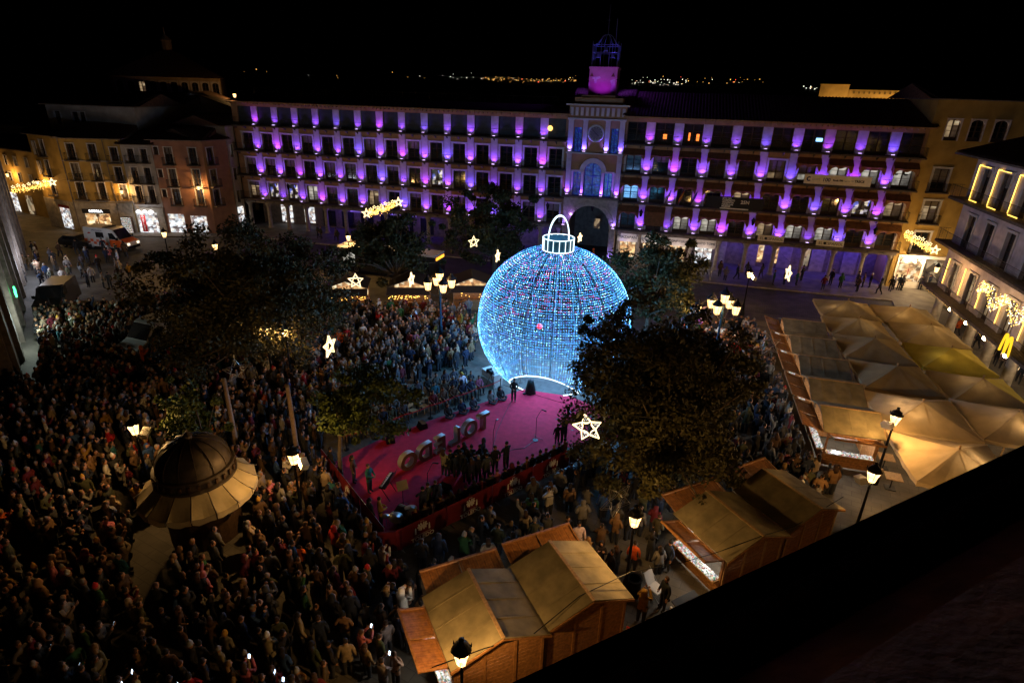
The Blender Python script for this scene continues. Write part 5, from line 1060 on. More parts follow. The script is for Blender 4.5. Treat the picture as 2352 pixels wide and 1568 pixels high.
UA = [(28.33, 47.2), (27.0, 42.9), (26.0, 38.95), (24.8, 34.25), (23.4, 29.46), (22.15, 24.64)]; UB = [(32.8, 46.0), (31.9, 41.9), (30.5, 37.5), (29.27, 32.8), (28.2, 28.6)]
nth = ('first', 'second', 'third', 'fourth', 'fifth', 'sixth')
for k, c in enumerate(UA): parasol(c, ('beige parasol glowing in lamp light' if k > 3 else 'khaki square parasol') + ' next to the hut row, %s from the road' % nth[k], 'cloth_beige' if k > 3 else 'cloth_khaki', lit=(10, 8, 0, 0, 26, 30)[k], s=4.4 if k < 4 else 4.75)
for k, c in enumerate(UB): parasol(c, ('beige parasol' if k > 3 else 'olive parasol tinted yellow as lamp-lit' if k in (2, 3) else 'khaki square parasol') + ' next to the corner building, %s from the road' % nth[k], 'cloth_beige' if k > 3 else 'cloth_khaki' if k < 2 else 'cloth_lamplit_olive' if k == 2 else 'cloth_khaki', lit=(10, 8, 6, 8, 26)[k], s=4.4 if k < 4 else 4.75, tint='cloth_lamplit_olive' if k == 3 else None)
def table(c, a, lab, col='print_white'):
    o = thing('terrace_table', lab, 'table', (*c, 0), a, 'terrace tables under the parasols'); MB().box(-.4, .4, -.4, .4, .72, .75).build('table_top', M[col], o); MB().tube([(0, 0, .03), (0, 0, .72)], .03, 6).build('pedestal', M['iron'], o); MB().box(-.25, .25, -.25, .25, 0, .03).build('foot', M['iron'], o)
def chair(c, a, lab, col='wood_plain', grp='chairs'):
    o = thing('folding_chair', lab, 'chair', (*c, 0), a, grp); MB().box(-.22, .22, -.22, .22, .43, .46).build('seat', M[col], o); MB().box(-.22, .22, .19, .22, .6, .86).build('backrest', M[col], o)
    for x in (-.2, .2):
        MB().box(x - .018, x + .018, -.21, -.175, 0, .43).build('leg', M['wood_pale'], o); MB().box(x - .018, x + .018, .185, .22, 0, .86).build('leg', M['wood_pale'], o)
for k in range(4): table((22.9 - .95 * k * .9 + 2.1, 43.6 - 3.4 * k), R(75), 'white terrace table between huts and parasols, %s from the road' % nth[k])
for k, c in enumerate((gp(2010, 1010, .7), gp(2035, 1050, .7), gp(2052, 1095, .7))): table(c, R(70), 'cream terrace table under the beige parasol edge, %s from the parasols' % nth[k], 'wood_pale')
for k, c in enumerate((gp(1990, 1030, .4), gp(2015, 1075, .4), gp(1998, 1060, .4))): chair(c, R(40 + 50 * k), 'wooden terrace chair beside the lamp and beige parasols', 'wood_pale', 'terrace chairs by the lamp')
# ================================================================ kiosk
KC = (-13.75, 21.25); ks = thing('domed_kiosk', 'round kiosk with dark metal dome and khaki canvas skirt in the crowd', 'kiosk', (*KC, 0), R(20))
mat('dome_metal', (.075, .06, .05), .55, .35, 2.5, .2, .4)
MB().lathe([(1.5, .0), (1.5, 3.1)], 24).build('body', M['timber_dark'], ks); MB().lathe([(1.62, 3.05), (1.68, 3.1), (1.68, 3.2), (1.58, 3.25), (1.55, 3.5), (1.63, 3.55), (1.63, 3.66), (1.5, 3.68)], 28).build('drum_ring', M['dome_metal'], ks, smooth=False)
MB().lathe([(1.5 * math.cos(a) if a < PI / 2 - .01 else .001, 3.68 + 1.25 * math.sin(a)) for a in np.linspace(0, PI / 2, 9)], 28).build('dome', M['dome_metal'], ks, smooth=True)
for k in range(14): a = 2 * PI * k / 14; MB().tube([(1.53 * math.cos(b) * math.cos(a), 1.53 * math.cos(b) * math.sin(a), 3.68 + 1.275 * math.sin(b)) for b in np.linspace(0, PI / 2 - .05, 6)], .02, 4).build('dome_rib', M['dome_metal'], ks)
MB().lathe([(.2, 4.9), (.15, 5.0), (.22, 5.1), (.05, 5.25), (.001, 5.4)], 10).build('finial', M['dome_metal'], ks)
for k in range(28): a = 2 * PI * k / 28; MB().box(-.05, .05, 1.6, 1.66, 3.27, 3.5).build('frieze_bracket', M['timber_dark'], ks, None, a)
for k in range(16):
    if k in (2, 3): continue
    a0, a1 = 2 * PI * k / 16 + .01, 2 * PI * (k + 1) / 16 - .01; b = MB(); vs = []
    for j in range(6):
        f = j / 5
        for i in range(5): a = a0 + (a1 - a0) * i / 4; r = 1.62 + .80 * f - .05 * f * math.sin(PI * i / 4); vs.append((r * math.cos(a), r * math.sin(a), 3.08 - .62 * f - .08 * math.sin(PI * i / 4) * f - .03 * math.sin(PI * f)))
    b.add(vs, [(j * 5 + i, j * 5 + i + 1, (j + 1) * 5 + i + 1, (j + 1) * 5 + i) for j in range(5) for i in range(4)]); e = vs[-5:]
    b.add(e + [(v[0] * 1.003, v[1] * 1.003, v[2] - .28 - .04 * math.sin(i * 2 + k)) for i, v in enumerate(e)], [(i, i + 1, 6 + i, 5 + i) for i in range(4)]); b.build('awning_panel', translucent('cloth_kiosk', (.50, .41, .24), .15), ks)
    MB().tube([(2.55 * math.cos(a0), 2.55 * math.sin(a0), 2.4), (1.55 * math.cos(a0), 1.55 * math.sin(a0), 2.9)], .02, 4).build('awning_arm', M['steel'], ks)
for (x, y, hgt, lab) in ((*gp(514, 872, 5), 5, 'bare timber pole rising behind the domed kiosk'), (*gp(660, 886, 5), 5, 'bare timber pole beside the lamp between kiosk and stage')):
    o = thing('timber_pole', lab, 'pole', (x, y, 0), 0, 'timber poles'); MB().tube([(0, 0, 0), (.02, 0, hgt * .5), (0, 0, hgt)], [.14, .13, .11], 9).build('shaft', mat('pole_wood', (.28, .20, .15), .9, .25, 6, .2), o, smooth=True); MB().blob((0, 0, hgt), .13, 8, 4).build('cap', M['bark'], o)
# ================================================================ trees
def tree(base, cc, rad, nclump, nleaf, lab, leafm='leaf_dark', ls=.16, trunk=.28, seed=1, droop=0.):
    r = np.random.default_rng(seed); o = thing('plane_tree' if rad[0] > 2.5 else 'small_tree', lab, 'tree', (*base, 0)); bx, by = base; c = np.array([cc[0] - bx, cc[1] - by, cc[2]]); rad = np.array(rad)
    # clump centres: uneven lobed crown
    d = r.normal(size=(nclump, 3)); d /= np.linalg.norm(d, axis=1)[:, None]; lob = 1 + .2 * np.sin(3 * np.arctan2(d[:, 1], d[:, 0]) + seed) + .18 * np.sin(5 * d[:, 2] + 2 * d[:, 0] * 3 + seed)
    rr_ = (.35 + .65 * r.random(nclump) ** .6) * lob * .9; outl = r.random(nclump) < .16; rr_ = np.where(outl, r.uniform(1.02, 1.24, nclump), rr_); d = d[np.argsort(~outl)]; rr_ = rr_[np.argsort(~outl)]; cen = c + d * rad * rr_[:, None]; cen = cen[cen[:, 2] > 1.6]
    cr2 = r.uniform(.5, 1.2, len(cen)) * rad.mean() * .25; cr2[:int(len(cen) * .15)] *= .62
    n = nleaf; idx = r.integers(0, len(cen), n); q = r.normal(size=(n, 3)); q *= (r.random(n) ** .45 / np.linalg.norm(q, axis=1))[:, None]; pos = cen[idx] + q * cr2[idx][:, None] * np.array([1.15, 1.15, .8]); pos[:, 2] -= droop * np.abs(q[:, 0]) * cr2[idx]
    pos = pos[pos[:, 2] > 1.2]; n = len(pos)
    u = r.normal(size=(n, 3)); u /= np.linalg.norm(u, axis=1)[:, None]; w = np.cross(u, r.normal(size=(n, 3))); w /= np.linalg.norm(w, axis=1)[:, None]; s = ls * r.uniform(.6, 1.3, n)[:, None]
    V = np.stack([pos - u * s, pos + w * s * .5, pos + u * s, pos - w * s * .5], 1).reshape(-1, 3)
    me = bpy.data.meshes.new('crown'); me.vertices.add(4 * n); me.vertices.foreach_set('co', V.ravel()); me.loops.add(4 * n); me.loops.foreach_set('vertex_index', np.arange(4 * n, dtype=np.int32)); me.polygons.add(n); me.polygons.foreach_set('loop_start', np.arange(0, 4 * n, 4, dtype=np.int32)); me.update(calc_edges=True); me.materials.append(M[leafm])
    link('crown', me, o)
    b = MB(); top = c * np.array([.6, .6, .75]); th = max(1.4, c[2] - rad[2] * .75)
    b.tube([(0, 0, 0), (.05, .03, th * .5), (top[0] * .3, top[1] * .3, th), tuple(c * [.8, .8, 1.])], [trunk * 1.25, trunk, trunk * .8, trunk * .2], 8)
    for k in range(min(34, len(cen) // 3)):
        e = cen[k if k < 20 else int(r.integers(0, len(cen)))]; s0 = np.array([top[0] * .3, top[1] * .3, th * r.uniform(.85, 1.1)]); mid = (s0 + e) / 2 + np.array([0, 0, .12 * rad[2]]); b.tube([tuple(s0), tuple(mid), tuple(e)], [trunk * .42, trunk * .22, trunk * .05], 5)
    b.build('trunk', M['bark'], o, smooth=True); return o
tree((-17.6, 36.6), (-17.9, 37.4, 5.4), (6.0, 5.5, 4.3), 300, 66000, 'largest dark plane tree spreading over the crowd beside the white van', 'leaf_autumn', ls=.125, trunk=.3, seed=3)
tree((8.1, 25.2), (7.2, 24.8, 5.0), (3.6, 3.7, 4.8), 260, 56000, 'big dark plane tree in front of the bauble and the stage barrier', 'leaf_autumn', ls=.115, trunk=.27, seed=5, droop=.4)
tree((7.3, 29.9), (6.1, 29.7, 5.5), (2.5, 2.1, 2.9), 70, 9500, 'thin branching tree whose leaves hang in front of the bauble', ls=.13, trunk=.15, seed=21, droop=.5)
tree((11.4, 30.8), (9.9, 29.6, 4.6), (3.3, 3.0, 3.0), 110, 18000, 'dark tree behind the big one, beside the crowd near the hut row', 'leaf_autumn', ls=.14, seed=15)
tree((-14.9, 24.4), (-15.6, 24.7, 3.9), (1.45, 1.45, 1.9), 50, 7500, 'small feathery green tree behind the domed kiosk', 'leaf_green', .10, .1, 7, .5)
tree((-8.7, 25.1), (-7.6, 26.0, 4.4), (2.5, 2.3, 1.75), 60, 10500, 'slender young tree rising at the corner of the red carpet', 'leaf_green', .11, .12, 8, .5)
tree((-11.4, 54.4), (-11.6, 54.6, 4.7), (4.3, 3.2, 3.1), 90, 16000, 'round dark tree in front of the bus', ls=.16, seed=9)
tree((-2.2, 62.2), (-2.3, 62.4, 5.6), (4.7, 3.4, 3.9), 90, 17000, 'tall dark tree before the arcaded building beside the gate', ls=.17, seed=10)
tree((11.3, 46.0), (11.6, 46.0, 4.9), (3.9, 3.2, 3.7), 100, 17000, 'feathery dark green tree right behind the bauble', 'leaf_dark', .15, .2, 12, .6)
# ================================================================ vehicles
def wheel(parent, x, y, r=.34, w=.2):
    t = MB().lathe([(r * .6, -w / 2), (r, -w / 2 + .03), (r, w / 2 - .03), (r * .6, w / 2)], 18).build('wheel', M['rubber'], parent, (x, y, r)); t.rotation_euler = (PI / 2, 0, 0)
    MB().lathe([(.001, w / 2 - .03), (r * .3, w / 2 - .05), (r * .6, w / 2 - .01)], 14).build('rim', M['steel'], t); MB().lathe([(.001, -w / 2 + .03), (r * .3, -w / 2 + .05), (r * .6, -w / 2 + .01)], 14).build('rim', M['steel'], t)
def van(p, a, lab, paint, L=5.6, Wd=2.0, Ht=2.5, amb=False, lights=True):
    o = thing('ambulance_van' if amb else 'parked_van', lab, 'ambulance' if amb else 'van', (*p, 0), a); hl = L / 2; hw = Wd / 2
    prof = [(-hl, .35), (-hl, Ht - .12), (-hl + .12, Ht), (hl - 2.1, Ht), (hl - 1.75, Ht - .1), (hl - .95, 1.35), (hl - .1, 1.08), (hl, .9), (hl, .35)]
    b = MB(); n = len(prof)
    for y0, y1, k in ((-hw, hw, 1.),):
        vs = [(x, -hw + (.1 if z > 1.5 else 0), z) for x, z in prof] + [(x, hw - (.1 if z > 1.5 else 0), z) for x, z in prof]; b.add(vs, [tuple(range(n))[::-1], tuple(range(n, 2 * n))] + [(i, (i + 1) % n, n + (i + 1) % n, n + i) for i in range(n)])
    b.build('body', M[paint], o)
    MB().hexa([(hl - 1.68, -hw + .16, Ht - .16), (hl - .98, -hw + .12, 1.39), (hl - .98, hw - .12, 1.39), (hl - 1.68, hw - .16, Ht - .16), (hl - 1.63, -hw + .16, Ht - .13), (hl - .92, -hw + .12, 1.42), (hl - .92, hw - .12, 1.42), (hl - 1.63, hw - .16, Ht - .13)]).build('windscreen', M[GDK], o)
    for s in (-1, 1):
        y = s * (hw - .03); yy = sorted((y, y + s * .045))
        w_ = MB().prism([(hl - 2.3, 1.4), (hl - 1.15, 1.4), (hl - 1.75, 2.1), (hl - 2.3, 2.1)], 'y', yy[0] - (0 if s < 0 else .07), yy[1] + (0 if s > 0 else .07)); w_.build('side_window', M[GDK], o)
        if amb: MB().box(-1.2, -.1, *sorted((s * (hw - .07), s * (hw - .02) + s * .0)), 1.45, 2.1).build('side_window', M[GDK], o)
        for x in (-hl + 1.0, hl - .95): wheel(o, x, s * (hw - .1))
        MB().box(hl - .04, hl + .03, s * (hw - .32) - .16, s * (hw - .32) + .16, .75, .98).build('headlight', M['print_white'] if not amb else emit('head_dim', (1, .85, .6), 1.2, False), o); MB().box(-hl - .03, -hl + .02, s * (hw - .16) - .07, s * (hw - .16) + .07, .9, 1.4).build('taillight', M['flag_red'], o)
        MB().box(hl - 1.2, hl - 1.05, *sorted((s * hw, s * (hw + .22))), 1.35, 1.65).build('mirror', M['black_metal'], o)
    MB().box(hl - .02, hl + .06, -hw + .1, hw - .1, .35, .62).build('bumper', M['black_metal'], o); MB().box(-hl - .06, -hl + .02, -hw + .1, hw - .1, .35, .6).build('bumper', M['black_metal'], o)
    MB().box(-hl - .025, -hl - .004, -hw + .3, hw - .3, 1.5, 2.15).build('rear_window', M[GDK], o)
    if amb:
        for s in (-1, 1):
            f = s * (hw + .006); ys = sorted((f, f - s * .004))
            for i in range(8):
                for j in range(2):
                    if (i + j) % 2: MB().box(-hl + .05 + i * .42, -hl + .05 + (i + 1) * .42, ys[0], ys[1], .62 + j * .3, .62 + (j + 1) * .3).build('orange_square', M['orange_paint'], o)
            MB().prism([(hl - 2.35, .45), (hl - .9, .45), (hl - .35, 1.1), (hl - .95, 1.34), (hl - 2.35, 1.34)], 'y', *ys).build('orange_door', M['orange_paint'], o)
            t_ = text('lettering', 'AMBULANCIA', .24, M['print_blue'], o, (-1.0, s * (hw - .07), 2.28), (PI / 2, 0, 0 if s < 0 else PI), .003); q_ = MB().lathe([(.1, -.004), (.27, -.004), (.27, .004), (.1, .004)], 14).build('round_badge', M['flag_red'], o, (-2.15, s * (hw - .07), 1.75)); q_.rotation_euler = (PI / 2, 0, 0)
            text('lettering', 'PROTECCION CIVIL', .17, M['print_white'], o, (-1.0, s * (hw + .008), 1.08), (PI / 2, 0, 0 if s < 0 else PI), .002)
        MB().hexa([(hl - .95, -hw + .05, 1.37), (hl - .1, -hw + .1, 1.1), (hl - .1, hw - .1, 1.1), (hl - .95, hw - .05, 1.37), (hl - .95, -hw + .05, 1.39), (hl - .1, -hw + .1, 1.12), (hl - .1, hw - .1, 1.12), (hl - .95, hw - .05, 1.39)]).build('bonnet', M['orange_paint'], o)
        MB().box(-.3, .3, -hw + .3, hw - .3, Ht, Ht + .12).build('light_bar', M['dark_paint'], o)
    return o
van((-48.6, 69.3), R(-13), 'white and orange chequered ambulance parked below the yellow house', 'white_paint', amb=True, L=6.0, Ht=2.6)
van((-40.6, 49.0), R(-72), 'black van with its dark rear to the crowd by the lit shops', 'dark_paint', L=5.2, Ht=2.2)
van((-27.0, 41.0), R(-110), 'white van with large windscreen facing the crowd under the big tree', 'white_paint', L=5.4, Wd=2.1, Ht=2.5)
def car(p, a, lab, paint):
    o = thing('parked_car', lab, 'car', (*p, 0), a); prof = [(-2.1, .3), (-2.15, .75), (-2.0, .95), (-1.4, 1.42), (.2, 1.45), (1.0, .98), (1.9, .85), (2.1, .65), (2.1, .3)]; n = len(prof)
    vs = [(x, -.85 + (.15 if z > 1.2 else 0), z) for x, z in prof] + [(x, .85 - (.15 if z > 1.2 else 0), z) for x, z in prof]; MB().add(vs, [tuple(range(n))[::-1], tuple(range(n, 2 * n))] + [(i, (i + 1) % n, n + (i + 1) % n, n + i) for i in range(n)]).build('body', M[paint], o)
    for s in (-1, 1):
        MB().prism([(-1.5, .98), (.85, .98), (.15, 1.36), (-1.25, 1.36)], 'y', *sorted((s * .765, s * .83))).build('side_window', M[GDK], o)
        for x in (-1.3, 1.3): wheel(o, x, s * .77, .31, .18)
        MB().box(2.06, 2.13, s * .6 - .14, s * .6 + .14, .62, .74).build('headlight', M['print_white'], o)
    MB().hexa([(.24, -.66, 1.42), (.98, -.72, 1.0), (.98, .72, 1.0), (.24, .66, 1.42), (.28, -.66, 1.45), (1.02, -.72, 1.02), (1.02, .72, 1.02), (.28, .66, 1.45)]).build('windscreen', M[GDK], o)
car((-52.9, 69.6), R(-10), 'dark car parked behind the ambulance', 'dark_paint')
bs = thing('city_bus', 'long bus with pale roof behind the round dark tree', 'bus', (-13.4, 61.9, 0), R(-17)); MB().box(-5.8, 5.8, -1.25, 1.25, .35, 2.75).build('body', M['dark_paint'], bs); MB().prism([(-1.25, 2.75), (1.25, 2.75), (1.1, 2.95), (-1.1, 2.95)], 'x', -5.8, 5.8).build('roof', M['white_paint'], bs)
MB().box(-5.2, -2.6, -.8, .8, 2.95, 3.2).build('roof_unit', M['white_paint'], bs); MB().box(-4.8, -3., -.5, .5, 3.2, 3.23).build('roof_vent', M['stone_dark'], bs)
for k in range(6): MB().box(-5.2 + k * 1.75, -3.7 + k * 1.75, -1.28, -1.252, 1.2, 2.3).build('side_window', M['room_white' if k < 1 else GDK], bs)
MB().box(5.8, 5.84, -1., 1., 2.35, 2.65).build('destination_sign', emit('bus_amber', (1, .35, .03), 1.5, False), bs); MB().box(-5.84, -5.8, -1., 1., 1.0, 2.3).build('rear_window', M[GDK], bs)
for x in (-3.6, 3.8):
    for s in (-1, 1): wheel(bs, x, s * 1.15, .48, .28)
# litter bin, board and small things by the bin
bn = thing('litter_bin', 'round dark litter bin at the foot of the street lamp', 'litter bin', (5.25, 18.1, 0)); MB().lathe([(.26, 0), (.3, .1), (.3, .85), (.33, .88), (.33, .95), (.24, .95), (.22, .6), (.001, .6)], 16).build('body', M['iron'], bn)
pm = thing('pushchair', 'folding pushchair with pale seat beside the litter bin', 'pushchair', (6.2, 18.0, 0), R(40)); MB().hexa([(-.25, -.2, .45), (.25, -.2, .45), (.25, .3, .5), (-.25, .3, .5), (-.25, -.2, .5), (.25, -.2, .5), (.25, .3, .55), (-.25, .3, .55)]).build('seat', M['print_white'], pm); MB().hexa([(-.25, .3, .5), (.25, .3, .5), (.25, .35, .5), (-.25, .35, .5), (-.25, .55, 1.0), (.25, .55, 1.0), (.25, .6, 1.0), (-.25, .6, 1.0)]).build('backrest', M['print_white'], pm)
b = MB(); [b.tube([(s * .27, .7, 1.05), (s * .27, .2, .5), (s * .27, -.4, .1)], .015, 5) for s in (-1, 1)]; b.build('frame', M['steel'], pm)
for x, y in ((-.27, -.4), (.27, -.4), (-.27, .35), (.27, .35)): MB().lathe([(.05, -.02), (.09, -.02), (.09, .02), (.05, .02)], 10).build('wheel', M['rubber'], pm, (x, y, .09)).rotation_euler = (0, PI / 2, 0)
bd = thing('display_board', 'grey display board leaning by the trinket hut', 'board', (7.3, 17.0, 0), R(30)); MB().hexa([(-.6, -.5, .5), (.6, -.5, .5), (.6, .5, .75), (-.6, .5, .75), (-.6, -.5, .54), (.6, -.5, .54), (.6, .5, .79), (-.6, .5, .79)]).build('panel', M['dark_paint'], bd); MB().box(-.62, -.56, -.5, .5, .0, .5).box(.56, .62, -.5, .5, 0, .5).build('leg_frame', M['white_paint'], bd)
fc = thing('crowd_fence', 'red painted steel fence panel behind the near huts', 'fence', (4.5, 15.6, 0), R(-40)); b = MB(); b.tube([(0, 0, .05), (0, 0, 1.1), (1.8, 0, 1.1), (1.8, 0, .05)], .025, 6); b.tube([(0, 0, .25), (1.8, 0, .25)], .02, 5); b.build('frame', M['rope_red'], fc)
for k in range(11): MB().tube([(.15 + k * .15, 0, .25), (.15 + k * .15, 0, 1.1)], .009, 4).build('bar', M['rope_red'], fc)
# ================================================================ people
objcol('coat_cloth', .9, .1); objcol('hair_or_hat', .8, .1)
mat('trousers', (.03, .032, .04), .9, .3, 3); mat('skin', (.34, .17, .10), .55, .15, 3); mat('shoes', (.02, .018, .016), .6, .2, 5); mat('eye_dark', (.01, .008, .006), .4, .1, 5)
ARM = {'down': ((.25, .03, 1.14), (.27, -.05, .9), (.27, -.08, .80)), 'pocket': ((.29, .05, 1.15), (.20, -.1, .96), (.165, -.13, .92)), 'phone': ((.24, -.16, 1.2), (.12, -.33, 1.42), (.08, -.37, 1.50)),
       'cross': ((.26, -.1, 1.16), (.03, -.22, 1.2), (-.06, -.21, 1.2)), 'raise': ((.3, -.06, 1.6), (.27, -.12, 1.84), (.26, -.14, 1.94)), 'lap': ((.25, -.06, 1.14), (.13, -.27, 1.02), (.08, -.32, 1.0)), 'play': ((.26, -.05, 1.14), (.1, -.27, 1.08), (.03, -.3, 1.06))}
def skeleton(armL, armR, legs):
    V = {'pel': ((0, 0, .93), (.175, .135)), 'bel': ((0, -.005, 1.08), (.175, .14)), 'che': ((0, 0, 1.28), (.195, .145)), 'nb': ((0, .01, 1.43), (.105, .09)), 'nk': ((0, 0, 1.50), (.06, .06)), 'hd': ((0, -.015, 1.585), (.078, .092)), 'cr': ((0, -.008, 1.69), (.07, .082))}
    E = [('pel', 'bel', 0), ('bel', 'che', 0), ('che', 'nb', 0), ('nb', 'nk', 2), ('nk', 'hd', 2), ('hd', 'cr', 2)]
    for s, nm, arm in ((1, 'L', armL), (-1, 'R', armR)):
        e, w, h = ARM[arm]; f = lambda p: (s * p[0], p[1], p[2])
        V['sh' + nm] = (f((.175, .01, 1.39)), (.085, .08)); V['el' + nm] = (f(e), (.062, .062)); V['wr' + nm] = (f(w), (.05, .05)); V['ha' + nm] = (f(h), (.036, .042))
        E += [('che', 'sh' + nm, 0), ('sh' + nm, 'el' + nm, 0), ('el' + nm, 'wr' + nm, 0), ('wr' + nm, 'ha' + nm, 2)]
        hip, kn, an, to = (.095, 0, .86), (.1, -.01, .48), (.1, .02, .09), (.11, -.13, .045); dz = 0
        if legs == 'stride': kn, an, to = ((.1, -.16, .5), (.1, -.14, .1), (.11, -.29, .06)) if s > 0 else ((.1, .06, .48), (.1, .26, .12), (.11, .14, .045))
        if legs == 'sit': hip, kn, an, to = (.1, -.05, .9), (.13, -.44, .91), (.13, -.42, .5), (.14, -.56, .455)
        if legs == 'floor': hip, kn, an, to = (.12, -.04, .88), (.34, -.3, .98), (.06, -.42, .87), (-.06, -.46, .86)
        V['hi' + nm] = (f(hip), (.1, .11)); V['kn' + nm] = (f(kn), (.075, .08)); V['an' + nm] = (f(an), (.055, .06)); V['to' + nm] = (f(to), (.045, .04))
        E += [('pel', 'hi' + nm, 1), ('hi' + nm, 'kn' + nm, 1), ('kn' + nm, 'an' + nm, 1), ('an' + nm, 'to' + nm, 3)]
    off = {'sit': -.41, 'floor': -.79}.get(legs, 0)
    return {k: ((p[0], p[1], p[2] + off), r) for k, (p, r) in V.items()}, E, off
def body_mesh(armL, armR, legs, sub):
    V, E, off = skeleton(armL, armR, legs); ks_ = list(V); me = bpy.data.meshes.new('skel'); me.from_pydata([V[k][0] for k in ks_], [(ks_.index(a), ks_.index(b)) for a, b, _ in E], [])
    ob = bpy.data.objects.new('skel', me); C.objects.link(ob); md = ob.modifiers.new('s', 'SKIN'); md.branch_smoothing = .6; md.use_smooth_shade = True
    for i, k in enumerate(ks_): sv = me.skin_vertices[0].data[i]; sv.radius = V[k][1]; sv.use_root = (k == 'pel')
    if sub: m2 = ob.modifiers.new('u', 'SUBSURF'); m2.levels = sub; m2.render_levels = sub
    bpy.context.view_layer.update(); out = bpy.data.meshes.new_from_object(ob.evaluated_get(bpy.context.evaluated_depsgraph_get())); bpy.data.objects.remove(ob)
    P = np.array([f.center for f in out.polygons]); best = np.full(len(P), 9.); lab = np.zeros(len(P), int)
    for a, b, l in E:
        A, B = np.array(V[a][0]), np.array(V[b][0]); d = B - A; t = np.clip(((P - A) @ d) / (d @ d), 0, 1); q = np.linalg.norm(P - (A + t[:, None] * d), axis=1) / (np.mean(V[a][1]) * .5 + np.mean(V[b][1]) * .5); u = q < best; best[u] = q[u]; lab[u] = l
    lab[(P[:, 2] - off < .93) & (P[:, 2] - off > .74) & (lab == 1) & (legs not in ('sit', 'floor'))] = 0     # coat hem below the hips
    vs = np.array([v.co for v in out.vertices]); fs = [tuple(p.vertices) for p in out.polygons]
    return vs, fs, lab.tolist(), V, off
def finish(vs, fs, lab, V, off):      # face, ears and five-fingered hands, joined to the one body mesh
    b = MB(); b.v = [tuple(v) for v in vs]; b.f = list(fs); b.m = list(lab); z = off
    b.add([(-.016, -.09, 1.585 + z), (.016, -.09, 1.585 + z), (0, -.125, 1.588 + z), (0, -.088, 1.64 + z)], [(0, 2, 1), (0, 3, 2), (1, 2, 3)], 2)
    for s in (-1, 1):
        b.box(s * .032 - .011, s * .032 + .011, -.094, -.08, 1.622 + z, 1.634 + z, 4); b.blob((s * .078, .0, 1.605 + z), (.014, .022, .032), 5, 4, 2)
    b.box(-.022, .022, -.092, -.078, 1.548 + z, 1.556 + z, 4)
    for nm in ('L', 'R'):
        w, h = Vector(V['wr' + nm][0]), Vector(V['ha' + nm][0]); d = (h - w).normalized(); s = d.orthogonal().normalized(); t = d.cross(s)
        for k, ln in enumerate((.062, .074, .07, .055)): o_ = h + s * (.024 - .016 * k) + d * .02; b.tube([o_, o_ + d * ln * .55 - t * .006, o_ + d * ln - t * .022], [.0095, .009, .007], 4, 2)
        b.tube([w + (h - w) * .55 + s * .028, w + (h - w) * .8 + s * .052 - t * .012, h + s * .055 - t * .025], [.011, .0105, .008], 4, 2)
    return b
HIP = {}; POSES = {'stand': ('down', 'down', 'straight'), 'pockets': ('pocket', 'pocket', 'straight'), 'phone': ('phone', 'phone', 'straight'), 'crossed': ('cross', 'cross', 'straight'), 'walk': ('down', 'pocket', 'stride'), 'wave': ('raise', 'down', 'straight'), 'sit': ('lap', 'lap', 'sit'), 'floor': ('lap', 'lap', 'floor'), 'play': ('play', 'play', 'straight')}
PM = [M['coat_cloth'], M['trousers'], M['skin'], M['shoes'], M['eye_dark']]
for k, a in POSES.items():
    b = finish(*body_mesh(*a, 1)); me = b.mesh('person', PM); me.polygons.foreach_set('use_smooth', [True] * len(me.polygons)); HIP[k] = (me, {'sit': -.41, 'floor': -.79}.get(k, 0))
def head_mb(kind, z=0.):
    b = MB(); c = (0, .012, 1.645 + z)
    if kind == 'short': b.lathe([(.001, .105), (.05, .092), (.08, .055), (.09, .0), (.084, -.04)], 10, c)
    elif kind == 'long':
        b.lathe([(.001, .108), (.055, .095), (.088, .055), (.1, .0), (.098, -.05)], 10, c); b.prism([(-.1, 1.64 + z), (.1, 1.64 + z), (.11, 1.45 + z), (.07, 1.33 + z), (-.07, 1.33 + z), (-.11, 1.45 + z)], 'y', .03, .12)
    elif kind == 'beanie': b.lathe([(.001, .15), (.05, .14), (.085, .09), (.1, .02), (.102, -.02), (.094, -.03)], 10, c); b.blob((0, .012, 1.81 + z), .032, 6, 4)
    elif kind == 'hood': b.lathe([(.001, .125), (.06, .11), (.105, .06), (.118, -.01), (.12, -.08), (.13, -.15)], 10, (0, .03, 1.645 + z))
    elif kind == 'cap': b.lathe([(.001, .105), (.06, .095), (.09, .05), (.096, .0)], 10, c); b.prism([(-.07, -.08), (.07, -.08), (.05, -.18), (-.05, -.18)], 'z', 1.64 + z, 1.65 + z)
    if kind in ('short', 'long', 'beanie', 'cap'):   # open the face: push front-low vertices back
        b.v = [(x, max(y, -.055 if (zz - z) < 1.655 and kind not in ('cap', 'beanie') else -9), zz) for x, y, zz in b.v]
    return b
_hm = {}
def headgear(kind, off):
    if (kind, off) not in _hm:
        me = head_mb(kind, off).mesh(kind, M['hair_or_hat']); me.polygons.foreach_set('use_smooth', [True] * len(me.polygons)); _hm[(kind, off)] = me
    return _hm[(kind, off)]
COATS = [('black', (.015, .015, .017), 15), ('dark navy', (.016, .022, .045), 11), ('charcoal', (.05, .05, .054), 13), ('dark brown', (.075, .042, .022), 13), ('olive', (.05, .052, .025), 7), ('camel', (.20, .11, .05), 6), ('beige', (.28, .21, .14), 5), ('white', (.5, .47, .43), 2.5), ('grey', (.15, .14, .13), 10), ('burgundy', (.11, .012, .02), 5), ('red', (.35, .012, .012), 1.4), ('orange', (.5, .09, .015), .8), ('blue', (.025, .06, .18), 1.6), ('pink', (.4, .12, .16), .8), ('teal', (.02, .10, .12), 1), ('green', (.025, .09, .03), .8), ('mustard', (.26, .14, .02), 1.2)]
CW = np.array([c[2] for c in COATS], float); CW /= CW.sum()
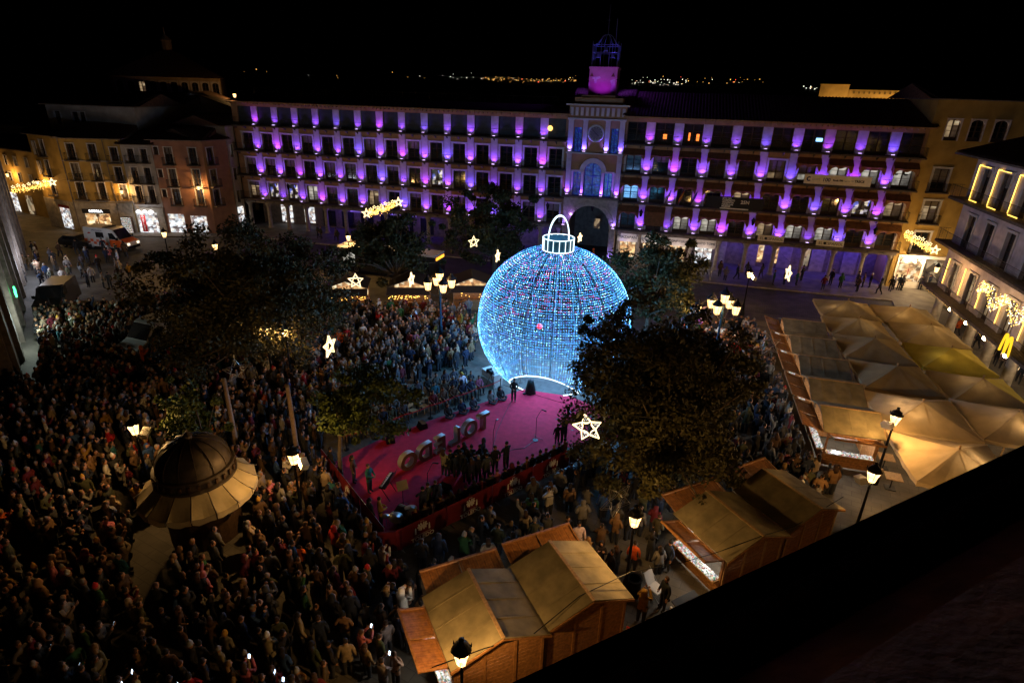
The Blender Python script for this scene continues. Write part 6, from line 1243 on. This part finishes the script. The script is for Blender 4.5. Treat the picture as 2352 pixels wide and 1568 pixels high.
HAIRS = [('dark', (.012, .008, .006), 12), ('brown', (.045, .022, .011), 9), ('blond', (.2, .12, .05), 2), ('grey', (.2, .19, .18), 2)]
HATS = [('white', (.5, .48, .45), 1.5), ('black', (.012, .012, .012), 6), ('red', (.45, .02, .02), 1), ('grey', (.2, .2, .2), 3), ('mustard', (.4, .22, .03), 1)]
def pick(r, lst): w = np.array([q[2] for q in lst], float); return lst[r.choice(len(lst), p=w / w.sum())]
def person(p, face, pose='stand', coat=None, head=None, hairc=None, label=None, scale=None, z=0., group=None, place='', r=rng):
    cn, cc = (coat, dict((c[0], c[1]) for c in COATS)[coat]) if coat else (lambda q: (q[0], q[1]))(COATS[r.choice(len(COATS), p=CW)])
    head = head or r.choice(['short', 'short', 'long', 'long', 'beanie', 'hood', 'cap'], p=[.25, .2, .2, .12, .13, .06, .04])
    hn, hc = (cn, cc) if head == 'hood' else ((lambda q: (q[0], q[1]))(pick(r, HATS if head in ('beanie', 'cap') else HAIRS)) if hairc is None else (hairc, dict((c[0], c[1]) for c in HAIRS + HATS + COATS)[hairc]))
    me, off = HIP[pose]; s = scale or float(r.uniform(.93, 1.06))
    desc = {'short': 'short %s hair', 'long': 'long %s hair', 'beanie': '%s beanie', 'hood': 'hood up', 'cap': '%s cap'}[head]; desc = desc % hn if '%' in desc else desc
    act = {'stand': 'standing', 'pockets': 'hands in pockets', 'phone': 'hands held up', 'crossed': 'arms crossed', 'walk': 'walking', 'wave': 'one arm raised', 'sit': 'sitting', 'floor': 'cross-legged', 'play': 'playing'}[pose]
    o = link('person', me, None, (p[0], p[1], z), face + PI / 2); o.scale = (s * float(r.uniform(.95, 1.16)), s * float(r.uniform(.95, 1.16)), s); o.color = (*[c * float(r.uniform(.85, 1.15)) for c in cc], 1)
    tag(o, label or f'person in {cn} coat, {desc}, {act} {place}', 'person', group or 'people in the square')
    h = link('hair' if head in ('short', 'long') else {'beanie': 'beanie', 'hood': 'hood', 'cap': 'cap'}[head], headgear(head, off), o); h.color = (*hc, 1)
    return o
def stp(x, y): return gp((x / 1.8092 + 1200) / 1.74150, (y / 1.8092 + 1550) / 1.74150)
SG = 'performers and helpers on the carpet'; n_ind = 0
def toward(p, q): return math.atan2(q[1] - p[1], q[0] - p[0])
sp = [((1545, 105), 'play', 'black', 'cap', 'black', 'person in black with cap playing in front of the bauble doorway', -PI / 2, 1.), ((1490, 600), 'crossed', 'black', 'short', 'dark', 'tall person in dark suit standing apart on the carpet', R(140), 1.06), ((1410, 625), 'play', 'black', 'short', 'brown', 'person in black suit looking down at papers beside the choir', R(-60), 1.02),
      ((1350, 682), 'stand', 'charcoal', 'short', 'dark', 'person in charcoal jacket with back turned before the choir', R(120), 1.02), ((1905, 405), 'crossed', 'dark navy', 'short', 'dark', 'person with folded arms and dark jacket near the big lit star', R(120), 1.05), ((1858, 412), 'stand', 'black', 'short', 'brown', 'child in black standing beside the person with folded arms', R(110), .8),
      ((1045, 645), 'play', 'beige', 'long', 'brown', 'person in long beige coat with black belt beside the letter L', R(60), 1.), ((508, 762), 'play', 'teal', 'short', 'brown', 'person in teal jacket behind the keyboard', R(-20), 1.), ((590, 1012), 'play', 'mustard', 'short', 'dark', 'person in pale yellow jumper at the drum kit', R(30), 1.), ((520, 1010), 'stand', 'black', 'long', 'dark', 'person in black behind the drummer', R(40), .95), ((240, 640), 'stand', 'black', 'short', 'dark', 'person in black by the slender tree', R(40), 1.02), ((110, 618), 'pockets', 'charcoal', 'cap', 'black', 'person in charcoal at the carpet corner by the slender tree', R(20), 1.03), ((395, 690), 'stand', 'dark brown', 'long', 'dark', 'person in brown holding a music stand left of the keyboard', R(0), .97)]
for q, pose, coat, hd, hc, lab, fc_, sc in sp: person(stp(*q), fc_, pose, coat, hd, hc, lab, sc, .035, SG)
for k, (x, y) in enumerate(((1090, 640), (1130, 655), (1165, 640), (1200, 690), (1240, 705), (1260, 650), (1290, 690), (1210, 630), (1150, 610), (1300, 600), (1325, 560), (1340, 630), (1240, 600), (1185, 580), (930, 900), (985, 880), (1010, 900), (895, 930))):
    person(stp(x, y), R(random.uniform(90, 160)), random.choice(('stand', 'crossed', 'stand')), random.choice(('black', 'charcoal', 'black', 'dark navy')), None, None, None, random.uniform(.88, 1.), .035, SG, 'in the choir' if k < 14 else 'near the drum kit')
# low bench with listeners inside the banner barrier
bd_ = (A1 - A0).normalized(); bn_ = Vector((-bd_.y, bd_.x)); 
for k in range(4):
    c = A0 + bd_ * (1.9 + 2.7 * k) + bn_ * .75; o = thing('low_bench', 'low wooden bench inside the banner barrier, %s from the drum kit' % nth[k], 'bench', (c.x, c.y, .035), math.atan2(bd_.y, bd_.x), 'benches inside the barrier'); MB().box(-1.3, 1.3, -.16, .16, .40, .44).build('seat', M['wood_plain'], o)
    for x in (-1.1, 1.1): MB().box(x - .03, x + .03, -.14, .14, 0, .40).build('leg', M['wood_plain'], o)
for k in range(22):
    c = A0 + bd_ * (.95 + .48 * k + random.uniform(-.08, .08)) + bn_ * .75; person((c.x, c.y), math.atan2(bn_.y, bn_.x) + random.uniform(-.3, .3), 'sit', None, None, None, None, random.uniform(.86, 1.), .035, 'listeners on the benches', 'on the barrier bench')
# seated audience
ed_ = (E1 - E0).normalized(); en_ = Vector((-ed_.y, ed_.x))
for row in range(4):
    for k in range(15):
        c = E0 + ed_ * (.5 + .74 * k + random.uniform(-.08, .08)) + en_ * (.85 + .95 * row)
        if (c - Vector((-1.6, 36.3))).length < .9 or k > 13: continue
        fcd = math.atan2(-en_.y, -en_.x) + random.uniform(-.25, .25)
        if row < 3: chair((c.x, c.y), fcd + PI / 2, 'wooden folding chair in the %s audience row by the carpet' % ('front', 'second', 'third')[row], 'wood_pale', 'audience chairs')
        if row < 3:
            if random.random() < .9: person((c.x, c.y), fcd, 'sit', None, None, None, None, None, 0.0, 'seated audience', 'in the %s audience row' % ('front', 'second', 'third')[row])
for k, q in enumerate(((-3.9, 31.9), (-3.1, 32.5), (-2.4, 33.0), (-1.3, 33.9), (-.7, 34.4))): person(q, R(-50), 'floor', ('black', 'dark navy', 'charcoal', 'grey', 'black')[k], None, None, 'person in %s sitting on the carpet edge, %s from the bauble' % (('black', 'navy', 'charcoal', 'grey', 'black')[k], nth[4 - k]), .97, .035, 'listeners on the carpet edge')
# people between barrier and huts, and by the bin
for (x, y), pose, coat, hd, hc, fc_, lab in (((1205, 1240), 'pockets', 'beige', 'long', 'brown', 100, 'person in cream coat with red scarf behind the barrier'), ((1325, 1270), 'stand', 'white', 'short', 'dark', -80, 'person in white jumper between barrier and huts'), ((1240, 1275), 'pockets', 'black', 'short', 'blond', 120, 'bald looking person in black between barrier and near huts'), ((1410, 1250), 'pockets', 'camel', 'hood', None, 60, 'person in camel jacket seen from behind beside the unlit star'), ((1375, 1310), 'phone', 'black', 'long', 'dark', -100, 'person with long dark hair reading near the huts'), ((1398, 1335), 'stand', 'black', 'short', 'dark', -160, 'person in black facing the reader near the huts'), ((945, 1410), 'pockets', 'beige', 'long', 'dark', 160, 'person in cream padded coat left of the near hut'), ((1300, 1255), 'stand', 'black', 'short', 'dark', -60, 'person in black before the roofed huts'), ((1345, 1300), 'crossed', 'camel', 'hood', None, 100, 'person in tan jacket behind the hut ridge'),
        ((1450, 1310), 'stand', 'orange', 'short', 'dark', 70, 'person in orange jacket behind the street lamp by the bin'), ((1505, 1250), 'walk', 'olive', 'short', 'brown', 40, 'person in olive coat and pale trousers under the lit leaves'), ((1530, 1310), 'stand', 'dark navy', 'beanie', 'black', 200, 'person in dark padded coat by the trinket counter'), ((1470, 1430), 'phone', 'mustard', 'hood', None, 60, 'person with yellow hood bending over the board'), ((1520, 1400), 'stand', 'black', 'short', 'brown', 200, 'person in black leaning beside the display board'), ((1255, 1300), 'pockets', 'grey', 'beanie', 'white', 90, 'person in grey with white beanie before the near huts'), ((1275, 1320), 'stand', 'dark brown', 'long', 'brown', 90, 'person in brown before the near huts'), ((1225, 1260), 'stand', 'olive', 'beanie', 'grey', 100, 'person in olive coat before the near huts')):
    p = gp(x, y); person(p, R(fc_), pose, coat, hd, hc, lab, None, 0, 'people between stage and huts')
# people strolling by the shops and the street
for k, ((x, y), coat) in enumerate((((110, 640), 'blue'), ((128, 610), 'black'), ((190, 640), 'grey'), ((230, 625), 'black'), ((255, 600), 'pink'), ((275, 610), 'white'), ((205, 600), 'charcoal'), ((240, 580), 'dark navy'), ((160, 620), 'beige'), ((80, 590), 'black'), ((140, 590), 'dark brown'), ((180, 585), 'black'), ((300, 640), 'mustard'), ((100, 660), 'dark navy'), ((150, 655), 'white'), ((205, 660), 'charcoal'), ((60, 650), 'grey'), ((75, 620), 'dark brown'), ((225, 545), 'black'), ((300, 530), 'black'), ((45, 700), 'blue'), *[((random.uniform(60, 320), random.uniform(585, 695)), random.choice(('black', 'charcoal', 'grey', 'dark brown', 'dark navy', 'beige', 'white', 'olive'))) for _ in range(26)])): person(gp(x, y), random.uniform(0, 6.28), random.choice(('walk', 'pockets', 'stand', 'crossed')), coat, None, None, None, None, .008, 'people in the side street', 'in the side street')
for k in range(30):
    t = (54.5, 57, 59, 60.5, 61, 62.3, 63.5, 65, 66, 67.2, 68.5, 69.3, 71, 72.2, 73, 74.5, 75.5, 76.5, 78, 79, 9.5, 10.3, 12.4, 13, 15, 37, 39, 45, 46, 44)[k]; q = fw(t, random.uniform(-4.5, -1.2)); person((q.x, q.y), random.uniform(0, 6.28), random.choice(('walk', 'stand', 'pockets', 'walk')), None, None, None, None, None, .12, 'people along the arcade', 'before the ' + ('arcade shops' if k < 20 else 'bus side arcade' if k < 27 else 'archway gate'))
for k, ((x, y), coat) in enumerate((((2110, 668), 'black'), ((2128, 668), 'dark navy'), ((2068, 670), 'black'), ((2050, 668), 'white'), ((1995, 663), 'black'), ((1965, 660), 'charcoal'))): person(gp(x, y), random.uniform(0, 6.28), 'stand', coat, None, None, None, None, .12, 'people along the arcade', 'before the souvenir shop')
for k, ((x, y), coat) in enumerate((((2195, 770), 'orange'), ((2215, 800), 'mustard'), ((2240, 800), 'black'), ((2282, 840), 'black'), ((2300, 850), 'grey'), ((2335, 880), 'dark navy'), ((2320, 860), 'beige'))): person(gp(x, y), random.uniform(0, 6.28), 'walk', coat, None, None, None, None, 0, 'people under the corner building', 'under the corner arcade')
print('special people', len([o for o in bpy.data.objects if o.get('category') == 'person']))
# ---------------------------------------------------------------- the crowd
LO = []
for a in (('down', 'down', 'straight'), ('pocket', 'pocket', 'straight'), ('phone', 'phone', 'straight'), ('cross', 'cross', 'straight'), ('raise', 'pocket', 'straight')):
    vs, fs, lab, V, off = body_mesh(*a, 0)
    for hk in ('short', 'long', 'beanie', 'hood'):
        b = head_mb(hk); allv = np.vstack([vs, np.array(b.v)]); allf = list(fs) + [tuple(i + len(vs) for i in f) for f in b.f]; cat = np.array(list(lab) + [5] * len(b.f))
        LO.append((allv, np.concatenate([np.array(f) for f in allf]), np.array([len(f) for f in allf]), cat, hk))
def inside(poly, x, y):
    c = False; n = len(poly)
    for i in range(n):
        x0, y0 = poly[i]; x1, y1 = poly[i - 1]
        if (y0 > y) != (y1 > y) and x < (x1 - x0) * (y - y0) / (y1 - y0) + x0: c = not c
    return c
PA = [(-25, 12.5), (-21, 11.5), (-3.6, 12.0), (-3.4, 15.0), (-2.6, 17.2), (-4.6, 19.2), (-6.2, 20.4), (-10.6, 26.2), (-10.4, 28.2), (-12.2, 31.0), (-4.4, 38.2), (-2.9, 38.8), (-2.7, 43), (-4., 50), (-17, 49), (-20, 56), (-30, 55), (-33, 48), (-43, 44.5), (-37.5, 41), (-32.8, 33), (-32.5, 24)]
PB = [(9.4, 40.), (11, 43), (15, 47), (20.0, 48), (21.0, 45.5), (20.2, 42.5), (16.7, 29.0), (16.4, 27), (17.2, 25.2), (15.5, 23.6), (11.8, 23.8), (9.6, 24.2), (7.4, 28.2), (7.4, 31.5), (9.5, 34)]
PC = [(-3.2, 17.7), (.3, 19.3), (4, 21.0), (4.6, 19.0), (7.2, 19.3), (7.4, 21.2), (8.3, 23.0), (7.3, 27.2), (5.8, 27.6), (-3.9, 19.4)]
GAPP = [gp(320, 1195), gp(425, 1190), gp(445, 1290), gp(360, 1390), gp(318, 1330)]; GAP2 = [gp(30, 1270), gp(110, 1270), gp(110, 1360), gp(60, 1360)]
obst = [(KC[0], KC[1], 2.0), (-17.6, 36.6, .7), (-14.9, 24.4, .4), (8.1, 25.2, .7), (11.4, 30.8, .5), (BC.x, BC.y, 6.)] + [(o.location.x, o.location.y, .45) for o in bpy.data.objects if o.get('category') in ('street lamp', 'pole')]
def vanhit(x, y):
    for (vx, vy), va, L, w in (((-27.0, 41.0), R(-110), 3.0, 1.4), ((-40.6, 49.), R(-72), 3., 1.4)):
        dx, dy = x - vx, y - vy; u, v = dx * math.cos(va) + dy * math.sin(va), -dx * math.sin(va) + dy * math.cos(va)
        if abs(u) < L and abs(v) < w: return True
    return False
sd_ = Vector((-59.5, 69.2)) - Vector((-32.4, 33.9)); sd_.normalize()
ex = [(o.location.x, o.location.y) for o in bpy.data.objects if o.get('category') in ('person',)]; exa = np.array(ex)
pos = []
for poly, step in ((PA, .70), (PB, .72), (PC, .95)):
    xs_ = [p[0] for p in poly]; ys_ = [p[1] for p in poly]; j = 0; y = min(ys_)
    while y < max(ys_):
        x = min(xs_) + (j % 2) * step / 2
        while x < max(xs_):
            X_, Y_ = x + rng.normal(0, .2), y + rng.normal(0, .2); x += step
            if rng.random() < .13 + .12 * math.sin(X_ * .9 + 2 * math.sin(Y_ * .5)): continue
            if not inside(poly, X_, Y_) or inside(GAPP, X_, Y_) or inside(GAP2, X_, Y_) or inside(cpts, X_, Y_) or vanhit(X_, Y_): continue
            if Y_ > 33 and (X_ + 32.4) * sd_.y - (Y_ - 33.9) * sd_.x < 1.2: continue
            if any((X_ - a) ** 2 + (Y_ - b) ** 2 < r_ * r_ for a, b, r_ in obst): continue
            if ((exa - (X_, Y_)) ** 2).sum(1).min() < .2: continue
            (u_, v_), dep = px(X_, Y_, 1.4)
            if dep < 2 or u_ < -40 or u_ > 2400 or v_ > 1640: continue
            pos.append((X_, Y_, dep))
        y += step * .87; j += 1
pos.sort(key=lambda q: q[2]); N_SP = len([o for o in bpy.data.objects if o.get('category') == 'person']); NI = max(0, 305 - N_SP)
marks = [((-13.75, 21.25), 'near the domed kiosk'), ((-17.6, 23.4), 'by the lone crowd lamp'), ((-9.4, 21.3), 'by the kiosk side lamp'), ((-6, 19), 'by the barrier corner'), ((-3.5, 16.5), 'beside the near hut'), ((-4, 13.2), 'by the near side flap'), ((-9, 15), 'between kiosk and near hut'), ((-15, 15), 'before the kiosk'), ((-20, 17), 'beyond the crowd lamp'), ((12.5, 25.5), 'behind the trinket hut'), ((15.5, 27.5), 'near the hut row end'), ((17, 34), 'along the hut row'), ((0, 19.2), 'between barrier and huts'), ((6.5, 24), 'under the big tree')]
HOLD = []
for x, y, d_ in pos[:NI]:
    pl = min(marks, key=lambda m_: (m_[0][0] - x) ** 2 + (m_[0][1] - y) ** 2)[1]; tgt = (-1, 30) if x < 6 else (17, 33)
    kid = rng.random() < .06
    ps_ = rng.choice(['stand', 'pockets', 'phone', 'crossed'], p=[.3, .35, .15, .2])
    o = person((x, y), toward((x, y), tgt) + rng.normal(0, .5), ps_, None, None, None, None, .7 if kid else None, 0, 'crowd in the square', pl)
    if ps_ == 'phone': HOLD.append((o, pl))
LOW = np.array([w_ * h_ for w_ in (.26, .32, .15, .22, .05) for h_ in (.42, .3, .16, .12)]); LOW /= LOW.sum(); rest = pos[NI:]; VV = []; LI = []; LT = []; CC = []; off = 0
PAL = np.array([c[1] for c in COATS]); HA = [np.array(h[1]) for h in HAIRS]; HT = [np.array(h[1]) for h in HATS]
for x, y, d_ in rest:
    v, li, lt, cat, hk = LO[rng.choice(len(LO), p=LOW)]; s = rng.uniform(.86, 1.07) if rng.random() > .06 else .7; tgt = (1, 33) if x < 6 else (17, 33); a = toward((x, y), tgt) + rng.normal(0, .5) + PI / 2; ca, sa = math.cos(a), math.sin(a)
    q = v * np.array([s * rng.uniform(.95, 1.2), s * rng.uniform(.95, 1.18), s]); VV.append(np.stack([q[:, 0] * ca - q[:, 1] * sa + x, q[:, 0] * sa + q[:, 1] * ca + y, q[:, 2]], 1)); LI.append(li + off); LT.append(lt); off += len(v)
    coat = PAL[rng.choice(len(PAL), p=CW)] * rng.uniform(.8, 1.2); hair = coat if hk == 'hood' else HA[rng.choice(4, p=[.5, .34, .08, .08])] if hk != 'beanie' else HT[rng.choice(5, p=[.14, .46, .08, .22, .1])]
    tab = np.array([coat, (.02, .022, .03), np.array((.34, .17, .10)) * rng.uniform(.75, 1.1), (.02, .018, .016), (.01, .01, .01), hair]); CC.append(tab[cat])
V_ = np.vstack(VV); LI = np.concatenate(LI); LT = np.concatenate(LT); CC = np.vstack(CC)
me = bpy.data.meshes.new('crowd'); me.vertices.add(len(V_)); me.vertices.foreach_set('co', V_.ravel()); me.loops.add(len(LI)); me.loops.foreach_set('vertex_index', LI.astype(np.int32)); me.polygons.add(len(LT)); st_ = np.concatenate([[0], np.cumsum(LT)[:-1]]).astype(np.int32); me.polygons.foreach_set('loop_start', st_)
me.polygons.foreach_set('use_smooth', np.ones(len(LT), bool)); me.update(calc_edges=True)
at = me.attributes.new('tint', 'FLOAT_COLOR', 'FACE'); at.data.foreach_set('color', np.hstack([CC, np.ones((len(CC), 1))]).ravel().astype(np.float32))
cm = mat('crowd_cloth', (1, 1, 1), .85, .15, 5.); n_ = cm.node_tree.nodes; an = n_.new('ShaderNodeAttribute'); an.attribute_name = 'tint'; cm.node_tree.links.new(an.outputs['Color'], [q for q in n_ if q.type == 'VECT_MATH'][0].inputs[0])
me.materials.append(cm); tag(link('crowd', me, kind='stuff'), 'dense crowd of people in winter coats filling the square', 'crowd')
print('crowd individuals', NI, 'mass', len(rest), 'verts', len(V_))
# phones held up by people in the crowd
for o, pl in HOLD:
    sc = o.scale; a = o.rotation_euler[2]; lx, ly, lz = 0, -.385 * sc[1], 1.555 * sc[2]
    k = MB().box(-.042, .042, -.006, .006, -.08, .08).box(-.036, .036, .0065, .008, -.072, .072, 1).build('phone', [M['black_metal'], M['screen_glow']], None, (o.location.x - ly * math.sin(a), o.location.y + ly * math.cos(a), lz)); k.rotation_euler = (.35, 0, a)
    tag(k, 'glowing phone held up by a person ' + pl, 'phone', 'phones in the crowd')
S.frame_set(1)
# lettering becomes plain mesh
bpy.context.view_layer.update(); _dg = bpy.context.evaluated_depsgraph_get()
for o in [q for q in bpy.data.objects if q.type == 'FONT']:
    me = bpy.data.meshes.new_from_object(o.evaluated_get(_dg)); nm = o.name; par = o.parent; loc = o.location.copy(); rot = o.rotation_euler.copy(); bpy.data.objects.remove(o)
    k = bpy.data.objects.new('lettering', me); C.objects.link(k); k.parent = par; k.location = loc; k.rotation_euler = rot
